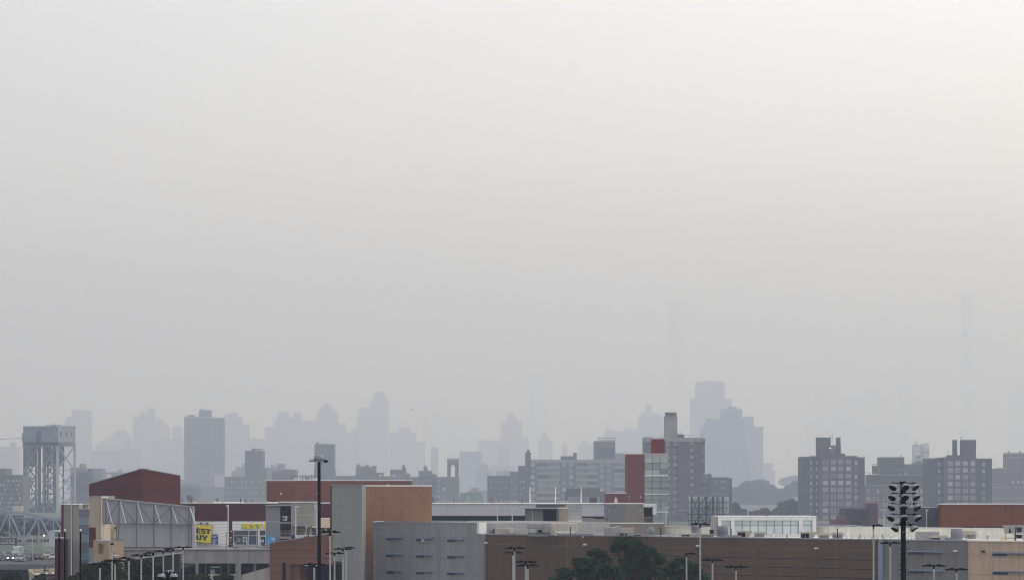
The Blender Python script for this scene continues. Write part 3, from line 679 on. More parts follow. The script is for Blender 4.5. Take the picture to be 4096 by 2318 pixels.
# ------------------------------------------------------------------ terracotta garage block with slanting top
f = Fr(1080, 301.5, 1326, 300); t = thing('terracotta_building', 'terracotta panelled block with slanting top and dark garage opening', 'building', (*f.w(3, 0, 0).xy, 0))
m = MB(); yt = lambda px: 2170 + (px - 1080) * (2132 - 2170) / (1326 - 1080)
parts = [(1080, 1125, None), (1125, 1143, 2249), (1143, 1161, None), (1161, 1326, 2255)]
for a, b, yb in parts:
    m.upoly(f, [(f.u(a), 0.0 if yb is None else f.z(a, yb)), (f.u(b), 0.0 if yb is None else f.z(b, yb)), (f.u(b), f.z(b, yt(b))), (f.u(a), f.z(a, yt(a)))], -.6, 0)
w_ = m.build('wall', TERRA, t)
m = MB().upoly(f, [(f.u(1079), f.z(1079, yt(1079))), (f.u(1327), f.z(1327, yt(1327))), (f.u(1327), f.z(1327, yt(1327) - 3.2)), (f.u(1079), f.z(1079, yt(1079) - 3.2))], -.7, .08); m.build('coping', COPE, t)
MB().upoly(f, [(f.u(1081), f.z(1081, 2180)), (f.u(1325), f.z(1325, 2150)), (f.u(1325), f.z(1325, 2142)), (f.u(1081), f.z(1081, 2176))], -1.4, -.6).build('roof', TERRA, t)
g = MB()
for y in (2170, 2200, 2231, 2262, 2292):
    a = max(1081, 1080 + (2170 - y + 4) * 246 / 38) if y <= 2170 else 1081
    for (p, q) in ([(a, 1325)] if y < 2245 else [(1081, 1124.5), (1144, 1160.5)]):
        g.box(f, f.u(p), f.u(q), -.01, .006, f.z(1200, y) - .02 - (0), f.z(1200, y) + .02)
g.build('groove', JOINT, w_)
MB().box(f, f.u(1125), f.u(1143), -1.6, -1.2, 0, f.z(1134, 2249)).build('window', glassmat('dark_glass', (.03, .035, .05)), t)
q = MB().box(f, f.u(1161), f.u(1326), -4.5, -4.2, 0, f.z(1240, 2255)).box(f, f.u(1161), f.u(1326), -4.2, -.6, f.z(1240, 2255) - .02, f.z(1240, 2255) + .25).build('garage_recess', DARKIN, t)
MB().box(f, f.u(1161), f.u(1161) + 1.0, -3.5, -.55, 0, f.z(1180, 2258)).build('pier', TERRA, t)
for x in (1218, 1258): MB().pb(fd(299), x, x + 14, 2258, 2261, -.2, 0).build('ceiling_light', CAPW, t)

# ------------------------------------------------------------------ parking deck
CONC = M('deck_concrete', (128, 126, 130), 360, k=.42, var=.08, scale=.2, fine=.06, streak=.22)
CONC2 = M('deck_concrete_light', (150, 147, 147), 365, var=.06, streak=.12)
f = flat(360); t = thing('parking_deck', 'weathered concrete parking deck with ramps and dark openings', 'parking deck', (X(800, 360), 360, 0))
MB().pb(f, 496, 1084, 2196, 2251, -.35, 0).build('parapet', CONC, t)
MB().wb(X(480, 360), X(1330, 360), 360.2, 428, 4.7, 5.2).build('deck_slab', mat('deck_surface', (.22, .22, .22), var=.15), t)
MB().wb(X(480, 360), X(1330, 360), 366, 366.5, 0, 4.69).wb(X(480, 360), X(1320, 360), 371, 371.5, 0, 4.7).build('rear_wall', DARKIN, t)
MB().pb(flat(359.9), 496, 1084, 2192.5, 2196, -.5, .12).build('coping', CONC2, t)
for a, b in ((782, 793), (942, 963), (1078, 1090), (496, 506)): MB().pb(flat(359.8), a, b, 2251, None, -.7, 0).build('column', CONC, t)
MB().pb(f, 793, 945, 2294, None, -.35, 0).build('lower_parapet', CONC2, t)
MB().poly(flat(360.6), [(955, 2300), (1090, 2262), (1090, 2400), (955, 2400)], -.4, 0).build('ramp_parapet', CONC2, t)
MB().poly(flat(361.5), [(640, 2262), (788, 2250), (788, 2256), (640, 2290)], -.4, 0).build('ramp_parapet', CONC2, t)
MB().poly(flat(361), [(1014, 2251), (1025, 2251), (1025, 2280), (1014, 2280)], -.4, 0).build('column', CONC, t)
g = MB()
for x in (822, 883, 913): g.pb(flat(360.3), x, x + 1.2, 2251, 2294, -.05, 0)
g.build('railing', GALV, t); MB().pb(flat(360.3), 843, 877, 2263, 2269, -.1, 0).build('hanging_sign', HG, t)
MB().pb(flat(361), 842, 859, 2275, 2293, -.1, .1).build('ticket_booth', M('booth_grey', (130, 140, 150), 360), t)
# railings on the parapet
g = MB(); D = 366.0
for x in range(790, 1080, 16): g.pb(flat(D), x, x + 1, 2178 - 3, 2197, -.04, 0)
for y in (2175, 2182, 2189): g.pb(flat(D), 786, 1080, y, y + 1.1, -.04, 0)
g.build('railing', HG, t)
g = MB()
for x in (500, 556, 600, 652, 700, 742): g.pb(flat(364), x, x + 1, 2183, 2196, -.04, 0)
g.pb(flat(364), 498, 782, 2183, 2184.2, -.04, 0); g.build('railing', HG, t)
MB().wb(X(787, 364), X(1070, 364), 367.5, 368, 5.2, 5.9).build('kerb_wall', M('beige_kerb', (165, 155, 145), 366), t)
tag(MB().poly(flat(352), [(430, 2262), (474, 2244), (717, 2212), (717, 2330), (760, 2330), (800, 2400), (430, 2400)], -2, 0).build('ramp_side_wall', M('dark_navy_wall', (38, 42, 58), 352, var=.1)), 'dark navy side wall of the ramp behind the trees', 'wall')
tag(MB().poly(flat(351.8), [(474, 2244), (717, 2212), (717, 2208.5), (474, 2239)], -2.4, .1).build('ramp_kerb', CONC2), 'pale slanting kerb along the top of the dark navy wall', 'kerb')
# sign letters at ramp, only tops show between the branches
t = thing('storefront_sign', 'white capital letters on dark wall half hidden behind leaves', 'sign', (X(660, 350), 350, 0))
g = MB(); put_text(g, flat(350), 'AIST', 634, 682, 2277, 2289, .02, .02, .05); g.build('lettering', WHITE, t); MB().pb(flat(350.5), 679, 692, 2270, 2290, -.1, .1).build('blue_panel', mat('sign_blue', (.02, .04, .22)), t)
g = MB(); put_text(g, flat(350), 'T', 681, 688, 2277, 2289, -.3, .02, .05); g.build('letter', WHITE, t)
# parking number signs
for i, x in enumerate((505, 558, 642.5, 695, 798 + 58, 947 - 9, 987.5)):
    lab = ('leftmost little blue-marked white sign on the deck parapet', 'second little parking sign on the parapet', 'third little parking sign before the sign truss', 'fourth little parking sign before the sign truss', 'little parking sign in front of the tilted yellow sign', 'little parking sign left in front of the shop window', 'little parking sign right in front of the shop window')[i]
    t = thing('parking_sign', lab, 'sign', (X(x, 363), 363, 5.2), 'small parking signs on the deck'); y = 2170 if x < 780 else 2169
    if x > 840: y = 2169
    MB().pb(flat(363), x - 3, x + 3, y - 5, y + 5.5, -.03, 0).build('panel', WHITE, t); g = MB(); put_text(g, flat(362.98), 'P', x - 1.6, x + 1.6, y - 3, y + 3.5, .03, .03, .02)
    g.build('letter', mat('sign_blue', (.02, .04, .22)), t); MB().pb(flat(363.05), x - .5, x + .5, y + 5, 2196, -.03, 0).build('post', GALV, t)

# ------------------------------------------------------------------ left cluster: ribbed metal block with glass strip
RIB = M('ribbed_metal', (128, 122, 122), 345, k=.44, var=.05, streak=.08); RIBD = M('ribbed_metal_dark', (96, 92, 96), 345)
MAR = M('maroon_panel', (86, 62, 70), 345, k=.42, var=.06, fine=.06); MARD = M('dark_maroon', (76, 54, 62), 345)
GLA = glassmat('teal_glass', alb((100, 122, 138), 345)); GLB = glassmat('slate_glass', alb((92, 98, 116), 345))
f = flat(345); t = thing('metal_and_glass_block', 'narrow block of ribbed grey metal and blue glass strip at far left', 'building', (X(280, 345), 345, 0))
w_ = MB().pb(f, 254, 316, 2017, None, -9, 0).build('wall', RIB, t)
g = MB()
for x in (262, 270, 279, 287, 290): g.pb(f, x, x + 2.2, 2032 if x < 280 else 2020, None, -.01, .006)
g.build('rib_gap', RIBD, w_)
MB().pb(f, 245, 254, 2017, None, -9, .15).build('maroon_edge', MAR, t); MB().pb(f, 245, 316, 2014.5, 2017, -9, .2).pb(f, 316, 357, 2013, 2015, -8, -3).build('coping', CAPW, t)
g = MB(); fb = flat(349)
g.pb(fb, 320, 355, 2017, 2019, -.2, 0); g.pb(fb, 320, 355, 2029, 2033, -.2, 0)
for x in (320, 332, 344, 353): g.pb(fb, x, x + 1.6, 2019, 2033, -.2, .01)
g.build('roof_screen', CAPW, t)
MB().pb(f, 315, 357, 2034, 2037, -7, .12).build('glass_cap', HG, t)
y = 2037.0; k = 0
while y < 2330:
    hgt = 29 if k == 0 else (33 if k % 2 else 36.5)
    if y > 2300: hgt = 60
    o = MB().pb(f, 316, 356, y, y + hgt - 1.6, -7, 0).build('window', GLA if k % 2 or k > 7 else GLB, t); MB().pb(f, 316, 356, y + hgt - 1.6, y + hgt, -7, .05).build('mullion', RIBD, o)
    y += hgt; k += 1
g = MB()
for x in (325, 336, 346): g.pb(f, x, x + .6, 2066, 2300, -.01, .03)
g.build('glazing_bar', RIBD, t)
f2 = flat(341); t = thing('maroon_wing', 'low dark maroon wing beside the ribbed block, behind two flagpoles', 'building', (X(232, 341), 341, 0))
MB().pb(f2, 219, 250, 2152, None, -8, 0).build('wall', MARD, t); MB().poly(f2, [(216, 2148), (224, 2146), (240, 2149), (250, 2151), (250, 2154), (219, 2153)], -8, .15).build('roof', COPE, t)
g = MB()
for y in range(2164, 2318, 17): g.pb(f2, 218.8, 222, y, y + 1, -.02, .02)
g.build('panel_joint', JOINT, t)

# tan wall, recess, cantilevered box
TAN = M('tan_precast', (142, 130, 118), 330, k=.44, var=.06, fine=.05, streak=.06); TANL = M('tan_box_stucco', (140, 118, 100), 318, k=.42, var=.06, fine=.05)
f = Fr(357, 333.2, 407, 333); t = thing('tan_corner_building', 'tan stone-like corner wall with maroon panels left of the sign truss', 'building', (X(380, 336), 336, 0))
MB().poly(f, [(357, 1984), (407, 1983), (407, 2090), (414, 2090), (414, 2162), (383, 2162), (383, 2107), (357, 2107)], -6, 0).build('wall', TAN, t)
MB().pb(f, 356, 408, 1981.5, 1984, -6, .1).build('coping', COPE, t)
MB().pb(f, 403.5, 413.5, 2090, 2163, -3, .25).pb(f, 404, 407.2, 1984, 2090, -3, .2).build('lit_edge', M('tan_painted_lit', (176, 162, 142), 330), t)  # paler tan: the light on this side strip is put into the colour
o = MB().pb(f, 356, 383, 2107, 2189, -6, -.02).build('panel', MAR, t); g = MB()
for y in (2116, 2141, 2165): g.pb(f, 356, 382.8, y, y + 1.2, -.1, .01)
g.build('panel_joint', JOINT, o)
MB().pb(fd(340), 413, 470, 2104, 2200, -.5, 0).build('recess_wall', MARD, t); MB().pb(fd(338), 414, 468, 2104, 2110, -3, 0).build('recess_lintel', MAR, t)
MB().pb(fd(339), 445, 462, 2108, 2162, -.1, 0).build('window', GLB, t); MB().pb(fd(337), 464, 468, 2104, 2165, -.3, 0).build('pilaster', TAN, t)
MB().pb(fd(342), 355, 380, 2189, None, -3, 0).build('stair_glass', GLA, t)
g = MB()
for k in range(3): g.beam(P(362 + k * 6, 2203 + 7 * k, 336), P(376 + k * 4, 2268, 336), .10 if k else .16)
for k in range(4): g.beam(P(362 + 2 * k, 2206 + 16 * k, 336.2), P(378 + 1.5 * k, 2209 + 16 * k, 336.2), .08)
g.build('stair_stringer', HG, t)
A = (X(373, 318.6), 318.6); B = (X(436, 317), 317); Cc = (X(495, 318.2), 318.2)
t = thing('cantilevered_box', 'tan cantilevered cube with square window hole above the trees', 'building', (B[0], B[1], 0))
fl_, fr_ = Fr(373, 318.6, 436, 317), Fr(436, 317, 495, 318.2)
ztop = Z(2162, 318)
hole = [(393, 2174), (414.5, 2174), (414.5, 2213), (393, 2213)]
def ux(fq, x, y): return (fq.u(x), fq.z(x, y))
m = MB()
m.upoly(fl_, [ux(fl_, 373, 2216), ux(fl_, 393, 2262), ux(fl_, 393, 2162), ux(fl_, 373, 2162)], -.4, 0)
m.upoly(fl_, [ux(fl_, 393, 2264), ux(fl_, 414.5, 2264), ux(fl_, 414.5, 2213), ux(fl_, 393, 2213)], -.4, 0)
m.upoly(fl_, [ux(fl_, 393, 2174), ux(fl_, 414.5, 2174), ux(fl_, 414.5, 2162), ux(fl_, 393, 2162)], -.4, 0)
m.upoly(fl_, [ux(fl_, 414.5, 2264), (fl_.u(436), 0), (fl_.u(436), fl_.z(436, 2162)), ux(fl_, 414.5, 2162)], -.4, 0)
m.build('wall', TANL, t)
MB().box(fr_, 0, fr_.u(495), -2, -.01, 0, fr_.z(460, 2161)).build('side_wall', TANL, t)
MB().pb(fd(319.6), 392, 416, 2172, 2216, -.2, 0).build('window_recess', MARD, t); MB().pb(fd(318.9), 392.5, 402, 2174, 2213, -1, -.05).build('reveal', TAN, t)
MB().plan([(A[0], A[1]), (B[0], B[1]), (Cc[0], Cc[1]), (X(460, 324), 324)], ztop, ztop + .08).build('coping', COPE, t)
MB().pb(flat(316.5), 453, 477, 2217, 2220.5, -.05, .12).build('wall_lamp_strip', CAPW, t)
g = MB()
for k in range(13):
    x = 444 + k * 4.1 + (k % 3) * .5; b_ = thing('bird', 'small dark pigeon perched in the row on the tan cube edge', 'bird', P(x, 2160.5, 318.6), 'pigeons in a row on the tan cube')
    D = 318.6; MB().lathe([(.001, -.16), (.05, -.1), (.075, 0), (.05, .1), (.001, .14)], P(x, 2158.5, D), (1, .3, .25), n=8).build('body', JOINT, b_)
    MB().ball(P(x + 1.3, 2156.6, D), .04, 6).build('head', JOINT, b_)

# red peaked block
RED = M('maroon_red_panel', (90, 65, 69), 420, k=.42, var=.06, fine=.05)
fl_, fr_ = Fr(356.6, 423, 569.7, 416), Fr(569.7, 416, 721.7, 421)
t = thing('red_peaked_building', 'dark red panelled building with a peaked roofline and two faces', 'building', (X(569.7, 416), 416, 0))
def zp(fq, x, y): return fq.z(x, y)
# top edge rises to the corner then falls
a = MB(); a.upoly(fl_, [(0, 0), (fl_.u(569.7), 0), (fl_.u(569.7), zp(fl_, 569.7, 1874)), (0, zp(fl_, 356.6, 1936))], -.4, 0).build('wall', RED, t)
b = MB(); b.upoly(fr_, [(.0, 0), (fr_.u(721.7), 0), (fr_.u(721.7), zp(fr_, 721.7, 1901.5)), (.0, zp(fr_, 569.7, 1874))], -.4, 0).build('side_wall', RED, t)
MB().upoly(fl_, [(-.1, zp(fl_, 356.6, 1936)), (fl_.u(569.7), zp(fl_, 569.7, 1874)), (fl_.u(569.7), zp(fl_, 569.7, 1871.8)), (-.1, zp(fl_, 356.6, 1933.8))], -1.5, .12).build('roof', COPE, t)
MB().upoly(fr_, [(.0, zp(fr_, 569.7, 1874)), (fr_.u(722), zp(fr_, 722, 1901.5)), (fr_.u(722), zp(fr_, 722, 1899.3)), (.0, zp(fr_, 569.7, 1871.8))], -1.5, .12).build('roof', COPE, t)
g = MB()
for y in (1954.5, 1982):
    g.box(fl_, .05, fl_.u(569.5), -.01, .008, fl_.z(470, y) - .045, fl_.z(470, y) + .045); g.box(fr_, 0, fr_.u(721.5), -.01, .008, fl_.z(470, y) - .045, fl_.z(470, y) + .045)
g.build('groove', JOINT, t)

# ------------------------------------------------------------------ steel truss behind the giant sign
STL = M('sign_steel', (88, 94, 110), 333, k=.42, var=.10); SHT = M('sign_sheet', (134, 136, 144), 334, k=.44, var=.06, fine=.04, streak=.10)
f = flat(333); t = thing('sign_truss', 'huge back side of a sign, grey sheets held by a steel truss', 'billboard', (X(600, 333), 333, 0))
yt = lambda x: 1991 + (x - 407) * (2027 - 1991) / (786 - 407)
MB().poly(f, [(407, yt(407)), (774, yt(774)), (774, 2186), (468, 2186), (468, 2094), (407, 2092)], -.3, -.1).build('sign_sheet', SHT, t)
g = MB(); g.beam(P(408, yt(408) - 1, 332.7), P(777, yt(777) - 1, 332.7), .13, .13).build('top_chord', GALV, t)
g = MB(); g.beam(P(413, 2092, 332.6), P(786, 2098, 332.6), .17, .13); g.beam(P(470, 2186, 332.6), P(786, 2187, 332.6), .12, .1); g.beam(P(410, yt(410) + 5, 332.7), P(776, yt(776) + 5, 332.7), .09, .09)
g.build('chord', STL, t)
for x in (423, 475.5, 546, 616, 684.5): 
    MB().beam(P(x, yt(x), 332.5), P(x, 2093, 332.5), .15, .2).build('post', STL, t)
    if x > 500 or x == 475.5: MB().beam(P(x - 1, 2098, 332.5), P(x - 1, 2188, 332.5), .12, .16).build('post', STL, t)
for x in (755, 765): MB().beam(P(x, yt(x), 332.5), P(x, 2188, 332.5), .12, .16).build('post', STL, t)
for a_, b_ in (((424, 2092), (472, 2008)), ((480, 2006), (541, 2092)), ((551, 2012), (612, 2092)), ((620, 2090), (682, 2026)), ((690, 2026), (756, 2092))):
    MB().beam(P(*a_, 332.45), P(*b_, 332.45), .11, .10).build('diagonal', STL, t)
STP = M('pale_strut', (156, 160, 170), 333)
for x in (426, 481, 550, 619, 687): MB().beam(P(x, yt(x) + 6, 331.6), P(x + 23, 2092, 330.6), .06, .07).build('strut', STP, t)
MB().beam(P(761, yt(761) + 6, 331.6), P(781, 2092, 330.6), .10, .1).beam(P(776, 2024, 332), P(777, 2090, 332), .1, .1).beam(P(780, 2095, 331), P(782, 2192, 331), .2, .2).beam(P(772, 2095, 331), P(772, 2188, 331), .08, .08).build('end_post', STP, t)
MB().ball(P(766, 2191, 331), .05, 8).ball(P(771.5, 2191, 331), .05, 8).build('bulb', WHITE, t)

# ------------------------------------------------------------------ electronics store
MARW = M('maroon_store_wall', (84, 62, 72), 430, k=.42, var=.06, fine=.05, scale=.12); SID = M('white_siding', (198, 196, 198), 430, k=.44, var=.05, fine=.04, streak=.06)
f = flat(430); t = thing('electronics_store', 'maroon topped store with white siding and yellow lettering above its window', 'building', (X(1000, 430), 430, 0))
MB().pb(f, 712, 1330, 2012, 2083, -30, 0).build('upper_wall', MARW, t); MB().pb(f, 710, 1520, 2009, 2012, -30, .15).build('coping', CAPW, t)
w_ = MB().pb(f, 712, 912, 2083, 2190, -1, -.02).pb(f, 929, 1080, 2083, 2118, -1, -.02).build('siding', SID, t)
g = MB()
for y in (2095, 2107.5, 2120, 2132, 2144):
    g.pb(f, 712, 911, y, y + 1, -.1, -.014)
    if y < 2115: g.pb(f, 930, 1078, y, y + 1, -.1, -.014)
g.build('siding_joint', M('siding_joint', (120, 110, 116), 430), w_)
MB().pb(f, 912, 929, 2083, 2195, -1, .06).build('pillar', MARW, t)
SH = glassmat('shop_glass', alb((74, 84, 96), 430), rough=.15); TR = M('shop_frame', (176, 178, 184), 430)
o = MB().pb(f, 933, 1031, 2121, 2176, -1, -.2).build('window', SH, t)
g = MB()
for x in (932, 994, 1024, 1031): g.pb(f, x, x + 1.6, 2120, 2176, -.3, 0)
for y in (2119.5, 2139.5): g.pb(f, 932, 1033, y, y + 1.6, -.3, .005)
g.build('frame', TR, o)
MB().pb(f, 945, 968, 2149, 2172, -.25, -.15).build('poster', glassmat('poster_slate', (.06, .09, .11)), o)
q = MB().pb(f, 971, 990, 2144, 2173, -.25, -.14).build('poster', M('poster_grey', (140, 146, 154), 430), o)
MB().lathe([(.001, -.2), (.13, -.13), (.15, .0), (.12, .14), (.001, .19)], P(980.5, 2155, 430.12), n=12).pb(fd(430.1), 974, 987, 2166, 2173, -.05, .0).build('portrait_shape', M('poster_dark', (78, 82, 92), 430), q)
g = MB()
for k, tx in enumerate(('Perfect', 'match', 'and win')): put_text(g, f, tx, 948, 962 - k, 2150.5 + k * 5, 2154 + k * 5, -.14, .0, .01)
g.build('lettering', M('faint_white', (170, 174, 180), 430), o)
MB().pb(f, 997, 1020, 2150, 2174, -.25, -.16).build('poster', glassmat('poster_blue', (.05, .09, .18)), o)
MB().pb(f, 1033, 1080, 2121, 2176, -1, -.22).build('door_surround', SH, t); dr = MB().pb(f, 1041, 1064, 2147, 2180, -.4, -.12).build('door', DARKIN, t)
g = MB()
for x in (1033, 1036, 1062): g.pb(f, x, x + 2.6, 2118, 2180, -.3, .01)
g.pb(f, 1033, 1070, 2139.5, 2143, -.3, .02).pb(f, 1040, 1042, 2146, 2180, -.3, .02); g.build('frame', TR, dr)
MB().pb(f, 1044, 1048, 2156, 2167, -.2, -.08).pb(f, 1050, 1055, 2155, 2167, -.2, -.08).build('door_poster', M('door_poster', (150, 150, 220), 430), dr)
for x in (924, 927.5): MB().ball(P(x, 2122, 429.8), .05, 8).build('wall_light', emit('lit_bulb', (1, .97, .9), 1.3), t)
MB().pb(f, 919, 926, 2146, 2149, -.1, .2).pb(f, 921, 922, 2149, 2160, -.1, .12).pb(f, 919, 925, 2161, 2163, -.1, .2).build('wall_fixture', CAPW, t)
for x in (799, 824):
    MB().pb(f, x, x + 6, 2088, 2091, -.1, .5).beam(P(x + 7, 2088, 429.6), P(x + 8, 2096, 430), .06).build('sign_spotlight', JOINT, t)
for i, lt in enumerate('BEST'):
    xs = ((970, 986.5), (988, 1004), (1005.5, 1026), (1028, 1048))[i]; g = MB(); block_word(g, f, lt, xs[0], xs[1], 2092.5, 2111.5, .30, .12, 0); block_word(g, f, lt, xs[0] - 1.6, xs[1] - 1, 2093, 2113, .12, .1, 1)
    g.build('sign_letter', [M('sign_yellow', (226, 192, 40), 430, k=.45), JOINT], t)
g = MB(); block_word(g, f, 'B', 1055.5, 1072, 2092.5, 2111.5, .30, .12, 0); g.build('sign_letter', [M('sign_yellow', (226, 192, 40), 430)], t)

# tilted yellow sign leaning on the siding
YP = M('sign_panel_yellow', (206, 182, 52), 428, k=.45, var=.05)
f8 = flat(428.6); t = thing('tilted_yellow_sign', 'big tilted yellow square sign with bold dark lettering, half behind the truss', 'sign', (X(795, 428.6), 428.6, 5.2))
cor = [(741, 2158), (842.5, 2171.5), (848.6, 2101.5), (747, 2091)]
MB().poly(f8, cor, -.25, 0).build('panel', YP, t)
MB().poly(fd(428.7), [(739.6, 2159.2), (843.4, 2172.8), (849.8, 2100.4), (746, 2089.8)], -.3, -.02).build('frame', JOINT, t)
g = MB(); block_word(g, f8, 'BEST', 764, 842, 2111, 2131, .03, .03, 0, R(-4.6), .08, (795, 2131)); block_word(g, f8, 'BUY', 763, 831, 2137, 2157, .03, .03, 0, R(-4.6), .10, (795, 2131)); g.build('lettering', mat('sign_black', (.015, .018, .03)), t)
t = thing('blue_pickup_poster', 'upright blue poster with white writing right of the tilted yellow sign', 'poster', (X(860, 429.5), 429.5, 5.2)); f9 = flat(429.6)
MB().pb(f9, 848.5, 871.3, 2135.3, 2174, -.1, 0).build('panel', M('poster_royal_blue', (60, 66, 150), 430), t)
g = MB(); put_text(g, f9, 'Curbside', 850, 869.5, 2139, 2144, .015, .02, .01); put_text(g, f9, 'Pickup.', 850, 865, 2145, 2150, .015, .02, .01)
for k, tx in enumerate(('Order', 'online', 'Park', 'in front')): put_text(g, f9, tx, 857, 868 - (k % 2) * 1.5, 2152.5 + k * 4.4, 2155.5 + k * 4.4, .015, .01, .01)
for k in range(3): g.pb(f9, 851, 854.5, 2153 + 6 * k, 2156.5 + 6 * k, 0, .015)
g.build('lettering', M('poster_white', (200, 204, 235), 430), t)

# red building behind the store
fr1, fr2 = Fr(1066, 471.5, 1178, 470), Fr(1178, 470, 1650, 475)
BR1 = M('dusky_red_stucco', (114, 80, 81), 475, k=.42, var=.05, fine=.05)
t = thing('red_rear_building', 'wide dusky red building behind the store with a white roof edge', 'building', (X(1178, 470), 470, 0))
z1 = Z(1922, 473)
MB().box(fr1, 0, fr1.u(1178), -8, 0, 0, z1).build('side_wall', BR1, t); MB().box(fr2, .0, fr2.u(1650), -14, 0.01, 0, z1 + .02).build('wall', BR1, t)
MB().box(fr2, 0, fr2.u(1651), -14, .14, z1 + .02, z1 + .18).box(fr1, -.1, fr1.u(1178), -8, .14, z1, z1 + .16).build('coping', CAPW, t)
for x, y in ((1123, 1970), (1270, 1971)): MB().pb(fd(470), x - 3, x + 3, y, y + 6, -.5, .4).build('wall_light', CAPW, t)
fz = flat(473)
t = thing('roof_rail_cage', 'lattice railing on the red building with white ducts inside', 'roof railing', (X(1228, 473), 473, z1))
g = MB()
for k in range(12): g.pb(fz, 1159 + k * 12.4, 1160.2 + k * 12.4, 1896.5, 1921, -.1, 0)
for y in (1896.5, 1903, 1910): g.pb(fz, 1159, 1297, y, y + .9, -.1, 0)
g.build('railing', M('rail_grey', (96, 92, 104), 470), t)
for a_, b_ in ((1178, 1192), (1196, 1220), (1236, 1262), (1264, 1278)):
    MB().tube([P(a_, 1917, 474), P(a_ + 3, 1912, 474), P(b_ - 3, 1912, 474), P(b_, 1917, 474)], .14, 8).build('white_duct', CAPW, t)
for i, x in enumerate((1521, 1537.5, 1556.5, 1574.5)):
    t = thing('roof_stack', ('first', 'second', 'third', 'fourth')[i] + ' from left of four capped stacks on the red roof', 'vent pipe', (X(x, 476), 476, z1), 'capped stacks on the red rear building')
    MB().cyl(P(x, 1920, 476), P(x, 1902, 476), .13, .13, 10).build('pipe', M('stack_grey', (120, 116, 122), 470), t); MB().cyl(P(x, 1903, 476), P(x, 1898, 476), .19, .19, 10).build('cap', M('stack_cap', (168, 168, 166), 470), t)
tag(MB().pb(fz, 1644, 1664, 1925, 1927, -.2, 0).pb(fz, 1662, 1664, 1927, 1941, -.2, 0).pb(fz, 1644, 1646, 1927, 1941, -.2, 0).build('steel_frame', HG), 'small grey steel frame at the right end of the red building', 'steel frame')
tag(MB().pb(fd(440), 1218, 1318, 2000, 2010, -2, 0).build('roof_box', M('slate_box', (74, 80, 96), 440)), 'flat slate coloured box on the roof above the stair tower', 'roof box')

# rooftop bits on the store
RB = Z(2010, 432)
drum('grey vent drum on the maroon store roof near the red peak', 749, 777, 1979, 1994, 2010, 440)
unit('roof_box', 'flat beige box on the store roof right of the vent drum', 'roof box', [('casing', 784, 850, 2001, 2010, 2, HG), ('lid', 800, 840, 1999, 2001, 1, HV)], 436)
unit('roof_box', 'small beige box on the store roof near the red rear building', 'roof box', [('casing', 976, 1064, 2003, 2010, 2, HG), ('lid', 984, 1000, 2001, 2003, 1, HV)], 436)
for x, y0, lab in ((728.5, 1991, 'thin dark pipe beside the red peaked building'), (766.5, 1992, 'thin dark pipe in front of the store vent drum'), (962, 1991, 'thin dark pipe, left of three on the store roof'), (983.5, 1993, 'thin dark pipe, middle of three on the store roof'), (1008.5, 1995, 'thin dark pipe, right of three on the store roof'), (1093, 2000, 'short dark pipe left of the stair tower roof')):
    tag(MB().cyl(P(x, 2010, 434), P(x, y0, 434), .05, .05, 6).build('vent_pipe', BLACK), lab, 'vent pipe', 'thin pipes on the store roof')
t = thing('roof_antenna', 'small dish antenna with a stub mast on the store roof', 'antenna', P(869, 2010, 436)); MB().cyl(P(871, 2010, 436), P(868, 1995, 436), .04, .04, 6).build('mast', JOINT, t)
MB().ball(P(866, 1995, 435.8), .12, 8).ball(P(872, 1999, 435.8), .08, 8).build('antenna_head', JOINT, t)
tag(MB().lathe([(.3, 0), (.28, .1), (.12, .16), (.01, .18)], P(890, 2010, 436), n=14).build('dome_vent', HG), 'low dark dome vent on the store roof', 'roof vent')

# ------------------------------------------------------------------ stair tower beside the store
ST = M('stair_tower_concrete', (106, 112, 120), 395, var=.05, streak=.06); ST2 = M('stair_tower_warm_concrete', (122, 121, 118), 393, var=.05, streak=.06)
f = flat(395); t = thing('stair_tower', 'grey concrete stair tower with open landings and a hanging air conditioner', 'stair tower', (X(1160, 395), 395, 0))
MB().pb(f, 1063, 1120, 2022, 2157, -6, 0).build('wall', ST, t); MB().pb(f, 1060, 1164, 2017.5, 2021.5, -7, .6).build('canopy', HG, t)
MB().pb(f, 1164, 1258.5, 2008, 2103, -6, .3).build('upper_wall', ST2, t); MB().pb(f, 1112, 1259.5, 2005, 2008, -7, .45).build('coping', CAPW, t)
MB().pb(f, 1112, 1182, 2008, 2017.5, -6.2, .1).build('upper_wall', ST, t)
MB().pb(fd(400.5), 1118, 1170, 2021, 2160, -.5, 0).build('landing_recess', M('recess_slate', (62, 68, 84), 400, var=.15), t)
MB().pb(f, 1120, 1165, 2086, 2091, -5, .1).pb(f, 1120, 1165, 2144, 2152, -5, .1).build('landing_slab', ST2, t)
MB().pb(f, 1164, 1184, 2103, 2160, -6, -.3).build('wall', ST, t)
MB().pb(f, 1176, 1240, 2103, 2160, -6, -1.5).build('lower_wall', M('shaded_concrete', (108, 104, 104), 396), t)
MB().pb(fd(396), 1188, 1222, 2112, 2119, -.1, 0).build('faded_notice', M('faded_orange', (150, 118, 70), 396), t)
o = MB().pb(fd(395.5), 1131, 1148, 2062, 2080, -1, 0).build('air_conditioner', M('ac_white', (190, 190, 184), 395), t)
MB().lathe([(.22, 0), (.22, .05), (.18, .05), (.17, .02)], P(1137, 2071, 395.45), (0, -1, 0), n=16).lathe([(.11, .0), (.1, .04), (.001, .05)], P(1137, 2071, 395.45), (0, -1, 0), n=12).build('fan_guard', JOINT, o)
g = MB()
for k in range(9): g.pb(f, 1121 + k * 5.2, 1121.6 + k * 5.2, 2120, 2144, -.06, .0)
for y in (2062, 2120, 2131): g.pb(f, 1120, 1165, y, y + .9, -.06, .01)
g.build('handrail', HG, t)
g = MB()
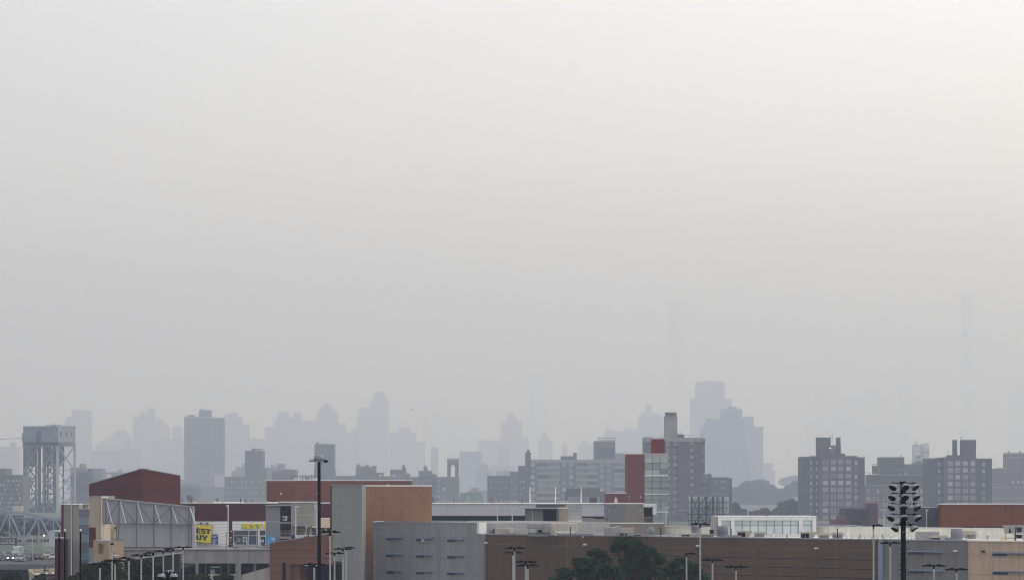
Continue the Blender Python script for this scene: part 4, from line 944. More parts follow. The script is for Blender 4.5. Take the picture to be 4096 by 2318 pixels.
for (a_, b_, y) in ((1064, 1119.5, 2084), (1184, 1258, 2057)): g.pb(f, a_, b_, y, y + 1, -.01, .006 if b_ < 1150 else .306)
g.build('score_line', CAPW, t)
MB().pb(f, 1188, 1195, 2031, 2043, 0, .33).build('wall_box', HG, t)
g = MB(); g.tube([P(1222, 2106, 394.5), P(1226, 2106, 394.5), P(1222, 2138, 394.5)], .05, 6).pb(fd(394.6), 1220, 1240, 2103.5, 2105.5, -.1, 0); g.build('downpipe', CAPW, t)
t = thing('blue_store_sign', 'bright blue panel sign with small white word at the stair tower foot', 'sign', (X(1084, 394.5), 394.5, 5.2)); fs = flat(394.5)
MB().pb(fs, 1067, 1102.5, 2142, 2178, -.15, .0).build('panel', M('sign_sky_blue', (56, 128, 178), 394), t); g = MB(); put_text(g, fs, 'UP', 1088, 1098, 2147, 2161, .02, .02, .02, 0, R(-80)); g.build('lettering', WHITE, t)
f = flat(425); t = thing('tan_annex', 'beige band wall right of the stair tower above yellow sign reflection painted on glass', 'building', (X(1290, 425), 425, 0))
MB().pb(f, 1240, 1330, 2073, 2109, -4, 0).build('wall', M('annex_tan', (176, 158, 140), 425), t); MB().pb(f, 1240, 1330, 2070, 2073, -4, .1).build('coping', CAPW, t)
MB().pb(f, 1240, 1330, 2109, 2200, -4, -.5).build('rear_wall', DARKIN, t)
o = MB().pb(f, 1228, 1302, 2110, 2142, -.6, -.3).build('window', M('painted_reflection_olive', (112, 104, 58), 425), t)  # sign reflection in the glass, painted as olive panel with dark letters
g = MB(); block_word(g, f, 'BEST', 1231, 1299, 2111, 2125, -.27, .03, 0); block_word(g, f, 'BUY', 1231, 1283, 2128, 2142, -.27, .03, 0); g.build('lettering', M('painted_reflection_dark', (52, 58, 68), 425), o)
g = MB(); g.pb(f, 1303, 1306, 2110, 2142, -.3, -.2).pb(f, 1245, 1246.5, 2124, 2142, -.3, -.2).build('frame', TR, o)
tag(MB().pb(fd(392), 1166, 1183, 2139, 2154, -.8, 0).build('dark_cabinet', DARKIN), 'black cabinet box above the terracotta coping', 'cabinet')
tag(MB().pb(fd(391), 1183, 1266, 2139, 2152, -1.5, 0).build('parked_trailer', M('trailer_grey', (150, 150, 156), 391)), 'pale low trailer side showing above the terracotta coping', 'trailer')
for k, x in enumerate((1218, 1227, 1234)):
    b_ = thing('bird', ('left', 'middle', 'right')[k] + ' of three dark birds on the slanting terracotta coping', 'bird', P(x, 2147 - k * 1.5, 300), 'birds on the terracotta coping')
    MB().lathe([(.001, -.14), (.045, -.08), (.065, 0), (.04, .09), (.001, .12)], P(x, 2145.3 - k * 1.5, 300), (.8, .2, .6), n=8).build('body', JOINT, b_); MB().ball(P(x + 2, 2142 - k * 1.5, 300), .038, 6).build('head', JOINT, b_)

# shoebox lot lamps on the decks
def shoebox(x, ytop, ybot, D, wpx, lab, side=0, m=None):
    m = m or M('deck_lamp_grey', (152, 158, 172), 400)
    t = thing('deck_lamp', lab, 'street lamp', (X(x, D), D, max(0, Z(ybot, D))), 'shoebox lamps on the parking decks')
    MB().cyl(P(x, ybot, D), P(x, ytop + 2, D), .09, .075, 8).build('pole', m, t)
    if side: MB().pb(fd(D), *(sorted((x + side * wpx, x + side * -2))), ytop - 1, ytop + 4.5, -.5, 0).build('lamp_head', m, t)
    else:
        for a_, b_ in ((x - wpx / 2, x - 2), (x + 2, x + wpx / 2)): MB().pb(fd(D), a_, b_, ytop - 2.5, ytop + 2.8, -.5, 0).build('lamp_head', m, t)
shoebox(912.5, 2019, 2196, 372, 9, 'single-head deck lamp in front of the maroon store wall', -1)
shoebox(1183, 2023, 2160, 385, 11, 'deck lamp standing before the grey stair tower', 1); shoebox(1268, 2021, 2160, 385, 24, 'deck lamp between the stair tower and the black mast')
shoebox(1990, 2023, 2115, 400, 26, 'left deck lamp in front of the long lilac grey wall'); shoebox(2049, 2029, 2115, 395, 30, 'right deck lamp beside the canopy pavilion')
shoebox(2462, 2027, 2090, 380, 30, 'twin-pole deck lamp before the grey box left of the glass tower'); shoebox(2468.5, 2028, 2090, 386, 14, 'thinner deck lamp right behind the twin-headed one at the grey box', 1)
shoebox(2664, 2027, 2116, 420, 22, 'faint deck lamp in front of the glass stair tower'); shoebox(2991, 2031, 2062, 420, 27, 'deck lamp rising behind the glass gallery left part')
shoebox(3535.5, 2038, 2120, 430, 26, 'hazy deck lamp left of the floodlight mast'); shoebox(3706, 2036, 2122, 352, 8, 'single-head lamp in front of the dark grey wall right of the mast', 1)

# ------------------------------------------------------------------ parked cars on the deck
CG = glassmat('car_glass', (.06, .07, .08), rough=.15, spec=.5); TY = mat('tyre_rubber', (.02, .02, .02)); HLG = mat('headlight_glass', (.7, .7, .7), rough=.1)
LIT = emit('headlight_on', (1, .97, .88), 4.0)
def car(x, y0, D, yaw, paint, label, zb=0.0, kind='car', lit=False, group='cars', s=1.0):
    """local: +X nose, wheels at z=0"""
    L, W, Ht = (4.5, 1.8, 1.45) if kind == 'car' else ((4.7, 1.9, 1.75) if kind == 'suv' else (5.6, 2.0, 2.6))
    L *= s; W *= s; Ht *= s
    t = thing({'car': 'parked_car', 'suv': 'moving_suv', 'van': 'delivery_van'}[kind] if kind != 'car' else ('moving_car' if group.endswith('highway') else 'parked_car'), label, 'van' if kind == 'van' else 'car', (0, 0, 0), group)
    hw = W / 2
    if kind == 'van': prof = [(-.5, .3), (-.5, .96), (-.46, 1), (.18, 1), (.30, .93), (.40, .58), (.49, .48), (.5, .18), (.46, .14), (-.46, .14)]; cab = (.19, .90, .37, .60)
    elif kind == 'suv': prof = [(-.5, .2), (-.49, .6), (-.44, .95), (-.3, 1), (.05, 1), (.22, .66), (.46, .56), (.5, .42), (.5, .16), (-.48, .14)]; cab = (.07, .96, .21, .68)
    else: prof = [(-.5, .2), (-.5, .6), (-.36, .66), (-.22, .98), (.02, 1), (.2, .66), (.44, .54), (.5, .4), (.5, .15), (-.48, .13)]; cab = (.035, .965, .19, .69)
    m = MB(); n = len(prof); vs = []
    for sy, inn in ((-1, 1), (1, 1)):
        for a_, b_ in prof: vs.append((a_ * L, sy * hw * (1 if b_ < .6 else .86), b_ * Ht))
    fs = [tuple(range(n)), tuple(range(2 * n - 1, n - 1, -1))] + [(i, i + n, (i + 1) % n + n, (i + 1) % n) for i in range(n)]
    m.add(vs, fs); m.build('body', paint, t)
    a0, b0, a1, b1 = cab; ww = hw * .80
    m = MB(); e = .012
    m.add([((a0 + e) * L, -ww, b0 * Ht + e), ((a1 + e) * L, -ww, b1 * Ht + e), ((a1 + e) * L, ww, b1 * Ht + e), ((a0 + e) * L, ww, b0 * Ht + e), ((a0 - .01) * L, -ww, b0 * Ht - .05), ((a1 - .01) * L, -ww, b1 * Ht - .05), ((a1 - .01) * L, ww, b1 * Ht - .05), ((a0 - .01) * L, ww, b0 * Ht - .05)],
          [(0, 1, 2, 3), (4, 7, 6, 5), (0, 4, 5, 1), (1, 5, 6, 2), (2, 6, 7, 3), (3, 7, 4, 0)]); m.build('windscreen', CG, t)
    for sy in (-1, 1):
        m = MB(); y = sy * (hw * .87 + .004); xs0, xs1 = (-.30, .02) if kind != 'van' else (.14, .30)
        m.add([(xs0 * L - .02, y, .93 * Ht), (xs1 * L, y, .93 * Ht), ((xs1 + .12) * L, sy * (hw * .93), .68 * Ht), ((xs0 - .05) * L, sy * (hw * .93), .68 * Ht), (xs0 * L, y - sy * .06, .93 * Ht), (xs1 * L, y - sy * .06, .93 * Ht), ((xs1 + .12) * L, y - sy * .06, .68 * Ht), ((xs0 - .05) * L, y - sy * .06, .68 * Ht)],
              [(0, 1, 2, 3), (7, 6, 5, 4), (0, 4, 5, 1), (1, 5, 6, 2), (2, 6, 7, 3), (3, 7, 4, 0)]); m.build('side_window', CG, t)
        MB().wb(.485 * L, .503 * L, sy * hw * .62 - .17, sy * hw * .62 + .17, .40 * Ht if kind != 'van' else .30 * Ht, .40 * Ht + .13 if kind != 'van' else .30 * Ht + .16).build('headlight', LIT if lit else HLG, t)
        MB().beam((.18 * L, sy * hw, .68 * Ht), (.18 * L, sy * (hw + .16), .70 * Ht), .14, .12).build('mirror', paint, t)
        for xw in (-.31, .31):
            o = MB().cyl((xw * L, sy * (hw - .2), .32), (xw * L, sy * (hw + .01), .32), .32, .32, 16).build('wheel', TY, t)
            MB().cyl((xw * L, sy * (hw), .32), (xw * L, sy * (hw + .02), .32), .19, .19, 12).build('rim', GALV, o)
    MB().wb(.495 * L, .505 * L, -hw * .35, hw * .35, .24 * Ht, .36 * Ht).build('grille', JOINT, t)
    t.location = (X(x, D), D, zb); t.rotation_euler = (0, 0, yaw)
    return t
PS = mat('silver_car_paint', (.24, .26, .28), rough=.3, metal=.2, var=.05); PD = mat('dark_car_paint', (.04, .045, .06), rough=.25, var=.05); PW = mat('white_car_paint', (.32, .34, .37), rough=.3, var=.04)
PB = mat('blue_grey_car_paint', (.10, .125, .17), rough=.25, var=.05); PY = mat('pale_yellow_car_paint', (.36, .31, .22), rough=.3, var=.05)
car(965, 0, 376, R(-58), PS, 'silver car parked on the deck in front of the shop window', 5.2, group='cars parked on the deck', s=.85); car(1046, 0, 374, R(-125), PB, 'grey blue car parked on the deck by the shop door', 5.2, group='cars parked on the deck', s=.85); car(1092, 0, 377, R(-100), PD, 'dark car mostly hidden behind the terracotta block top', 5.15, group='cars parked on the deck')
tag(MB().pb(fd(366), 913, 922, 2177, 2186, -.5, 0).build('black_bin', DARKIN), 'black bin at the foot of the single-head deck lamp', 'bin')
tag(MB().pb(fd(367), 903.5, 907, 2126, 2194, -.1, 0).build('dark_post', HG), 'plain grey post left of the deck lamp', 'post')
# ------------------------------------------------------------------ long lilac-grey store and its neighbours
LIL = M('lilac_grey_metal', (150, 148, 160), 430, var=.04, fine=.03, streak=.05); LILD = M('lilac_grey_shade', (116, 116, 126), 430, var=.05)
DMB = M('dark_band', (54, 50, 66), 430, var=.05); BAND = M('brown_grey_wall', (124, 116, 112), 370, k=.44, var=.05, streak=.05)
f = flat(430); t = thing('long_grey_store', 'long pale lilac grey store wall with a dark band below', 'building', (X(2050, 430), 430, 0))
w_ = MB().pb(f, 1700, 2144, 2014, 2061, -25, 0).build('wall', LIL, t); MB().pb(f, 1698, 2431, 2011, 2014, -25, .15).build('coping', CAPW, t)
MB().pb(f, 2328, 2422, 2014, 2063, -25, .0).build('wall', LIL, t); sl = MB().pb(f, 2262, 2328, 2014, 2084, -25, .08).build('slatted_wall', M('slatted_grey', (136, 137, 146), 430), t)
g = MB()
for y in (2027, 2042, 2057, 2072): g.pb(f, 2262.5, 2327.5, y, y + 1, -.1, .088)
g.build('slat_joint', JOINTG, sl)
g = MB()
for x in (1790, 1880, 1960, 2050, 2130): g.pb(f, x, x + .6, 2015, 2060, -.1, .006)
g.build('panel_joint', LILD, w_)
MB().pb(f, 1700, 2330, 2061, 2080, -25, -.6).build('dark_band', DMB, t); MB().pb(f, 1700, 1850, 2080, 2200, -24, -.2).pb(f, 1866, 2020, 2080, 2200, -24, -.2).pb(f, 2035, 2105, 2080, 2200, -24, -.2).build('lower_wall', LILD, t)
MB().pb(f, 1845, 1870, 2080, 2200, -24, -.4).pb(f, 2015, 2040, 2080, 2200, -24, -.4).build('pillar', DMB, t)
MB().pb(f, 2328, 2422, 2063, 2071, -20, -.5).build('dark_band', DARKIN, t); MB().pb(f, 2328, 2429, 2073, 2100, -20, -.1).build('lower_wall', BAND, t); MB().pb(f, 2328, 2376, 2071.5, 2073.5, -20, .0).build('ledge', CAPW, t)
MB().pb(fd(429), 2274, 2329, 2080, 2087, -1, .5).build('awning', CAPW, t)
f = flat(385); t = thing('canopy_pavilion', 'grey entrance pavilion with thin flat canopy and dark open bay', 'pavilion', (X(2190, 385), 385, 0))
G1 = M('pavilion_grey', (98, 103, 108), 385, var=.04, streak=.05)
MB().pb(f, 2101, 2173, 2034, 2110, -6, 0).build('wall', G1, t); MB().pb(fd(389), 2170, 2232, 2034, 2110, -.4, 0).build('dark_bay', M('bay_navy', (58, 62, 80), 388), t)
MB().pb(f, 2226, 2236, 2034, 2110, -6, -.1).build('side_pier', G1, t); MB().pb(f, 2235, 2274, 2032, 2110, -6, .05).build('tan_wall', M('pavilion_tan', (140, 129, 118), 385), t)
MB().pb(f, 2233, 2275, 2029, 2032, -6, .15).build('coping', CAPW, t)
MB().pb(f, 2085, 2228, 2029.5, 2033, -7, .9).build('canopy', M('canopy_grey', (128, 130, 134), 385), t)
MB().pb(fd(395), 2144, 2226, 2016, 2030, -6, 0).build('raised_wall', M('raised_slate', (86, 88, 96), 395), t); MB().pb(fd(395), 2144, 2264, 2013, 2016, -6, .1).build('coping', COPE, t); MB().pb(fd(395.1), 2226, 2261, 2016, 2030, -6, 0).build('raised_tan_wall', M('raised_brown', (104, 98, 96), 395), t)
MB().pb(f, 2130.5, 2132, 2038, 2110, 0, .08).build('downpipe', CAPW, t)
f = flat(372); t = thing('grey_corner_block', 'blank grey and taupe block left of the red stair tower', 'building', (X(2500, 372), 372, 0))
MB().pb(f, 2430, 2501, 2014, 2110, -8, 0).build('wall', M('corner_grey', (102, 108, 114), 372), t); MB().pb(f, 2501, 2576, 2014, 2110, -8, .02).build('wall', M('corner_taupe', (116, 112, 108), 372), t)
MB().pb(f, 2422, 2430, 2011, 2070, -7, -.2).build('side_wall', BLUEL, t); MB().pb(f, 2422, 2577, 2010.5, 2014, -8, .12).build('coping', CAPW, t)
MB().pb(f, 2424, 2576, 2055, 2056, -.1, .03).build('score_line', HG, t); MB().pb(f, 2433, 2440, 2034, 2046, -.1, .05).pb(f, 2454, 2459, 2036, 2044, -.1, .05).pb(f, 2558, 2565, 2034, 2047, -.1, .06).build('wall_hatch', HG, t)
MB().pb(f, 2576, 2611, 2029, 2090, -6, -2).build('balcony_recess', M('balcony_dark', (74, 74, 92), 372), t); MB().pb(f, 2574, 2627, 2015, 2025, -6, .2).build('balcony_roof', FRM, t); MB().pb(f, 2611, 2626, 2025, 2056, -4, .1).build('balcony_wall', FRM, t)
g = MB()
for k in range(4): g.pb(f, 2577 + 9 * k, 2578 + 9 * k, 2067, 2090, -.05, 0)
g.pb(f, 2576, 2608, 2066, 2067.2, -.05, .01); g.build('balcony_rail', GALV, t)
f = flat(355); t = thing('taupe_band_wall', 'long low taupe wall with white cap behind the white roof', 'wall', (X(2480, 355), 355, 0))
MB().pb(f, 2315, 2655, 2093, 2140, -3, 0).build('wall', BAND, t); MB().pb(f, 2313, 2656, 2089.5, 2093, -3.1, .1).build('coping', CAPW, t)
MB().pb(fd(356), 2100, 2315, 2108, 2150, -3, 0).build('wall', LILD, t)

# red stair tower with glazed shaft
f = flat(470); t = thing('red_stair_tower', 'red-walled tower with a tall pale green glass shaft', 'building', (X(2590, 470), 470, 0))
RT = M('tower_red', (112, 80, 90), 470, k=.42, var=.05, fine=.05); GLS = glassmat('shaft_glass', alb((142, 154, 154), 470)); GLS2 = glassmat('shaft_glass_deep', alb((120, 134, 138), 470))
MB().pb(f, 2508, 2578, 1815, 2100, -9, 0).build('wall', RT, t); MB().pb(f, 2507, 2674, 1812, 1815, -9, .15).build('coping', CAPW, t)
MB().pb(f, 2423, 2508, 1972, 2100, -6, -.1).build('low_wing', RT, t); MB().pb(f, 2422, 2508, 1969.5, 1972, -6, .05).build('coping', CAPW, t)
MB().pb(f, 2578, 2673, 1815, 1828, -8, -.05).build('spandrel', M('spandrel_grey', (150, 148, 156), 470), t)
ys = [1828, 1850, 1875, 1897, 1903, 1924, 1950, 1972, 1977, 1997, 2021, 2043, 2048, 2069, 2095, 2118]
for i in range(len(ys) - 1):
    a_, b_ = ys[i], ys[i + 1]
    if b_ - a_ < 8: MB().pb(f, 2577.5, 2673.5, a_, b_, -8, .08).build('spandrel', FRM, t); continue
    for j in range(3):
        MB().pb(f, 2579 + j * 31.4, 2579 + (j + 1) * 31.4 - 1, a_, b_ - 1, -8, -.1).build('window', GLS if (i * 3 + j) % 5 < 3 and i < 4 else GLS2, t)
g = MB()
for j in (0, 1, 2, 3): g.pb(f, 2578 + j * 31.4, 2579.2 + j * 31.4, 1828, 2118, -.15, 0)
for y in ys[1:]: g.pb(f, 2578, 2673, y - 1, y, -.15, -.004)
g.build('mullion', M('mullion_teal', (96, 112, 116), 470), t)
for x in (2516, 2562): MB().pb(f, x, x + 1.5, 1980, 1992, 0, .1).build('wall_light', CAPW, t)
f = flat(476); t = thing('lift_overrun_block', 'small red and grey block rising above the glass shaft', 'building', (X(2630, 476), 476, 0)); 
MB().pb(f, 2609.5, 2659, 1754, 1900, -5, 0).build('wall', M('lift_red', (104, 67, 74), 476), t); MB().pb(f, 2609, 2660, 1752, 1754, -5, .1).build('coping', CAPW, t)
tag(unit('exhaust_stack', 'short pale stepped stack on the low red wing roof', 'vent pipe', [('base', 2458, 2470, 1994, 2011, .6, HV2), ('pipe', 2461, 2466, 1986, 1994, .4, HV2)], 380))
# white masts on the long store roof
for i, x in enumerate((2120, 2222, 2324.5)):
    tag(MB().cyl(P(x, 2012, 436), P(x, 1945, 436), .10, .06, 8).build('white_mast', CAPW), ('left', 'middle', 'right')[i] + ' of three plain white masts on the long grey store', 'mast', 'white masts on the grey store roof')
RB = Z(2012, 440)
drum('dim vent drum on the long store roof left end, beside the orange block', 1718, 1750, 1983, 1998, 2012, 445); drum('brownish vent drum on the roof before the church green roof', 1960, 1982, 1985, 1998, 2012, 445, M('drum_mauve', (110, 104, 116), 440))
drum('dim vent drum on the long store roof right of the previous drums', 2032, 2034, 2003, 2006, 2012, 445)
for x0, x1, y0, lab in ((1756, 1778, 1998, 'small open box on the long store roof beside the left drum'), (1784, 1814, 2004, 'low flat box on the long store roof, left'), (1872, 1936, 2004, 'long low box on the grey store roof, centre left'), (2006, 2074, 2004, 'long low box on the grey store roof, centre right')):
    unit('roof_box', lab, 'roof box', [('casing', x0, x1, y0, 2012, 2, HG), ('lid', x0 + (x1 - x0) * .3, x1 - 4, y0 - 1.5, y0, 1, GALV)], 446)
unit('roof_box', 'dark teal box on legs between the middle and right masts roof end', 'rooftop unit', [('casing', 2358, 2387, 1987, 2009, 1.2, M('teal_box', (80, 88, 104), 440)), ('leg', 2360, 2362, 2009, 2012, .1, JOINT), ('leg', 2382, 2384, 2009, 2012, .1, JOINT)], 442)
for x, lab in ((1816, 'thin black pipe on the long store roof near the orange block'), (2089, 'thin black pipe on the long store roof left of the masts')):
    tag(MB().cyl(P(x, 2012, 440), P(x, 1994, 440), .055, .055, 6).build('vent_pipe', BLACK), lab, 'vent pipe')
t = thing('security_camera_pole', 'slender pole with a white camera head above the left roof', 'camera pole', P(1775, 2000, 440)); MB().cyl(P(1775, 2012, 440), P(1777, 1954, 440), .035, .03, 6).build('pole', HG, t); MB().ball(P(1778, 1953, 439.8), .12, 8).build('camera', WHITE, t)
for x, lab in ((2235, 'round dark fan housing on the roof beside the middle mast'), (2264, 'curved pale exhaust elbow above the slatted wall')):
    t = thing('roof_fan', lab, 'roof fan', P(x, 2012, 440)); MB().cyl(P(x - 6, 2007, 440), P(x + 6, 2007, 440), .2, .16, 12).build('housing', HG, t); MB().tube([P(x + 3, 2012, 439.6), P(x + 5, 2006, 439.6), P(x + 9, 2004, 439.6)], .1, 8).build('elbow', GALV, t)

# lattice billboard seen from behind
f = flat(366); D = 366.0; t = thing('lattice_billboard', 'tall steel lattice frame of a billboard with pale panels behind', 'billboard', (X(2834, 366), 366, 0))
g = MB(); PN = M('lattice_panel', (160, 168, 172), 368, var=.05)
for c_, (a_, b_) in enumerate(((2753, 2765), (2768, 2795), (2797, 2851), (2858, 2888), (2898, 2916))):
    for (y0, y1) in ((1984, 2006), (2008, 2029), (2031, 2052), (2057, 2078), (2080, 2102), (2104, 2140)): g.pb(fd(367), a_, b_, y0, y1, -.08, 0)
g.build('back_panel', PN, t)
LS = M('lattice_steel', (84, 94, 112), 366, var=.08)
for a_, w__ in ((2764, 6), (2793, 5), (2822, 6), (2849.5, 6), (2867, 5), (2888, 5)): MB().pb(f, a_, a_ + w__, 1978, 2145, -.3, 0).build('post', LS, t)
MB().pb(fd(365.8), 2753, 2917, 1979, 1984, -.2, 0).build('top_beam', M('lattice_beam', (112, 116, 130), 366), t); MB().pb(fd(365.8), 2753, 2917, 2053.5, 2057.5, -.2, 0).build('middle_beam', LS, t)
g = MB()
for y in (2007, 2030, 2080, 2103): g.pb(fd(366.6), 2753, 2917, y - .8, y + .8, -.1, 0)
for x in (2753, 2779, 2808, 2836, 2878, 2904, 2916): g.pb(fd(366.7), x, x + 1, 1984, 2145, -.1, 0)
g.build('grid_rail', LS, t)
for a_, b_ in (((2768, 1986), (2793, 2052)), ((2793, 1986), (2768, 2052)), ((2824, 1986), (2797, 2020)), ((2848, 1988), (2826, 2045)), ((2797, 2024), (2822, 2052)), ((2768, 2060), (2795, 2112)), ((2795, 2060), (2768, 2112)), ((2848, 2060), (2826, 2118)), ((2800, 2060), (2822, 2094)), ((2826, 2086), (2850, 2130)), ((2852, 2008), (2826, 2030))):
    MB().beam(P(*a_, D - .3), P(*b_, D - .3), .10, .10).build('brace', LS, t)
MB().pb(fd(365.4), 2817, 2834, 1985, 1991, -.1, 0).pb(fd(365.4), 2815, 2838, 2026, 2034, -.1, 0).pb(fd(365.4), 2818, 2832, 2046, 2053, -.1, 0).build('gusset', LS, t)

# right orange wall and the dark grey wall beside it
f = flat(348); t = thing('orange_wall_building', 'long orange brown building at right with a stained top and gap below', 'building', (X(3900, 348), 348, 0))
OR2 = M('orange_brown_stucco', (118, 78, 70), 348, k=.42, var=.05, fine=.06, scale=.3)
fo = Fr(3764, 348, 4200, 344.5)
w_ = MB(); z1 = fo.z(3764, 2016.5); zb = fo.z(3846, 2104)
w_.box(fo, 0, fo.u(3846), -9, 0, 0, z1).box(fo, fo.u(3846), fo.u(4200), -9, 0, zb, z1); w_ = w_.build('wall', OR2, t)
MB().box(fo, -.35, -.0, -9, .02, 0, z1 - .02).build('side_edge', M('orange_edge', (92, 70, 66), 348), t); MB().box(fo, -.4, fo.u(4200), -9, .15, z1, z1 + .12).build('coping', CAPW, t)
g = MB()
for x in (3806, 3880, 3967, 4046): g.box(fo, fo.u(x), fo.u(x) + .03, 0, .005, 2, z1 - .05)
g.build('score_line', mat('orange_joint2', (.11, .055, .04)), w_); MB().upoly(fo, [(fo.u(4019), z1 - .01), (fo.u(4025), z1 - .01), (fo.u(4023.5), z1 - .75), (fo.u(4021.5), z1 - .7)], -.01, .006).build('stain', M('stain_brown', (76, 56, 56), 348), w_)
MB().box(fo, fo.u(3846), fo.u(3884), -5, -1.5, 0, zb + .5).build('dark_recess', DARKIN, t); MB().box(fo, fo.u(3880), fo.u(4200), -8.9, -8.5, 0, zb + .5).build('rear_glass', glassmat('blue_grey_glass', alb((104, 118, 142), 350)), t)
MB().box(fo, fo.u(4010), fo.u(4030), -8.9, -1, 3, zb).build('pier', FRM, t)
tag(MB().lathe([(.001, -.12), (.05, -.04), (.06, .04), (.001, .12)], P(3822, 2010, 343), (.6, 0, .9), n=8).ball(P(3824, 2006.5, 343), .035, 6).build('bird', JOINT), 'small dark bird standing on the orange wall coping', 'bird')
f = flat(353); t = thing('dark_grey_block', 'plain dark grey block between floodlight mast and orange wall', 'building', (X(3708, 353), 353, 0))
MB().pb(f, 3662, 3756, 2029, 2200, -8, 0).build('wall', M('slate_wall', (86, 90, 102), 353, var=.05), t); MB().pb(f, 3660, 3757, 2026.5, 2029, -8, .1).build('coping', COPE, t)
g = MB(); g.pb(f, 3715, 3736, 2052, 2053, -.05, .02).pb(f, 3738, 3752, 2052, 2080, -.05, .015).pb(f, 3664, 3700, 2078, 2079, -.05, .02); g.build('wall_hatch', M('hatch_slate', (78, 82, 94), 353), t)
# hazy station-like structures right of the gallery
f = flat(900); t = thing('arched_sheds', 'dark teal stack of metal sheds below the brick apartment block', 'shed', (X(3430, 900), 900, 0)); TL = M('shed_teal', (74, 84, 96), 900, var=.2)
MB().pb(f, 3386, 3421, 2032, None, -20, 0).build('shed', TL, t); MB().pb(fd(898), 3418, 3446, 2036, None, -20, 0).build('shed', TL, t); MB().pb(fd(897), 3443, 3477, 2032, None, -20, 0).build('shed', TL, t)
g = MB()
for x in (3392, 3404, 3410, 3428, 3436, 3452, 3462, 3470): g.pb(fd(896), x, x + 3, 2038, 2078, -.2, 0)
g.build('rib', M('shed_rib', (64, 74, 84), 900), t)
f = flat(800); t = thing('lattice_rooftop', 'long low grey roof crossed by pale steel struts', 'roof', (X(3400, 800), 800, 0)); MB().poly(f, [(3255, 2140), (3265, 2112), (3330, 2100), (3480, 2104), (3640, 2112), (3640, 2140)], -40, 0).build('roof', M('lattice_roof_slate', (92, 98, 116), 800, var=.2), t)
g = MB()
for a_, b_ in (((3262, 2116), (3342, 2098)), ((3310, 2121), (3342, 2096)), ((3262, 2112), (3278, 2098)), ((3280, 2123), (3405, 2098)), ((3405, 2098), (3500, 2112)), ((3405, 2118), (3440, 2104)), ((3300, 2106), (3420, 2110)), ((3420, 2108), (3580, 2112))): g.beam(P(*a_, 798), P(*b_, 798), .16)
g.build('strut', M('strut_pale', (156, 164, 184), 800), t)
tag(MB().pb(fd(880), 3354, 3388, 2062, 2078, -6, 0).pb(fd(881), 3326, 3400, 2076, None, -6, 0).build('low_red_building', M('low_mauve_brick', (112, 98, 108), 880)), 'low mauve brick building under the left apartment block', 'building')
t = thing('brown_chimney_block', 'squat brown block with orange cap left of the floodlight mast', 'building', (X(3493, 950), 950, 0)); MB().pb(fd(950), 3474, 3511, 2006, None, -10, 0).build('wall', M('block_mauve', (98, 92, 106), 950), t); MB().pb(fd(950), 3474, 3511, 2004, 2011, -10, .2).build('cap', M('block_cap', (140, 122, 116), 950), t)
# ------------------------------------------------------------------ lift bridge tower and truss span
BS = M('bridge_steel', (126, 142, 158), 1900, k=.44, var=.08, scale=.1, streak=.08); BSP = M('bridge_steel_painted_lit', (152, 160, 174), 1900, k=.46, var=.08, scale=.1); BSD = M('bridge_steel_dark', (106, 116, 136), 1900, var=.1, scale=.1); CWT = M('counterweight_concrete', (132, 138, 146), 1910, var=.1, scale=.1)  # BSP is the same steel with the sunlit right side painted in
D = 1900.0; f = flat(D); fa = Fr(93, 1899, 231, 1896); fb = Fr(231, 1896, 302, 1900)
t = thing('lift_bridge_tower', 'pale blue steel lift bridge tower with machine house on top', 'bridge tower', (X(200, D), D, 0))
m = MB(); m.box(fa, 0, fa.u(231), -6, 0, Z(1765, D), Z(1706, D)).build('machine_house', BS, t)
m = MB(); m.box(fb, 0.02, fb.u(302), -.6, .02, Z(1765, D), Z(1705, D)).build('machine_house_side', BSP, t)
o = MB().box(fa, -.3, fa.u(231), -6, .2, Z(1706, D), Z(1703.5, D)).box(fb, 0, fb.u(303), -.8, .25, Z(1706, D), Z(1703.5, D)).build('roof', BS, t)
for x in (244, 265.5, 287): MB().pb(fb, x - 3, x + 2, 1726, 1743, -.1, .12).build('window', BSD, t)
g = MB()
for x in (252, 272, 293): g.pb(fb, x, x + 1, 1706, 1765, -.1, .1)
for x in (108, 130, 153, 170, 190, 212): g.pb(fa, x, x + .8, 1706, 1765, -.1, .08)
g.build('panel_seam', BSD, t)
for a_, b_ in ((87, 142), (163, 224)):
    prof = [(a_, 1766), (a_, 1738), (a_ + 4, 1729), (a_ + 12, 1724), (b_ - 6, 1724), (b_, 1732), (b_, 1766)]
    MB().poly(fd(1892), prof, -10, 0).build('sheave_hood', BS, t)
MB().pb(fd(1893), 150, 160, 1722, 1768, -6, 0).build('hood_gap', BSD, t)
MB().pb(f, 92, 228, 1766, 1782, -20, -2).build('platform', BSD, t); MB().pb(fd(1894), 88, 232, 1780, 1783, -3, 0).pb(fd(1894), 88, 89, 1764, 1783, -.3, 0).build('walkway', BS, t); MB().pb(fd(1904), 232, 301, 1766, 1784, -3, 0).build('cross_girder', BSP, t)
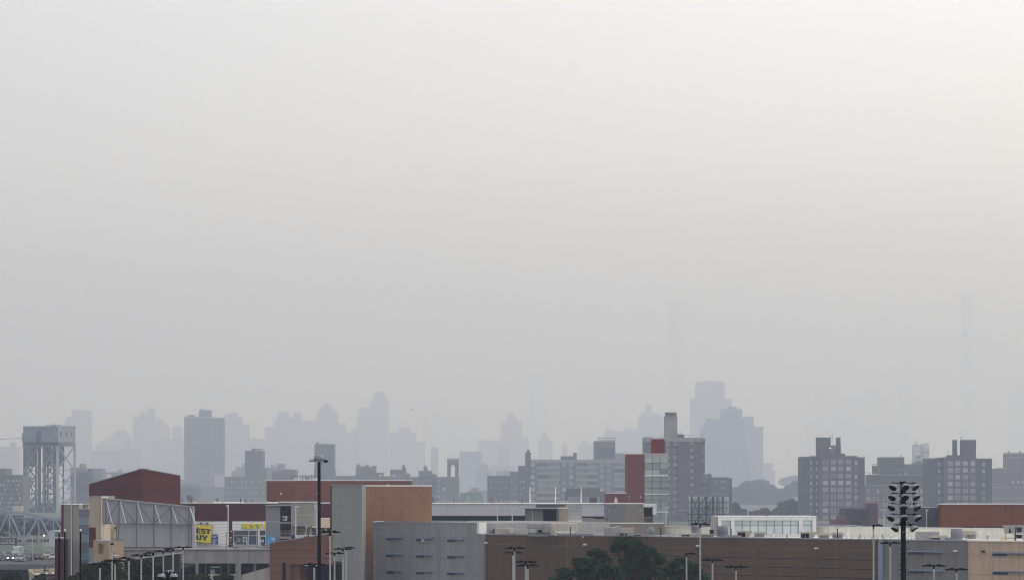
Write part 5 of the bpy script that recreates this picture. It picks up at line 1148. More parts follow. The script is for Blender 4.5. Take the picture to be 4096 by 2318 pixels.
# legs
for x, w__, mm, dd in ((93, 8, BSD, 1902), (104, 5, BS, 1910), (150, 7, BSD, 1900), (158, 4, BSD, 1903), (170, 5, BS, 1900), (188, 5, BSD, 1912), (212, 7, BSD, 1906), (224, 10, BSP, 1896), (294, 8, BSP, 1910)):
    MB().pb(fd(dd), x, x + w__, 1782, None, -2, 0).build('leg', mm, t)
for x in (118, 126, 182, 199): MB().pb(fd(1920), x, x + 2.4, 1782, None, -.5, 0).build('guide_rail', BSD, t)
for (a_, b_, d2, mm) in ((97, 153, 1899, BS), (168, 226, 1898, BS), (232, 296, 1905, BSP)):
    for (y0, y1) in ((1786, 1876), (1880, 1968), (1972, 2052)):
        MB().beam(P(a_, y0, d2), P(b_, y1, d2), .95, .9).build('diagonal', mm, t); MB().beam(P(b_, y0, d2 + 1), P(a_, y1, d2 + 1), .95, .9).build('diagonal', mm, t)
        MB().pb(fd(d2), (a_ + b_) / 2 - 4.5, (a_ + b_) / 2 + 4.5, (y0 + y1) / 2 - 6, (y0 + y1) / 2 + 6, -.6, .4).build('gusset', mm, t)
    for y in (1878, 1924, 1970): MB().pb(fd(d2 - .5), a_ - 2, b_ + 2, y - 1.6, y + 1.6, -.8, 0).build('strut', mm, t)
for a_, b_ in ((104, 140), (172, 205), (225, 252)): MB().pb(fd(1916), a_, b_, 1784, 1864 if a_ < 200 else 1862, -6, 0).build('counterweight', CWT, t)
MB().pb(f, 180, 246, 1697.5, 1699, -.5, 0).pb(f, 185, 243, 1700.5, 1701.5, -.5, 0).pb(f, 212, 214, 1692, 1704, -.5, 0).pb(f, 203, 222, 1701, 1704, -1.5, 0).build('roof_antenna', BSD, t)
MB().pb(fd(1915), 150, 232, 2010, None, -2, 0).pb(fd(1915), 93, 150, 2030, None, -2, 0).build('pier', BSD, t)
tag(MB().tube([P(-300, 1765, 1905), P(-60, 1756.5, 1905), P(87, 1751.5, 1900)], .16, 6).build('overhead_cable', BSD), 'thin cable running from the left edge to the bridge tower', 'cable')
for x, w__ in ((96, 6), (140, 6), (176, 6), (218, 6), (250, 5)): MB().pb(fd(1916), x, x + w__, 1784, None, -1.5, 0).build('rear_leg', BSD, t)
for a_, b_ in ((99, 143), (179, 221)):
    for (y0, y1) in ((1786, 1846), (1850, 1910), (1914, 1974), (1978, 2038)):
        MB().beam(P(a_, y0, 1914), P(b_, y1, 1914), .9, .8).build('rear_diagonal', BSD, t); MB().beam(P(b_, y0, 1914.9), P(a_, y1, 1914.9), .9, .8).build('rear_diagonal', BSD, t)
        MB().pb(fd(1913), a_, b_, y1 - 1, y1 + 3, -.8, 0).build('rear_strut', BSD, t)
# nearer truss span
D = 720.0; t = thing('truss_bridge', 'pale blue steel truss span crossing low at the left edge', 'bridge', (X(120, D), D, 0)); TS = M('span_steel', (126, 138, 156), 720, k=.44, var=.1, scale=.2, streak=.1); TSD = M('span_steel_dark', (112, 124, 144), 725, var=.1)
top = [(-60, 2034), (0, 2037), (35, 2042), (97, 2048), (155, 2061), (216, 2070), (262, 2076)]
for dd, mm in ((720, TS), (733, TSD)):
    g = MB()
    for a_, b_ in zip(top[:-1], top[1:]): g.beam(P(a_[0], a_[1] + (0 if dd == 720 else 4), dd), P(b_[0], b_[1] + (0 if dd == 720 else 4), dd), .5, .5)
    g.build('top_chord', mm, t)
MB().pb(fd(720), -120, 240, 2166, 2172, -.6, 0).build('bottom_chord', TS, t); MB().pb(fd(733), -120, 240, 2154, 2166, -.6, 0).build('deck_girder', M('girder_dusk', (92, 94, 108), 733), t)
for a_, b_ in (((35, 2044), (-22, 2166)), ((37, 2044), (90, 2166)), ((155, 2063), (97, 2166)), ((157, 2063), (212, 2166)), ((218, 2072), (262, 2140))): MB().beam(P(*a_, 720), P(*b_, 720), .38, .38).build('diagonal', TS, t)
for x, y0 in ((37, 2044), (96, 2050), (155, 2063), (214, 2072), (-30, 2038)): MB().pb(fd(719.7), x - 2, x + 2, y0, 2168, -.3, 0).build('vertical', TS, t)
for a_, b_ in (((20, 2047), (70, 2160)), ((120, 2058), (60, 2160)), ((125, 2058), (190, 2160)), ((200, 2072), (140, 2160))): MB().beam(P(*a_, 733), P(*b_, 733), .26, .26).build('diagonal', TSD, t)
for x in (35, 96, 155, 214): MB().pb(fd(719.5), x - 6, x + 6, 2158, 2172, -.3, 0).build('gusset', TS, t)
g = MB()
for x in range(-10, 235, 19): g.pb(fd(718), x, x + 13, 2155, 2158, -.3, 0)
g.build('orange_barrier', M('barrier_orange', (142, 120, 112), 718), t)
for x, w__ in ((90, 16), (150, 8)): MB().pb(fd(725), x, x + w__, 2172, None, -3, 0).build('pier', TSD, t)
# banks behind the highway
def hill(name, pts, D0, D1, m, top=None):
    """mound from a photo outline: crest at mid distance, sloping to the ground in front and behind"""
    n = len(pts); mid = (D0 + D1) / 2; vs = []
    for a_, b_ in pts:
        z = max(.3, Z(b_, mid)); vs += [(X(a_, mid) * D0 / mid, D0, -.1), (X(a_, mid), mid - (D1 - D0) * .12, z), (X(a_, mid), mid + (D1 - D0) * .12, z * .98), (X(a_, mid) * D1 / mid, D1, -.1)]
    fs = [(4 * i + j, 4 * i + 4 + j, 4 * i + 5 + j, 4 * i + 1 + j) for i in range(n - 1) for j in range(3)]
    o = MB().add(vs, fs, 0, True).build(name, m); return o
GRS = M('bank_grass', (84, 98, 100), 620, var=.25, scale=.15, fine=.2)
tag(hill('grass_bank', [(-80, 2190), (0, 2178), (60, 2182), (120, 2196), (160, 2190), (240, 2188), (330, 2200)], 560, 690, GRS), kind='structure')
tag(MB().poly(fd(560), [(86, 2262), (120, 2208), (160, 2212), (200, 2262)], -2, 0).build('culvert_wall', M('culvert_slate', (92, 100, 116), 560, var=.2)), 'dark slanting retaining wall on the grass bank behind the highway', 'retaining wall')
tag(MB().pb(fd(640), 98, 150, 2198, 2210, -6, 0).pb(fd(639), 112, 130, 2188, 2198, -4, 0).build('bridge_abutment', M('abutment_grey', (108, 116, 132), 640)), 'small grey abutment block on the bank under the truss', 'abutment')
tag(MB().pb(fd(640), 182, 222, 2168, 2198, -6, 0).pb(fd(641), 196, 222, 2120, 2168, -6, 0).build('pale_pier_block', M('pier_pale', (140, 146, 160), 640)), 'pale block-shaped pier at the right end of the truss', 'pier')
# highway
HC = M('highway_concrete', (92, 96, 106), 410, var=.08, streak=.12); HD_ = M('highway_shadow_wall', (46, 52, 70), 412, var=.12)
D = 410.0; o = MB().wb(X(-200, D), X(218, D), D, D + 60, 2.4, 2.9).build('highway', mat('asphalt', (.07, .07, .075), var=.2)); tag(o, kind='structure')
t = thing('highway_parapet', 'grey concrete parapet of the elevated highway with dark wall beneath', 'parapet', (X(60, D), D, 0))
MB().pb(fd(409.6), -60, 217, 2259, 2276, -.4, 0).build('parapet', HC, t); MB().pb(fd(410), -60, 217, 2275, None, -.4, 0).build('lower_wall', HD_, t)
tag(MB().poly(fd(470), [(-60, 2232), (85, 2236), (165, 2244), (216, 2252), (216, 2270), (-60, 2270)], -.4, 0).build('median_wall', M('median_grey', (108, 112, 124), 470)), 'low concrete barrier on the far side of the highway', 'barrier')
t = thing('sign_gantry', 'rusty steel overhead gantry above the highway at the left edge', 'sign gantry', (X(64, 470), 470, 0)); GT = M('gantry_steel', (84, 92, 102), 470, var=.2)
MB().beam(P(-80, 2151.5, 470), P(67, 2151, 470), .16).beam(P(-80, 2176, 470), P(67, 2175, 470), .14).build('gantry_beam', GT, t); g = MB()
for x in (0, 34, 62): g.beam(P(x, 2151, 470), P(x + (2 if x != 34 else 0), 2176, 470), .12)
g.build('gantry_web', GT, t); MB().beam(P(66, 2150, 470), P(63, 2232, 470), .2).beam(P(61, 2152, 471), P(60, 2232, 471), .1).build('gantry_post', GT, t)
def hlamp(x, ytop, ybot, D, arm, lab, lit=False):
    t = thing('highway_lamp', lab, 'street lamp', (X(x, D), D, 0), 'cobra-head lamps along the highway'); m = M('lamp_pole_pale', (140, 142, 148), 480)
    MB().cyl((X(x - 1, D), D, 0), P(x, ytop, D), .12, .07, 8).build('pole', m, t)
    for a_, dy in arm:
        MB().tube([P(x, ytop, D), P(x + a_ * .5, ytop - dy, D), P(x + a_, ytop - dy - 1.5, D)], .055, 6).build('arm', m, t)
        MB().ball(P(x + a_, ytop - dy - 1, D), .16 if lit and a_ == arm[0][0] else .1, 10, sz=.8).build('lamp_head', emit('lamp_on', (1, .98, .92), 2.0) if lit and a_ == arm[0][0] else m, t)
hlamp(54.5, 2141, 2232, 500, [(-36, 12)], 'cobra-head lamp by the gantry, arm reaching left')
hlamp(130, 2146, 2242, 480, [(-20, 9)], 'cobra-head lamp in the middle of the highway, arm left')
hlamp(172.5, 2150, 2258, 455, [(3, 9.5), (20, 9)], 'lit highway lamp with a bright white head, beside the flagpoles', True)
hlamp(212.5, 2152, 2258, 455, [(-22, 10), (-34, 6)], 'double-arm highway lamp next to the maroon wing')
hlamp(198, 2190, 2220, 560, [(5, 6)], 'small distant lamp on the grass bank'); hlamp(84.5, 2196, 2240, 520, [(3, 3)], 'short distant lamp behind the white van')
for (x, D, yaw, paint, lab, kind, lit) in (
    (-2, 432, -96, PB, 'grey blue car at the left edge of the highway', 'car', False), (71, 452, -88, PW, 'tall white van driving on the highway', 'van', False), (51, 432, -92, PD, 'dark car with both headlights on', 'car', True),
    (83, 428, -90, PS, 'silver car in front of the white van', 'car', False), (108, 436, -84, PB, 'slate blue SUV right of the silver car', 'suv', False), (155, 440, -75, PD, 'dark sedan in the middle of the highway right part', 'car', False),
    (191, 446, -80, PY, 'pale yellow car near the flagpoles', 'suv', False), (214, 438, -85, PW, 'white car at the right end of the highway', 'car', False), (93, 466, -88, PD, 'dark car behind the white van', 'car', False), (38, 452, -90, PB, 'blue grey car behind the car with headlights', 'car', False)):
    car(x, 0, D, R(yaw), paint, lab, 2.9, kind, lit, 'cars on the elevated highway', .76)
t = thing('box_truck', 'pale rear-facing box truck in haze at the far left', 'truck', (X(14, 478), 478, 2.9)); TRK = M('truck_pale', (140, 138, 140), 478)
MB().poly(fd(478), [(1, 2243), (4, 2209), (26, 2209), (29, 2243)], -6, 0).build('cargo_box', TRK, t); MB().beam(P(4, 2209, 477.5), P(3, 2243, 477.5), .14).beam(P(26, 2209, 477.5), P(28, 2243, 477.5), .14).build('corner_post', GT, t); MB().pb(fd(477.8), 2, 28, 2243, 2249, -6, 0).build('bumper', HG, t)
t = thing('roadside_cabin', 'small beige cabin with a white panel beside the highway', 'building', (X(199, 520), 520, 0)); CB = M('cabin_beige', (146, 136, 128), 520)
MB().pb(fd(520), 180, 222, 2218, None, -8, 0).build('wall', CB, t); MB().pb(fd(520), 179, 222, 2215, 2219, -8, .3).build('roof', M('cabin_roof', (150, 152, 160), 520), t); MB().pb(fd(520), 185, 221, 2221, 2237, -.1, .15).build('white_panel', M('cabin_white', (178, 180, 188), 520), t)
MB().pb(fd(520), 166, 176, 2217, 2244, -4, 1).build('side_panel', M('cabin_side', (148, 148, 156), 520), t)
t = thing('low_beige_building', 'low beige flat-roofed building at the bottom left, dish on top', 'building', (X(160, 352), 352, 0)); LB = M('low_beige_wall', (136, 126, 116), 352, streak=.15); LBR = M('low_beige_roof', (178, 164, 140), 352, k=.6)
A_, B_, C_, D_2 = (X(116, 372), 372), (X(140, 345), 345), (X(217, 350), 350), (X(217, 376), 376)
z_ = Z(2300, 350)
MB().plan([A_, B_, C_, D_2], 0, z_ - .35).build('wall', LB, t); MB().plan([(A_[0] + .3, A_[1]), (B_[0] + .1, B_[1] + .6), (C_[0], C_[1] + .6), D_2], z_ - .35, z_ - .3).build('roof', LBR, t)
g = MB(); g.beam((*A_, z_), (*B_, z_), .25, .5).beam((*B_, z_), (*C_, z_), .25, .5).beam((*A_, z_), (*D_2, z_), .25, .5); g.build('parapet', LB, t)
MB().lathe([(.001, 0), (.25, .06), (.42, .2)], P(201, 2297, 351), (-.5, -.6, .5), n=16).build('satellite_dish', GALV, t)
MB().pb(fd(362), 173, 180, 2277, 2282, -1, 0).pb(fd(362), 183, 191, 2277, 2282, -1, 0).build('roof_vent', JOINT, t)
tag(MB().cyl(P(177, 2300, 349), P(178, 2262, 349), .05, .04, 6).pb(fd(348.9), 175.5, 180, 2268, 2276, -.2, 0).build('signal_post', JOINT), 'thin dark post with a small box on the low beige building', 'post')
t = thing('billboard_back', 'dark slanted billboard back behind the black flagpoles', 'billboard', (X(227, 480), 480, 0)); MB().poly(fd(480), [(217, 2142), (222, 2125), (238, 2124), (247, 2130), (247, 2152)], -1, 0).build('panel', M('billboard_slate', (96, 102, 122), 480), t); MB().pb(fd(480.5), 229, 231, 2150, None, -.3, 0).build('post', GT, t)
# ------------------------------------------------------------------ brick apartment blocks in the middle distance
BK = mat('dark_red_brick', (.108, .104, .115), var=.08, scale=.08, fine=.08); BK2 = mat('mauve_brick', (.082, .095, .118), var=.08, scale=.08, fine=.08); BK3 = mat('brown_brick', (.115, .095, .09), var=.08, scale=.08, fine=.08)
BG = mat('grey_brick', (.15, .15, .155), var=.08, scale=.08, fine=.06); BGG = mat('green_grey_brick', (.115, .125, .125), var=.08, scale=.08, fine=.06); CG_ = mat('old_concrete', (.30, .31, .30), var=.12, scale=.1, fine=.08, streak=.2)
WF = mat('window_frame_white', (.46, .47, .48), var=.05); WG = mat('window_glass_grey', (.20, .215, .235), var=.35, scale=.12, rough=.15, fine=.1); WGL = mat('window_blind_pale', (.36, .375, .39), var=.2, scale=.1)
WD = mat('window_dark_glass', (.07, .08, .10), var=.3, scale=.1, rough=.2)
rw = random.Random(11)
def blk(t, name, m, D, a, b, y, dep=18.0, off=0.0, y1=None):
    return MB().pb(fd(D - off), a, b, y, y1, -dep, 0).build(name, m, t)
def win(t, D, xc, yc, w__, h__, off=0.0, kind=0):
    """double-hung window with a white frame, pane as sub-part"""
    f = fd(D - off); a, b, y0, y1 = xc - w__ / 2, xc + w__ / 2, yc - h__ / 2, yc + h__ / 2
    g = MB(); e = 1.1
    g.pb(f, a, b, y0, y0 + e, -.05, .06).pb(f, a, b, y1 - e, y1, -.05, .08).pb(f, a, a + e, y0 + e, y1 - e, -.05, .06).pb(f, b - e, b, y0 + e, y1 - e, -.05, .06)
    if w__ > 14:
        for q in (.33, .67): g.pb(f, a + w__ * q - .4, a + w__ * q + .4, y0 + e, y1 - e, -.05, .055)
    g.pb(f, a + e, b - e, yc - .4, yc + .4, -.05, .05)
    o = g.build('window', WF, t); k = rw.random()
    MB().pb(f, a + e, b - e, y0 + e, y1 - e, -.05, .03).build('pane', WGL if k < .25 else (WG if k < .8 else WD), o)
def ladder(t, D, x, y0, y1, w__=6, m=None):
    g = MB(); f = fd(D)
    for q in (x, x + w__): g.pb(f, q, q + .9, y0, y1, -.2, 0)
    y = y0
    while y < y1: g.pb(f, x, x + w__, y, y + .8, -.2, .02); y += 6.5
    g.build('roof_ladder', m or BG, t)
def place(D, cx): return (X(cx, D), D, 0)
# left of the two tall blocks at right
D = 1350.0; t = thing('apartment_block', 'dark brick apartment block with white windows, left one at the right side', 'apartment building', place(D, 3334))
w_ = blk(t, 'wall', BK, D, 3276, 3430, 1822, 25, 2); blk(t, 'wing', BK2, D, 3210, 3277, 1825, 22, 0); blk(t, 'wing', BK2, D, 3429, 3459, 1827, 22, 0)
blk(t, 'parapet', BK, D, 3240, 3268, 1822.5, 3, .1, 1826); blk(t, 'penthouse', BK, D, 3271, 3322, 1748, 9, -3); blk(t, 'penthouse', CG_, D, 3322, 3364, 1779, 7, -5); blk(t, 'chimney', BK2, D, 3346, 3362, 1748, 3, -2)
MB().pb(fd(D + 1), 3318, 3380, 1812, 1823, -9, 0).build('roof_slab', BK2, t); ladder(t, D, 3323, 1737, 1768, 8, M('ladder_grey', (130, 134, 146), 1768))
MB().ball(P(3320, 1791, D - 2), .35, 10).build('roof_light', emit('lit_bulb', (1, .97, .9), 1.3), t); blk(t, 'penthouse_window', WD, D, 3305, 3311, 1795, .3, 3.1 + 2, 1801)
for r_ in range(10):
    y = 1846 + r_ * 27.7
    for x, w__ in ((3244.5, 8), (3270 - 1, 7)): win(t, D, x, y + 2, w__, 15, .05)
    for x, w__ in ((3302, 19.5), (3334, 18), (3363, 18.5), (3394.5, 19)):
        if y < 2070: win(t, D, x, y, w__, 16.5, 2.05)
    if y < 2030: win(t, D, 3424.5, y + 4, 9, 15, 2.05)
# right of the two
D = 1350.0; t = thing('apartment_block', 'dark brick apartment block with white windows, right one above the orange wall', 'apartment building', place(D, 3843))
blk(t, 'wall', BK, D, 3775, 3905, 1827, 25, 2); blk(t, 'wing', BK2, D, 3719, 3776, 1831, 22, 0); blk(t, 'wing', BK2, D, 3904, 3968, 1832, 22, 0)
blk(t, 'penthouse', BK, D, 3851, 3904, 1758, 9, -3); blk(t, 'chimney', BK2, D, 3813, 3829, 1758, 3, -2); MB().pb(fd(D + 1), 3796, 3866, 1819, 1828, -9, 0).build('roof_slab', BK2, t); ladder(t, D, 3842, 1745, 1806, 5, M('ladder_grey', (130, 134, 146), 1768))
for r_ in range(7):
    y = 1851.5 + r_ * 27.6
    for x, w__ in ((3801, 19), (3831.5, 19), (3861, 19), (3892, 18)): win(t, D, x, y, w__, 16.5, 2.05)
    for x in (3756.5, 3773): win(t, D, x, y + 3, 8 if x < 3760 else 4, 14, .05)
    win(t, D, 3934.5, y + 4, 9, 14, .05)
# group between them
D = 1450.0; t = thing('factory_block', 'grey green factory-like block with a stepped roof between the apartment blocks', 'building', place(D, 3600))
blk(t, 'wall', BGG, D, 3481, 3724, 1897, 20, 4); blk(t, 'upper_block', BGG, D, 3523, 3617, 1827, 14, 0, 1900); blk(t, 'upper_wing', BG, D, 3616, 3722, 1855, 14, -2, 1900); blk(t, 'lower_wall', BG, D, 3455, 3722, 1938, 12, 8)
g = MB(); g.pb(fd(D - 8), 3457, 3720, 1938, 1941, 0, .3).pb(fd(D - .1), 3566, 3617, 1875, 1878, 0, .5).pb(fd(D - 4), 3483, 3722, 1898, 1901, 0, .4); g.build('ledge', CG_, t)
for y in (1963, 1993, 2018):
    for x, w__ in ((3474, 9), (3494, 13), (3511, 8), (3542, 18), (3570, 9), (3596, 14), (3650, 12), (3668, 11), (3688, 14), (3713, 9)): 
        if not (y > 2000 and 3474 < x < 3510): win(t, D, x, y, w__, 15, 8.05)
for x, y in ((3598, 1888), (3624, 1884), (3702, 1890)): blk(t, 'roof_unit', CG_, D, x - 7, x + 7, y, 3, 4.5, 1898)
blk(t, 'roof_mast', CG_, D, 3601, 3602.5, 1818, .5, 0, 1828); blk(t, 'roof_mast', CG_, D, 3607, 3608.5, 1818, .5, 0, 1828)
t = thing('water_tank', 'grey water tank in a steel frame on the factory roof', 'water tank', P(3502, 1898, D - 6)); MB().cyl(P(3502, 1893, D - 6), P(3502, 1862, D - 6), 1.7, 1.7, 16).build('tank', BG, t)
g = MB()
for x in (3488, 3515): g.pb(fd(D - 8), x, x + 1.5, 1854, 1897, -.3, 0)
for y in (1854, 1860, 1895): g.pb(fd(D - 8), 3488, 3516, y, y + 1.4, -.3, .02)
g.build('frame', CG_, t)
t = thing('pipe_bridge', 'thin steel walkway frame linking the left apartment block and the factory', 'walkway', P(3470, 1938, D - 2)); g = MB()
for y in (1888, 1903, 1921, 1927): g.pb(fd(D - 2), 3457, 3484, y, y + 1.5, -.3, 0)
g.pb(fd(D - 2.1), 3479, 3481, 1888, 1938, -.3, 0); g.build('frame', BG, t)
D = 2312.0; t = thing('white_tower', 'narrow whitewashed tower with patchy walls and small chimneys', 'building', place(D, 3687)); WW = mat('patchy_whitewash', (.55, .56, .57), var=.12, scale=.15, streak=.15, blot=((.30, .29, .29), .60, .25))
blk(t, 'wall', WW, D, 3657, 3692, 1777, 12, 0); blk(t, 'wall', WW, D, 3691, 3717, 1774, 12, 1); blk(t, 'chimney', WW, D, 3661.5, 3667, 1766, 1, 0, 1778); blk(t, 'chimney', WW, D, 3698, 3710, 1770, 1, 0, 1778)
for x, y, w__, h__ in ((3686, 1810, 9, 3), (3686, 1824, 9, 4), (3672, 1827, 14, 11), (3684, 1841, 4, 3), (3690, 1790, 5, 3)): blk(t, 'window', BG, D, x - w__ / 2, x + w__ / 2, y - h__ / 2, .2, 1.05, y + h__ / 2)
blk(t, 'front_shed', BK2, D, 3653, 3692, 1848, 10, 8); blk(t, 'front_shed', BK2, D, 3668, 3688, 1840, 8, 7.5)
D = 2040.0; t = thing('ornate_brick_building', 'brick building with cornice and arched window cut by the right edge', 'building', place(D, 4040))
blk(t, 'wall', BK3, D, 4031, 4180, 1815, 20, 0); blk(t, 'wing', BK3, D, 3984, 4032, 1872, 18, 2); blk(t, 'low_wing', BK3, D, 3967, 4180, 1921, 18, 6)
g = MB(); g.pb(fd(D), 4029, 4180, 1826, 1830, 0, .6).pb(fd(D), 4029, 4180, 1809, 1815, -16, .8).pb(fd(D - 2), 3983, 4032, 1870, 1873, -2, .5).pb(fd(D - 2), 3984, 4031, 1884, 1886, 0, .3).pb(fd(D - 6), 3967, 4180, 1946, 1948, 0, .3).pb(fd(D - 6), 3967, 4180, 1990, 1992, 0, .3); g.build('cornice', mat('stone_trim', (.33, .31, .28)), t)
for x in (4035, 4080, 4130): MB().lathe([(.3, 0), (.8, .6), (.5, 1.2), (.05, 1.5)], P(x, 1810, D + 1), n=10).build('urn', BK3, t)
arch = [(4060, 1868), (4060, 1848), (4062, 1843), (4068, 1840), (4074, 1843), (4077, 1848), (4077, 1868)]; MB().poly(fd(D - .3), arch, -.2, 0).build('arched_window', WG, t)
for x in (4052, 4073, 4094): win(t, D, x, 1926, 8, 10, 6.3)
t = thing('roof_aerial', 'faint roof aerial left of the right apartment block chimney', 'antenna', P(3794, 1828, 1782)); MB().cyl(P(3794, 1830, 1782), P(3794, 1802, 1782), .1, .1, 5).beam(P(3790, 1803, 1782), P(3799, 1802, 1782), .12).build('aerial', CG_, t)

# block behind the red tower with concrete tank
D = 1300.0; t = thing('apartment_block', 'tall brick apartment block with a concrete tower on top behind the glass shaft', 'apartment building', place(D, 2740)); BKG = mat('mauve_grey_brick', (.12, .13, .16), var=.08, scale=.08, fine=.06)
blk(t, 'wall', BKG, D, 2577, 2712, 1749, 18, 0); blk(t, 'wing', BK, D, 2711, 2813, 1751, 20, 1.5); blk(t, 'side_wing', BK3, D, 2812, 2820, 1753, 14, -4)
blk(t, 'wing_trim', CG_, D, 2577, 2813, 1749, .4, 1.9, 1765); blk(t, 'tank_tower', CG_, D, 2659, 2709.5, 1662, 9, -2, 1752)
g = MB()
for x in (2661, 2675, 2688, 2705): g.pb(fd(D - 0), x, x + 1.5, 1648, 1662, -.3, 0)
g.pb(fd(D - .1), 2661, 2708, 1647.5, 1650, -8, 0).pb(fd(D + 4), 2676, 2706, 1652, 1662, -.3, 0); g.build('tower_frame', CG_, t); blk(t, 'tower_cabinet', WD, D, 2662, 2675, 1650, 2, -.2, 1661)
MB().tube([P(2690, 1750, D - 1), P(2697, 1742, D - 1), P(2704, 1740, D - 1)], .35, 8).build('drain_pipe', CG_, t); blk(t, 'roof_hut', BKG, D, 2705, 2738, 1738, 6, -3, 1752); blk(t, 'roof_hut', BKG, D, 2710, 2732, 1736, 5, -2.5, 1739)
g = MB()
for y in (1726, 1733): g.pb(fd(D + 1), 2697, 2728, y + 2, y + 3, -.2, 0)
g.pb(fd(D + 1), 2711, 2713, 1728, 1740, -.2, 0).pb(fd(D + 1), 2726, 2727, 1727, 1740, -.2, 0).pb(fd(D - 1), 2652, 2653, 1724, 1750, -.2, 0).pb(fd(D - 1), 2657, 2658, 1724, 1750, -.2, 0).pb(fd(D - 1), 2652, 2658, 1730, 1731.5, -.2, 0).pb(fd(D - 1), 2652, 2658, 1742, 1743.5, -.2, 0)
for x in (2640, 2646, 2754, 2810): g.pb(fd(D), x, x + 1, 1738, 1750, -.2, 0)
g.build('roof_rail', CG_, t)
MB().tube([P(2730, 1738, D), P(2790, 1737.5, D), P(2812, 1735, D)], .06, 5).build('roof_cable', BG, t)
for r_ in range(11):
    y = 1773 + r_ * 27.7
    win(t, D, 2671.5, y, 15, 12, .05); win(t, D, 2701.5, y, 16, 13, .05); win(t, D, 2766.5, y - 2, 9, 9, 1.55)
    if y < 2010: blk(t, 'balcony', CG_, D, 2812, 2820.5, y + 6, 4, 1.8, y + 14)
    blk(t, 'balcony', CG_, D, 2813.5, 2820, y - 9, .4, 2, y - 5) if r_ % 2 else None
g = MB()
for r_ in range(11): g.pb(fd(D - 1.5), 2712, 2812, 1788 + r_ * 27.7, 1790 + r_ * 27.7, 0, .2)
g.build('floor_band', BKG, t)
blk(t, 'low_band', CG_, D, 2712, 2752, 2037, .4, 1.8, 2041)
t = thing('brick_block', 'plain brick block right of the tall one, behind the lattice billboard', 'building', place(1450, 2875)); blk(t, 'wall', BKG, 1450, 2844, 2916, 1907, 20, 0); blk(t, 'side_wall', BK2, 1450, 2914, 2928.5, 1911, 16, -3); blk(t, 'upper_wing', BKG, 1450, 2819, 2847, 1897, 12, -4); blk(t, 'roof_box', BKG, 1450, 2828, 2845, 1893, 5, -5, 1900)
for x in (2850, 2868, 2886, 2898):
    for y in (1925, 1952, 1979, 2006, 2033):
        if rw.random() < .75: win(t, 1450, x, y, 6, 9, .05)
# grey remains behind the red lift block
t = thing('grey_block', 'grey block left of the small red lift block', 'building', place(1605, 2593)); blk(t, 'wall', BG, 1605, 2576, 2612, 1749, 10, 0); blk(t, 'trim', CG_, 1605, 2575, 2612, 1747, .5, .3, 1750)
g = MB()
for k in range(4): g.pb(fd(1604.9), 2577, 2610, 1763 + k * 14, 1765 + k * 14, 0, .15)
g.build('floor_band', CG_, t)

# long balconied block
D = 2040.0; BAL = mat('balcony_grey_green', (.27, .285, .275), var=.06, scale=.1); t = thing('balcony_apartment_block', 'long apartment block with rows of green grey balconies in the centre', 'apartment building', place(D, 2310))
blk(t, 'wall', BKG, D, 2113, 2512, 1843, 20, 0); blk(t, 'roof_band', BAL, D, 2112, 2512, 1837, 20.5, .5, 1849); blk(t, 'chimney', BK2, D, 2101, 2123, 1809, 6, 1.0); blk(t, 'chimney_cap', BKG, D, 2107, 2119, 1797, 3, .5, 1809)
blk(t, 'penthouse', BG, D, 2376, 2461, 1764, 12, -2, 1842); blk(t, 'penthouse_trim', BAL, D, 2376, 2461, 1762, 12.2, -1.6, 1766); blk(t, 'penthouse', BK2, D, 2392, 2458, 1790, .3, -1.4, 1828); blk(t, 'stair_hut', BK2, D, 2243, 2295, 1823, 8, -2, 1842); blk(t, 'chimney', BK2, D, 2293, 2307, 1809, 3, -1, 1842)
blk(t, 'roof_hut', BAL, D, 2461, 2502, 1811, 9, -3, 1842)
g = MB()
for x in (2392, 2404, 2432, 2460): g.pb(fd(D), x, x + 1.5, 1749, 1764, -.3, 0)
g.pb(fd(D), 2390, 2461, 1748.5, 1751, -8, .05).pb(fd(D + 1), 2392, 2460, 1758, 1760, -.3, 0); g.build('roof_frame', BAL, t)
for x in (2140, 2206, 2350, 2420): blk(t, 'roof_pipe', BG, D, x, x + 1.5, 1830, .3, .1, 1838)
FL = [1857 + r_ * 24.7 for r_ in range(8)]
for a_, b_ in ((2150, 2194), (2194.6, 2239), (2303, 2346), (2346.6, 2389), (2455, 2512)):
    for y in FL:
        o = blk(t, 'balcony', BAL, D, a_, b_, y + 6, 1.5, 1.8, y + 16)
        MB().pb(fd(D), a_ + 3, b_ - 2, y - 7, y + 6, -.1, .06).build('balcony_window', WG if rw.random() < .6 else WD, o)
for x, w__ in ((2131, 15), (2257, 13), (2284, 15), (2408, 14), (2435, 14)):
    for y in FL: win(t, D, x, y + .5, w__, 14, .05)
t = thing('brick_block', 'stepped brick block joined left of the balconied apartments', 'building', place(2081, 2030))
blk(t, 'wall', BK2, 2081, 1949, 2041, 1901, 20, 0); blk(t, 'wall', BKG, 2081, 2040, 2073, 1885, 20, .3); blk(t, 'wall', BK2, 2081, 2072, 2102, 1862, 20, .6)
for x in (1965, 1985, 2005, 2025, 2048, 2063, 2083, 2096):
    for y in (1925, 1950, 1975, 2000): 
        if rw.random() < .7: win(t, 2081, x, y, 5.5, 8, .35 if x < 2042 else .65)
t = thing('low_green_building', 'low green grey building with flat canopy in front of the balconies', 'building', place(1496, 2340)); LG = M('green_grey_wall', (116, 124, 134), 1496)
blk(t, 'wall', LG, 1496, 2260, 2424, 1965, 12, 0); blk(t, 'upper_wall', LG, 1496, 2268, 2397, 1950, 10, -1, 1966); blk(t, 'canopy', CG_, 1496, 2271, 2332, 1949, 3, 1, 1951.5); blk(t, 'window_band', WG, 1496, 2270, 2400, 1985, .3, .1, 2006)
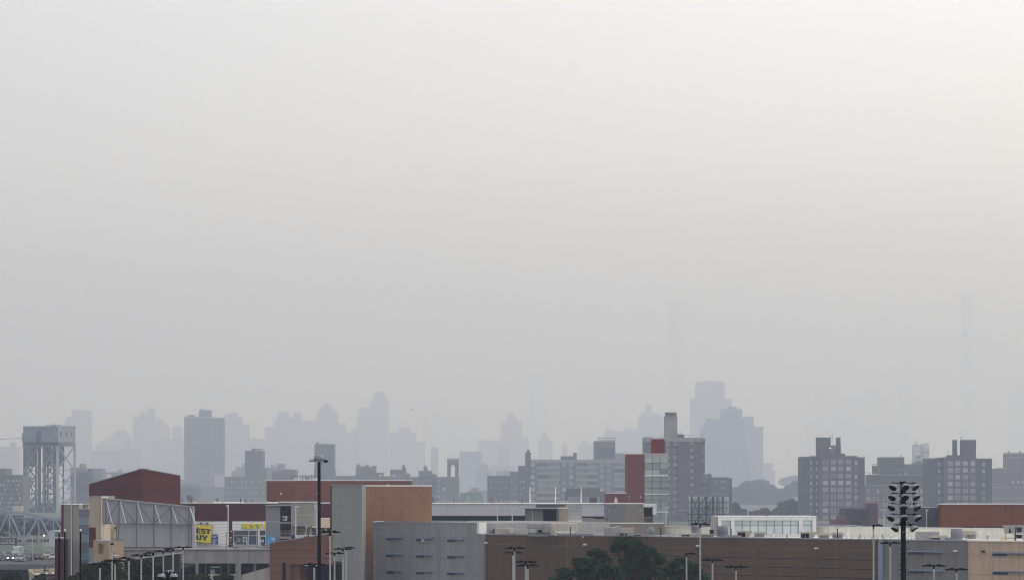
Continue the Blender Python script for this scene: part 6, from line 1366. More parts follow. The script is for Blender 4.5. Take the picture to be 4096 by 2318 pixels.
tag(MB().pb(fd(1220), 2054, 2098, 1991.5, 1993.5, -3, 0).pb(fd(1220), 2060, 2062, 1993, 2060, -.3, 0).pb(fd(1220), 2090, 2092, 1993, 2060, -.3, 0).build('flat_canopy', CG_), 'thin pale flat canopy in front of the stepped brick block', 'canopy')

# ------------------------------------------------------------------ towers and roofs of the second distance
def far(name, label, cat, D, rows, m, dep=25, bands=0, bm=None, extra=None):
    """rows: (part, px0, px1, ytop[, ybottom, offset])"""
    t = thing(name, label, cat, place(D, (rows[0][1] + rows[0][2]) / 2))
    for r_ in rows:
        p, a, b, y = r_[:4]; y1 = r_[4] if len(r_) > 4 else None; off = r_[5] if len(r_) > 5 else 0
        o = MB().pb(fd(D - off), a, b, y, y1, -dep, 0).build(p, m, t)
        if bands and p == 'wall':
            g = MB(); yy = y + bands
            while yy < 1990: g.pb(fd(D - off), a, b, yy, yy + 1.6, -.1, .5); yy += bands
            g.build('floor_band', bm or CG_, o)
    if extra: extra(t)
    return t
far('brick_tower', 'square brick tower standing above the left of the red rear building', 'building', 2584, [('wall', 980, 1050, 1801), ('roof_rail', 1008, 1046, 1794, 1797), ('roof_hut', 1006, 1013, 1793, 1802)], BK2)
far('green_grey_block', 'wide dim block with specks of windows at the foot of the brick tower', 'building', 2516, [('wall', 898, 1066, 1904, None, 0), ('upper_wall', 1020, 1066, 1876, 1905, 0)], BGG,
    extra=lambda t: [win(t, 2516, x + rw.uniform(-2, 2), y, 4, 7, .05) for x in range(912, 1064, 14) for y in (1925, 1948, 1971, 1994) if rw.random() < .6])
far('brick_block', 'low reddish roofs right of the square brick tower', 'building', 2652, [('wall', 1087, 1185, 1903), ('upper_wall', 1087, 1122, 1884), ('upper_wall', 1125, 1185, 1877), ('penthouse', 1137, 1160, 1875, 1880)], BK3)
far('grey_block', 'pale grey block with square top behind the reddish roofs', 'building', 3536, [('wall', 1060, 1130, 1868), ('wall', 1106, 1136, 1853), ('roof_dome', 1083, 1095, 1859, 1870)], BG)
far('grey_block', 'pale stepped block left of the square brick tower', 'building', 3944, [('wall', 942, 985, 1867), ('roof_hut', 968, 975, 1853, 1868), ('low_wing', 926, 943, 1882)], BG)
far('brick_tower', 'broad brick tower right behind the black mast drum', 'building', 2584, [('wall', 1258, 1335, 1775, 1990), ('base', 1256.5, 1336.5, 1869, None, 1), ('chimney', 1264, 1270, 1767, 1776), ('roof_mast', 1296, 1297.5, 1771, 1776)], BK2)
far('brick_block', 'long low mauve building above the right half of the red rear roof', 'building', 2448, [('wall', 1200, 1500, 1902), ('wall', 1495, 1619, 1903, None, .5)], BK2)
far('brick_block', 'brick rooftops with two small chimneys above the four capped stacks', 'building', 2516, [('wall', 1420, 1534, 1897), ('upper_wall', 1424, 1466, 1863), ('upper_wall', 1465, 1501, 1866), ('low_wing', 1500, 1531, 1888), ('chimney', 1427, 1435, 1855, 1864), ('chimney', 1463, 1471, 1858, 1866), ('roof_hut', 1490, 1500, 1861, 1867)], BK)
far('brick_block', 'brick rooftop with one tall chimney in the middle left', 'building', 2543, [('wall', 1560, 1622, 1877), ('low_wing', 1619, 1637, 1892), ('chimney', 1607, 1620, 1867, 1880), ('chimney', 1610, 1616, 1857, 1868)], BK)
def ww(t): [win(t, 2448, x + rw.uniform(-3, 3), y, 5, 8, .05) for x in range(1652, 1786, 17) for y in (1921, 1940, 1962, 1985, 2008) if rw.random() < .6]
far('brick_block', 'brick school building with small chimney joined to the arched tower', 'building', 2448, [('wall', 1637, 1836, 1906), ('upper_wall', 1674, 1727, 1881), ('upper_wall', 1726, 1744, 1895), ('chimney', 1694, 1708, 1869, 1882), ('chimney', 1698, 1704, 1860, 1870)], BK, extra=ww)
# arched bell tower
D = 2434.0; t = thing('bell_tower', 'slim brick bell tower with tall pointed see-through arch', 'tower', place(D, 1812)); f = fd(D)
outer = [(1789, 1906), (1789, 1840), (1835, 1840), (1835, 1906)]
MB().pb(f, 1789, 1803, 1840, 1908, -4, 0).pb(f, 1820, 1835, 1840, 1908, -4, 0).poly(f, [(1803, 1874), (1804.5, 1866), (1807.5, 1859), (1812, 1855), (1816, 1859), (1818.8, 1866), (1820, 1874), (1820, 1840), (1803, 1840)], -4, 0).build('shaft', BK, t)
MB().pb(f, 1787.5, 1836, 1836, 1841, -4.3, .4).pb(f, 1788, 1795, 1830.5, 1836, -4.3, .4).pb(f, 1829, 1835.5, 1830.5, 1836, -4.3, .4).pb(f, 1795, 1829, 1832, 1836, -4.2, .2).build('crown', mat('verdigris', (.24, .32, .30)), t); MB().pb(f, 1789, 1835.5, 1906, None, -6, .2).build('base', BK, t)
t = thing('church', 'church with broad green roofs below the arched tower', 'church', place(2176, 1885)); GRN = mat('copper_green_roof', (.14, .25, .21), var=.12, scale=.1)
MB().pb(fd(2176), 1838, 1934, 2020, None, -20, 0).build('wall', BKG, t); MB().poly(fd(2173), [(1833, 2022), (1840, 1968), (1876, 1968), (1888, 2012), (1886, 2022)], -10, 0).build('roof', GRN, t); MB().poly(fd(2171), [(1884, 2022), (1866, 1990), (1875, 1968), (1926, 1968), (1936, 2022)], -10, 0).build('roof', GRN, t); MB().poly(fd(2168), [(1858, 2022), (1871, 1972), (1874, 1972), (1888, 2022)], -2, 0).build('gable', M('gable_grey', (150, 158, 164), 2168), t)
far('stone_block', 'hazy low rooftops with pinnacles above the green church roof', 'building', 3536, [('wall', 1870, 1990, 1960), ('upper_wall', 1882, 1914, 1950), ('chimney', 1884, 1887, 1946, 1952), ('chimney', 1902, 1906, 1947, 1952)], BG)
# left side blocks
def chk(t):
    for r_ in range(8):
        for k in range(8):
            if rw.random() < .9: 
                o = MB().pb(fd(1698.6), 1 + k * 12 + (6 if r_ % 2 else 0) - 8, 8 + k * 12 + (6 if r_ % 2 else 0) - 8, 1916 + r_ * 17.5, 1926 + r_ * 17.5, -.1, .06).build('window', WGL if rw.random() < .5 else WG, t)
far('apartment_block', 'dim block with checkered pale windows at the far left edge', 'apartment building', 1700, [('wall', -60, 90, 1898), ('roof_hut', -10, 20, 1872, 1899)], BGG, extra=chk)
tag(MB().pb(fd(1686), 50, 86, 2022, None, -6, 0).build('low_beige_shed', M('shed_beige', (160, 158, 158), 1686)), 'small beige shed at the foot of the checkered block', 'shed')
far('slate_block', 'slate coloured block with chimney hut just right of the bridge tower', 'building', 2584, [('wall', 283, 375, 1887, None), ('upper_wall', 281, 332, 1868), ('upper_wall', 330, 408, 1872), ('chimney', 318, 330, 1857, 1870), ('chimney', 321, 327, 1853, 1858)], BG)
far('pale_block', 'pale stone block with vague window columns right of the bridge tower', 'building', 2652, [('wall', 300, 430, 1922), ('upper_wall', 378, 402, 1880), ('upper_wall', 400, 430, 1894)], mat('pale_stone', (.42, .41, .42), var=.06),
    extra=lambda t: [win(t, 2652, x, y, 5, 9, .05) for x in (307, 330, 345, 365) for y in (1936, 1955, 1975, 1995, 2015)])
far('slate_block', 'long slate block behind the left slope of the red peak', 'building', 2856, [('wall', 400, 489, 1887), ('roof_mast', 473, 474.5, 1876, 1888)], BG)
# tall slab tower behind the red peak
D = 4000.0; t = thing('slab_tower', 'tall grey balconied tower with rooftop hut, right of the red peak', 'apartment tower', place(D, 800)); f = fd(D); SLB = mat('slab_tower_grey', (.11, .12, .15), var=.05, scale=.03)
blk(t, 'wall', SLB, D, 737, 848, 1670, 30, 0); blk(t, 'side_wall', SLB, D, 847, 894, 1673, 24, -6); blk(t, 'roof_band', CG_, D, 737, 847, 1665, 30, .8, 1672); blk(t, 'roof_band', CG_, D, 847, 894, 1669, 24, -5.5, 1675)
blk(t, 'penthouse', SLB, D, 796, 844, 1639, 12, -3, 1667); blk(t, 'penthouse', SLB, D, 750, 775.5, 1658, 8, -3, 1667); blk(t, 'roof_mast', SLB, D, 820, 821.5, 1627, .6, -3, 1640); blk(t, 'roof_hut', SLB, D, 799, 813, 1635, 6, -3, 1641); blk(t, 'roof_rail', CG_, D, 780, 796, 1657, .5, -2, 1659)
g = MB(); yy = 1686.0; i = 0
while yy < 2000:
    g.pb(f, 737, 847, yy, yy + 1.7, -.1, 1.0); g.pb(fd(D + 6), 847, 894, yy + 4, yy + 5.5, -.1, 1.0)
    if i % 2: g.pb(f, 790, 847, yy - 8, yy - 7, -.1, .8)
    yy += 15.4; i += 1
g.pb(f, 846, 849, 1672, 1990, -.1, 1.3); g.build('balcony_band', CG_, t); blk(t, 'lower_wing', SLB, D, 722, 760, 1915, 14, 8); blk(t, 'lower_wing', mat('pale_stone'  , (.42, .41, .42)), D, 858, 900, 1898, 14, 8)
far('long_low_block', 'hazy low block along the foot of the balconied tower', 'building', 3128, [('wall', 720, 905, 1946), ('upper_wall', 722, 800, 1930)], BG)

# two stepped towers right of centre
D = 5700.0; t = thing('stepped_tower', 'broad stepped tower with banded floors, front one of the right pair', 'tower', place(D, 2893)); LIN = mat('banded_tower_grey', (.11, .13, .18), var=.05, scale=.02)
for p, a, b, y in (('wall', 2806, 2983, 1706), ('wall', 2820, 2980, 1690), ('wall', 2831, 2978, 1672), ('penthouse', 2888, 2969, 1635), ('penthouse', 2912, 2947, 1625)): blk(t, p, LIN, D, a, b, y, 40, {1706: 0, 1690: -.6, 1672: -1.2, 1635: -3, 1625: -5}[y])
blk(t, 'low_wing', LIN, D, 2975, 3000, 1835, 30, -4); blk(t, 'roof_mast', LIN, D, 2952, 2953.5, 1621, .6, -4, 1640); blk(t, 'roof_mast', LIN, D, 2887, 2889, 1629, .6, -4, 1640); blk(t, 'roof_mast', LIN, D, 2967, 2969, 1627, .6, -4, 1640)
g = MB(); yy = 1715.0
while yy < 1960: g.pb(fd(D), 2807, 2982, yy, yy + 1.5, -.1, 1.2); yy += 9.6
for x in range(2822, 2980, 12): g.pb(fd(D), x, x + 1.2, 1700, 1960, -.1, .9)
g.pb(fd(D), 2841, 2982, 1675, 1681, -.1, 2).pb(fd(D), 2969, 2983, 1677, 1682, -.1, 2); g.build('floor_band', CG_, t)
D = 6300.0; t = thing('pale_stepped_tower', 'paler tower with floor lines just right of the broad stepped tower', 'tower', place(D, 3015)); blk(t, 'wall', LIN, D, 2977, 3015, 1666, 30, 0); blk(t, 'wall', LIN, D, 3014, 3053, 1706, 30, 0); blk(t, 'parapet', LIN, D, 3044, 3053, 1705, 10, .1, 1712)
g = MB(); yy = 1715.0
while yy < 1960: g.pb(fd(D), 2980, 3052, yy, yy + 1.6, -.1, 1.2); yy += 10.5
g.build('floor_band', CG_, t)
D = 8568.0; t = thing('wide_slab_tower', 'high square topped tower rising behind the banded stepped tower', 'tower', place(D, 2842)); DKT = mat('far_tower_grey', (.13, .15, .19), var=.05, scale=.01)
blk(t, 'wall', DKT, D, 2784, 2899, 1526, 60, 0); blk(t, 'shoulder', DKT, D, 2763, 2785, 1594, 50, -5); blk(t, 'shoulder', DKT, D, 2898, 2928, 1594, 50, -5); blk(t, 'roof_hut', DKT, D, 2820, 2865, 1522, 20, -5, 1528)

# ------------------------------------------------------------------ far skyline, nearly lost in the smoke
GHO = mat('far_tower_painted_haze', (.78, .78, .80), var=.05, scale=.01)  # near-white tone puts extra haze fade into the farthest towers
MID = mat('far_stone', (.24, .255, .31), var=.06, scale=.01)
SKY_ = [
 ('Twin-shouldered tower behind the bridge machine house', 8225, [(287, 361, 1639), (265, 288, 1664), (252, 266, 1690), (306, 308, 1633)], 0),
 ('far block in a stepped group of three right of the first faint tower', 8529, [(532, 557, 1668), (556, 591, 1654), (590, 616, 1634), (597, 606, 1630)], 0),
 ('rounded faint block against the stepped group, its right neighbour', 9139, [(616, 640, 1682), (625, 651, 1675), (650, 662, 1688), (661, 676, 1705)], 0),
 ('little square topped block left of the balconied tower', 8529, [(690, 728, 1710), (700, 716, 1706)], 0),
 ('long low mass running between faint blocks left of the balconied tower', 7920, [(616, 740, 1753)], 0),
 ('domed low mass in the gap between the bridge tower and faint blocks', 9139, [(448, 520, 1738), (456, 510, 1726), (466, 500, 1717), (425, 446, 1748), (400, 430, 1762), (380, 405, 1775)], 0),
 ('dim block below the domed mass', 8072, [(490, 526, 1756), (500, 516, 1752)], 0),
 ('low haze-soft city mass right of the bridge tower', 7311, [(360, 540, 1800), (505, 560, 1790)], 0),
 ('stair-step tower just right of the balconied tower', 8072, [(905, 950, 1652), (896, 951, 1660), (950, 969, 1669), (969, 996, 1697), (914, 922, 1648), (930, 940, 1649)], 12),
 ('low mass linking the stair-step tower to the wider group', 8072, [(990, 1062, 1754), (996, 1030, 1752)], 0),
 ('faint broad shoulder, left end of the wide group', 8529, [(1060, 1096, 1707), (1066, 1080, 1705), (1095, 1111, 1676)], 0),
 ('rounded dome-like tower at the left of the wide group', 8377, [(1110, 1155, 1652), (1116, 1150, 1646), (1154, 1174, 1671)], 0),
 ('small square tower in the middle of the wide group', 8377, [(1173, 1203, 1654), (1178, 1197, 1651)], 0),
 ('flat-topped long slab inside the wide group', 8377, [(1202, 1268, 1682), (1214, 1230, 1681)], 0),
 ('pointed tower of the wide group, above the broad brick tower', 8529, [(1265, 1350, 1652), (1270, 1345, 1640), (1280, 1330, 1628), (1292, 1318, 1615), (1300, 1310, 1611)], 0),
 ('short step at the right foot of the pointed tower', 8529, [(1350, 1382, 1694), (1380, 1412, 1729)], 0),
 ('lined narrow block left of the tallest faint centre-left tower', 8225, [(1408, 1437, 1716)], 9),
 ('wide left shoulder of the tallest centre-left tower', 9139, [(1436, 1481, 1630), (1426, 1440, 1660)], 0),
 ('tallest faint tower centre-left with square crown', 9139, [(1480, 1553, 1607), (1495, 1537, 1566), (1490, 1545, 1590), (1530, 1532, 1545), (1543, 1552, 1602)], 0),
 ('ghostly slim tower right of the tallest centre-left one', 11783, [(1572, 1602, 1620), (1600, 1625, 1660)], 0),
 ('ghostly low mass right of the tallest centre-left tower', 9290, [(1558, 1660, 1728), (1592, 1638, 1709), (1660, 1700, 1765)], 0),
 ('ghostly tower with a narrow top in the centre-left gap', 11472, [(1693, 1740, 1625), (1700, 1732, 1602), (1710, 1724, 1596), (1739, 1782, 1656)], 0),
 ('barely visible broad mass in the centre haze', 12093, [(1781, 1910, 1690), (1810, 1870, 1676)], 0),
 ('squat block with pale side between the centre masses', 7159, [(1724, 1752, 1787)], 0),
 ('pinkish flat block above the bell tower, right side', 5940, [(1838, 1926, 1804)], 0),
 ('faint stepped block left of the water-tank topped tower', 9290, [(1909, 1975, 1760), (1920, 1940, 1757)], 0),
 ('faint tower topped by a square hut, left of the centre apartments', 9139, [(2002, 2089, 1684), (2032, 2056, 1653), (2024, 2070, 1672), (1975, 2004, 1758)], 0),
 ('right shoulder of the hut topped tower', 9290, [(2088, 2117, 1748)], 0),
 ('short block in front of the hut topped tower', 7463, [(1992, 2036, 1786)], 0),
 ('pale green grey house-topped block right of the church', 5026, [(1901, 1966, 1877), (1925, 1952, 1855), (1932, 1936, 1846)], 0),
 ('flat greenish block peeking left of the stepped brick block', 4112, [(1984, 2045, 1882)], 0),
 ('stripy little roofs between greenish block and pale house-topped block', 6549, [(1960, 2062, 1862), (1975, 1990, 1856)], 0),
 ('slim faint tower above the left half of the balconied apartments', 9290, [(2151, 2211, 1762), (2168, 2190, 1727), (2162, 2198, 1745)], 0),
 ('small tapered faint tower above the middle of the balconied apartments', 9139, [(2247, 2270, 1785), (2250, 2268, 1770), (2270, 2300, 1818)], 0),
 ('faint flat slab left of the penthouse of the balconied apartments', 9290, [(2313, 2384, 1774), (2330, 2350, 1757)], 0),
 ('long faint flat mass right of the penthouse', 8529, [(2418, 2502, 1722), (2424, 2440, 1714), (2500, 2556, 1715)], 0),
 ('faint tower with tall narrow crown left of the concrete tank tower', 8682, [(2554, 2650, 1660), (2581, 2606, 1621), (2568, 2630, 1650), (2586, 2590, 1613)], 0),
 ('faint pale block directly behind the penthouse right side', 5331, [(2461, 2505, 1812)], 0),
 ('ghost of a supertall tower high above the concrete tank tower', 13178, [(2674, 2731, 1208)], 0),
 ('ghost of a tall slab above the balconied tower at left', 13488, [(821, 870, 1512)], 0),
 ('ghost of a very thin supertall tower near the right edge', 12713, [(3849, 3889, 1174)], 0),
 ('ghost of a spired tower left of the thinnest supertall', 12403, [(3601, 3648, 1530), (3610, 3640, 1480), (3617, 3634, 1428), (3622, 3628, 1405)], 0),
 ('ghostly broad mass left of the spired tower', 12713, [(3410, 3552, 1570), (3430, 3500, 1557), (3340, 3412, 1620)], 0),
 ('ghostly low mass above the left apartment block', 13023, [(3230, 3345, 1660), (3260, 3300, 1530)], 0),
 ('ghostly wide mass in the haze left of the white tower', 12093, [(3380, 3600, 1690)], 0),
 ('ghost tower at the extreme right edge', 12403, [(4050, 4180, 1560), (4080, 4180, 1530)], 0),
 ('hazy low mass at the extreme left edge', 7006, [(-60, 70, 1785), (38, 60, 1766)], 0),
 ('pale ghost slab between tank tower and twin towers', 11783, [(2731, 2766, 1690), (2120, 2180, 1500), (2130, 2160, 1490)], 0),
 ('ghost tower above the balconied apartments penthouse', 12868, [(2430, 2470, 1560), (2440, 2458, 1530)], 0),
 ('soft lump of far buildings right of the pale stepped tower', 7006, [(3053, 3090, 1850), (3070, 3100, 1880)], 0),
]
for lab, D, rows, bands in SKY_:
    t = thing('hazy_tower', lab[0].lower() + lab[1:], 'building', place(D, (rows[0][0] + rows[0][1]) / 2))
    if not bands and D < 7700: bands = 11 + int(D) % 5
    for i, (a, b, y) in enumerate(rows):
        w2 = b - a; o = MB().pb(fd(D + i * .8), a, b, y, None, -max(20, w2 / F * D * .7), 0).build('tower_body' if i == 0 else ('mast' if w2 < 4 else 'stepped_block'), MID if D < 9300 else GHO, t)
        if bands and i < 2:
            g = MB(); yy = y + bands
            while yy < 1900: g.pb(fd(D + i * .8), a + 1, b - 1, yy, yy + 1.5, -.1, 1.5); yy += bands
            g.build('floor_band', CG_, o)
        if bands == 0 and w2 > 24 and D < 9300:        # parapet bumps and plant rooms
            for q in range(rw.randint(1, 2)):
                c_ = rw.uniform(a + 5, b - 8); ww_ = rw.uniform(3, 7); MB().pb(fd(D + i * .8 + 4), c_, c_ + ww_, y - rw.uniform(2, 4.5), y + 2, -8, 0).build('roof_hut', MID, t)
# crane far left of the long mauve building
t = thing('construction_crane', 'tiny pale crane jib right of the broad brick tower', 'crane', P(1344, 1902, 2992)); MB().beam(P(1341, 1898, 2992), P(1353, 1879, 2992), .5).beam(P(1341, 1898, 2992), P(1341, 1905, 2992), 1.2).beam(P(1353, 1879, 2992), P(1354, 1894, 2992), .25).build('jib', CG_, t)
# birds in the air
for x, y, D, s_, lab in ((358.6, 1879.6, 150, .16, 'dark bird flying left above the slope of the red peak'), (272, 1954, 150, .15, 'dark bird flying in front of the bridge tower'), (3863, 1337, 400, .3, 'tiny distant bird high up near the thinnest tower'), (1648, 1635, 500, .35, 'speck of a bird in the centre-left haze'), (3155, 1815, 600, .35, 'speck of a bird left of the left apartment block')):
    t = thing('bird', lab, 'bird', P(x, y, D)); c_ = P(x, y, D)
    MB().lathe([(.001, -.5 * s_), (.11 * s_, -.2 * s_), (.13 * s_, .1 * s_), (.001, .5 * s_)], c_, (.8, .3, .4), n=8).build('body', JOINT, t)
    for sg in (-1, 1): MB().add([c_ + Vector((-.12 * s_, 0, 0)), c_ + Vector((.16 * s_, 0, 0)), c_ + Vector((sg * .1 * s_ + .05 * s_, sg * .5 * s_, .45 * s_)), c_ + Vector((-.05 * s_, sg * .5 * s_, .5 * s_))], [(0, 1, 2, 3)]).build('wing', JOINT, t)
t = thing('bird', 'dark bird sitting on the white drum of the slim black mast', 'bird', P(1291, 1821, 150)); MB().lathe([(.001, -.07), (.03, -.03), (.035, .02), (.001, .07)], P(1290, 1819, 150), (.7, 0, .7), n=8).build('body', JOINT, t); MB().ball(P(1291.8, 1817, 150), .018, 6).build('head', JOINT, t)
# ------------------------------------------------------------------ trees
def leafmat(name, col, var=.35):
    m = bpy.data.materials.new(name); m.use_nodes = True; nt = m.node_tree; b = nt.nodes['Principled BSDF']; b.inputs['Roughness'].default_value = .6; b.inputs['Specular IOR Level'].default_value = .2
    at = nt.nodes.new('ShaderNodeAttribute'); at.attribute_name = 'tint'; r = nt.nodes.new('ShaderNodeMapRange'); r.inputs['To Min'].default_value = 1 - var; r.inputs['To Max'].default_value = 1 + var * 1.3
    nt.links.new(at.outputs['Fac'], r.inputs['Value']); x = nt.nodes.new('ShaderNodeMix'); x.data_type = 'RGBA'; x.blend_type = 'MULTIPLY'; x.inputs['Factor'].default_value = 1; x.inputs['A'].default_value = (*col, 1)
    cc = nt.nodes.new('ShaderNodeCombineColor')
    for k in range(3): nt.links.new(r.outputs[0], cc.inputs[k])
    nt.links.new(cc.outputs[0], x.inputs['B']); nt.links.new(x.outputs['Result'], b.inputs['Base Color'])
    ob = nt.nodes['Material Output']; tr = nt.nodes.new('ShaderNodeBsdfTranslucent'); nt.links.new(x.outputs['Result'], tr.inputs['Color']); ms = nt.nodes.new('ShaderNodeMixShader'); ms.inputs[0].default_value = .15
    nt.links.new(b.outputs[0], ms.inputs[1]); nt.links.new(tr.outputs[0], ms.inputs[2]); nt.links.new(ms.outputs[0], ob.inputs['Surface'])
    return m
BARK = mat('bark', (.03, .027, .024), var=.3, scale=2)
def tree(label, name, base_px, D, clumps, leaf, m, dens=1.0, trunk_r=.28, seed=1, group=None, limbs=True, cat='tree', dep=.9):
    """clumps: (px, py, rx, ry) in photo pixels; each becomes a tuft of leaf faces at its own depth, carried by a limb"""
    rr = random.Random(seed); t = thing(name, label, cat, (X(base_px, D), D, 0), group)
    px = D / F; cents = []
    for (a, b, rx, ry) in clumps:
        dd = rr.uniform(-1, 1) * dep * px * 60; c = Vector((X(a, D), D + dd, Z(b, D))); cents.append((c, rx * px, ry * px))
    lo = min(c.z - r2 for c, r1, r2 in cents); fork = Vector((X(base_px, D), D, max(.8, lo * .55)))
    g = MB(); g.cyl((X(base_px, D), D, 0), fork, trunk_r, trunk_r * .75, 9)
    for c, r1, r2 in cents:
        mid = fork.lerp(c, .5) + Vector((rr.uniform(-.4, .4), rr.uniform(-.4, .4), rr.uniform(-.2, .5))); q = trunk_r * .4
        g.cyl(fork, mid, q, q * .6, 6).cyl(mid, c + Vector((0, 0, r2 * .2)), q * .6, q * .2, 5)
        for k in range(3 if limbs else 0): g.cyl(mid.lerp(c, .6), c + Vector((rr.uniform(-1, 1) * r1, rr.uniform(-1, 1) * r1, rr.uniform(-.3, .8) * r2)) * 1.0, q * .3, q * .1, 4)
    g.build('trunk', BARK, t)
    vs = []; fs = []; ti = []
    for c, r1, r2 in cents:
        subs = []
        for k in range(min(90, max(15 if D < 500 else 7, int(r1 * r2 * 9)))):
            while True:
                v = Vector((rr.uniform(-1, 1), rr.uniform(-1, 1), rr.uniform(-1, 1)))
                if v.length < 1: break
            subs.append((c + Vector((v.x * r1 * .95, v.y * r1 * .8, v.z * r2 * .9)), rr.uniform(.16, .30) * (r1 + r2) / 2 + .12, rr.uniform(0, 1)))
        for sc_, sr, st in subs:
            n = min(int(dens * 70 * (sr / .35) ** 2) + 12, 150 if D < 500 else 34)
            for k in range(n):
                v = Vector((rr.gauss(0, 1), rr.gauss(0, 1), rr.gauss(0, 1))).normalized() * (rr.random() ** .45)
                p = sc_ + Vector((v.x * sr * 1.3, v.y * sr * 1.2, v.z * sr * .8)); L = leaf * rr.uniform(.6, 1.3)
                d1 = Vector((rr.gauss(0, 1), rr.gauss(0, 1), rr.gauss(0, .6))).normalized(); d2 = d1.cross(Vector((rr.gauss(0, 1), rr.gauss(0, 1), rr.gauss(0, 1)))).normalized()
                k0 = len(vs); vs += [p - d1 * L, p + d2 * L * .45, p + d1 * L, p - d2 * L * .45]; fs.append((k0, k0 + 1, k0 + 2, k0 + 3)); ti.append(min(1, max(0, st * .6 + rr.random() * .4)))
    org = Vector(t['_o']); me = bpy.data.meshes.new('crown'); me.from_pydata([v - org for v in vs], [], fs); me.materials.append(m)
    at = me.attributes.new('tint', 'FLOAT', 'FACE'); at.data.foreach_set('value', ti); me.update()
    o = bpy.data.objects.new('crown', me); C.objects.link(o); o.parent = t; o['_o'] = org
    return t
LF = leafmat('leaf_deep_green', (.020, .058, .022)); LF2 = leafmat('leaf_olive_green', (.036, .050, .018)); LFD = leafmat('leaf_dark', (.018, .034, .016)); LFB = leafmat('leaf_blue_haze', (.10, .125, .135), .15); LFH = leafmat('leaf_hazy', (.035, .055, .045), .2)  # LFB: lighter, bluer leaves with the haze put into their colour
D = 250.0
tree('tall dark green tree in front of the brown wall, highest crown of the group', 'locust_tree', 2560, D, [(2482, 2168, 28, 19), (2490, 2158, 14, 9), (2462, 2190, 22, 16), (2500, 2185, 22, 16), (2542, 2168, 22, 13), (2545, 2161, 12, 7), (2525, 2182, 14, 10), (2565, 2185, 20, 12), (2590, 2205, 30, 20), (2610, 2195, 14, 10), (2575, 2225, 36, 18), (2630, 2228, 26, 16), (2645, 2245, 20, 12), (2520, 2210, 16, 12), (2508, 2240, 26, 18), (2505, 2268, 28, 18), (2545, 2260, 26, 20), (2595, 2262, 30, 20), (2620, 2285, 26, 20), (2530, 2295, 30, 20), (2575, 2305, 34, 20), (2495, 2300, 22, 20)], .15, LF, 1.5, .3, 3)
tree('broad dark green tree left in the group before the brown wall', 'locust_tree', 2395, D - 6, [(2385, 2203, 20, 10), (2363, 2212, 16, 8), (2412, 2214, 14, 10), (2400, 2226, 20, 12), (2310, 2238, 20, 8), (2335, 2246, 28, 14), (2370, 2244, 24, 12), (2315, 2262, 26, 18), (2345, 2278, 30, 18), (2300, 2290, 18, 14), (2430, 2240, 20, 12), (2415, 2262, 24, 14), (2455, 2272, 22, 16), (2385, 2296, 32, 16), (2435, 2300, 30, 18), (2340, 2308, 30, 14), (2470, 2300, 20, 16)], .15, LF, 1.5, .28, 5)
tree('small dark green tree lowest at the left of the group', 'locust_tree', 2250, D - 4, [(2262, 2282, 16, 10), (2240, 2280, 12, 8), (2250, 2296, 20, 12), (2275, 2300, 16, 10), (2215, 2316, 22, 10), (2255, 2316, 30, 12)], .15, LF, 1.5, .2, 6)
tree('rounded dark green tree at the right of the group behind a lamp', 'locust_tree', 2730, D + 4, [(2715, 2242, 22, 12), (2740, 2240, 16, 10), (2700, 2256, 24, 14), (2745, 2256, 24, 14), (2672, 2268, 18, 12), (2665, 2285, 20, 14), (2690, 2290, 22, 14), (2740, 2285, 30, 18), (2775, 2262, 16, 10), (2785, 2280, 18, 14), (2800, 2300, 20, 14), (2760, 2308, 30, 16), (2700, 2310, 26, 14), (2825, 2312, 18, 10), (2648, 2306, 18, 14)], .15, LF, 1.4, .26, 8)
D = 262.0
tree('olive green leafy tree at left behind the first lamps', 'plane_tree', 420, D, [(345, 2262, 12, 10), (338, 2280, 12, 10), (320, 2300, 20, 12), (298, 2306, 16, 10), (365, 2275, 22, 16), (395, 2262, 24, 14), (430, 2252, 26, 12), (425, 2245, 12, 6), (455, 2262, 28, 18), (400, 2290, 34, 20), (450, 2295, 34, 20), (350, 2305, 26, 16), (480, 2290, 28, 22), (465, 2240, 10, 8), (375, 2300, 30, 18), (425, 2275, 30, 18), (300, 2312, 22, 10), (400, 2310, 40, 14), (455, 2312, 40, 14)], .14, LF2, 1.5, .3, 12)
tree('dark leafy tree in front of the navy ramp wall', 'plane_tree', 570, D + 3, [(525, 2245, 22, 12), (550, 2250, 20, 12), (560, 2268, 26, 16), (510, 2275, 22, 18), (595, 2250, 18, 10), (620, 2262, 22, 14), (600, 2282, 26, 18), (545, 2296, 34, 18), (640, 2282, 20, 14), (650, 2262, 12, 8), (625, 2302, 28, 16), (590, 2308, 30, 16), (570, 2285, 30, 18), (530, 2262, 26, 16), (500, 2300, 28, 18), (640, 2295, 26, 18), (585, 2262, 24, 14)], .14, LFD, 1.5, .3, 13)
tree('small bright green bush top in front of the deck openings, left one', 'young_tree', 790, D, [(765, 2308, 14, 9), (790, 2304, 18, 9), (812, 2302, 18, 8), (835, 2310, 14, 8), (800, 2316, 36, 8)], .13, LF2, 1.5, .15, 15, 'young trees in front of the parking deck')
tree('small bright green bush top in front of the deck openings, right one', 'young_tree', 900, D, [(872, 2308, 12, 8), (890, 2302, 14, 8), (912, 2302, 8, 6), (905, 2297, 6, 5), (925, 2308, 12, 8), (895, 2316, 34, 8)], .13, LF2, 1.5, .15, 16, 'young trees in front of the parking deck')
D = 300.0
tree('dark tree clump at the bottom left corner', 'dark_tree', 40, D, [(8, 2298, 16, 12), (30, 2296, 16, 10), (55, 2292, 18, 10), (78, 2300, 12, 12), (20, 2312, 34, 12), (60, 2312, 34, 12)], .15, LFD, 1.3, .2, 18)
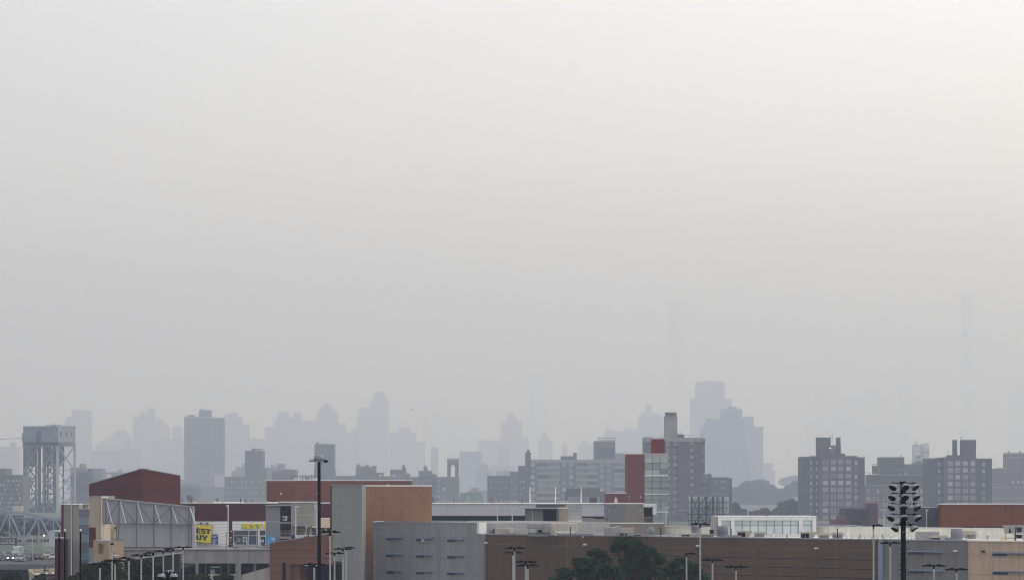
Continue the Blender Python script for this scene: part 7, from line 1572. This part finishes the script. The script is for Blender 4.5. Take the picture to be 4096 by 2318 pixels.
tree('small dark tree beside the low beige building', 'dark_tree', 160, D, [(150, 2308, 12, 8), (168, 2302, 10, 8), (172, 2314, 14, 8), (150, 2318, 16, 8)], .15, LFD, 1.3, .14, 19)
# hazy trees far behind
tree('large hazy tree crown left of the brick apartments, rounded', 'hazy_tree', 2990, 3080, [(3000, 1940, 40, 18), (3040, 1935, 40, 18), (2970, 1965, 44, 24), (3070, 1955, 36, 22), (3110, 1975, 30, 22), (3020, 1975, 60, 24), (2935, 1985, 26, 26), (2960, 2010, 50, 26), (3040, 2005, 60, 26), (3120, 2005, 50, 26), (2990, 2035, 60, 24), (3080, 2035, 60, 24), (3170, 2030, 50, 26)], 1.5, LFH, .09, .8, 21, limbs=False)
tree('hazy tree crown behind, touching the left apartment block', 'hazy_tree', 3160, 3000, [(3160, 1970, 40, 24), (3185, 1938, 24, 14), (3200, 1965, 26, 26), (3160, 1948, 14, 8), (3120, 1985, 40, 20)], 1.5, LFH, .09, .8, 22, limbs=False)
tree('very faint far tree crown right of the hazy ones', 'hazy_tree', 3160, 4900, [(3150, 1925, 30, 16), (3180, 1915, 26, 14), (3205, 1920, 20, 14)], 2.0, LFH, .045, 1.2, 23, limbs=False)
tree('nearer hazy tree just left of the left apartment block', 'hazy_tree', 3160, 1500, [(3165, 2008, 26, 12), (3140, 2022, 26, 14), (3180, 2022, 28, 16), (3125, 2045, 24, 16), (3160, 2045, 34, 18), (3195, 2045, 20, 16), (3165, 2068, 44, 16)], .7, LFH, .2, .5, 24, limbs=False)
tree('hazy tree behind the lattice billboard right edge', 'hazy_tree', 2945, 1500, [(2940, 2020, 14, 12), (2950, 2040, 26, 16), (2975, 2050, 26, 14), (2960, 2065, 40, 16), (2930, 2035, 14, 22)], .7, LFH, .2, .5, 25, limbs=False)
tree('low hazy trees between the lattice billboard and the nearer hazy tree', 'hazy_tree', 3050, 1480, [(3000, 2062, 30, 16), (3040, 2055, 30, 18), (3080, 2058, 30, 16), (3110, 2050, 24, 18), (3020, 2085, 50, 18), (3090, 2085, 50, 18), (3060, 2040, 18, 12)], .55, LFH, .2, .5, 35, limbs=False)
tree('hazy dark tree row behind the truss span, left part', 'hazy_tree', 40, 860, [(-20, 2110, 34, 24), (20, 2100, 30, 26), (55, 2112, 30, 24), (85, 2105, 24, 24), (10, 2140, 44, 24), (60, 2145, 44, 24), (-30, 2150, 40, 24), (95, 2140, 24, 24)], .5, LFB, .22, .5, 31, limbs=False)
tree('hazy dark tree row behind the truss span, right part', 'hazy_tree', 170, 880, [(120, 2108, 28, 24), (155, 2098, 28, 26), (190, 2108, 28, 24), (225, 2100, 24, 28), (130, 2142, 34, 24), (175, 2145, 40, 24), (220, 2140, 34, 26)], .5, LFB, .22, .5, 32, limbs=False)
tag(MB().pb(fd(1100), -60, 60, 2058, None, -20, 0).pb(fd(1105), 60, 250, 2070, None, -20, 0).build('low_slate_building', mat('low_slate', (.06, .065, .08), var=.3, scale=.1)), 'long low dark building behind the trees at the truss span', 'building')
tag(hill('hill', [(2850, 2000), (2930, 1968), (3000, 1960), (3100, 1958), (3180, 1962), (3300, 1990)], 3150, 4000, mat('wooded_hill', (.05, .075, .055), var=.3, scale=.02)), kind='structure')
for o in list(bpy.data.objects):
    if '_o' in o: del o['_o']
    if '_h' in o: del o['_h']
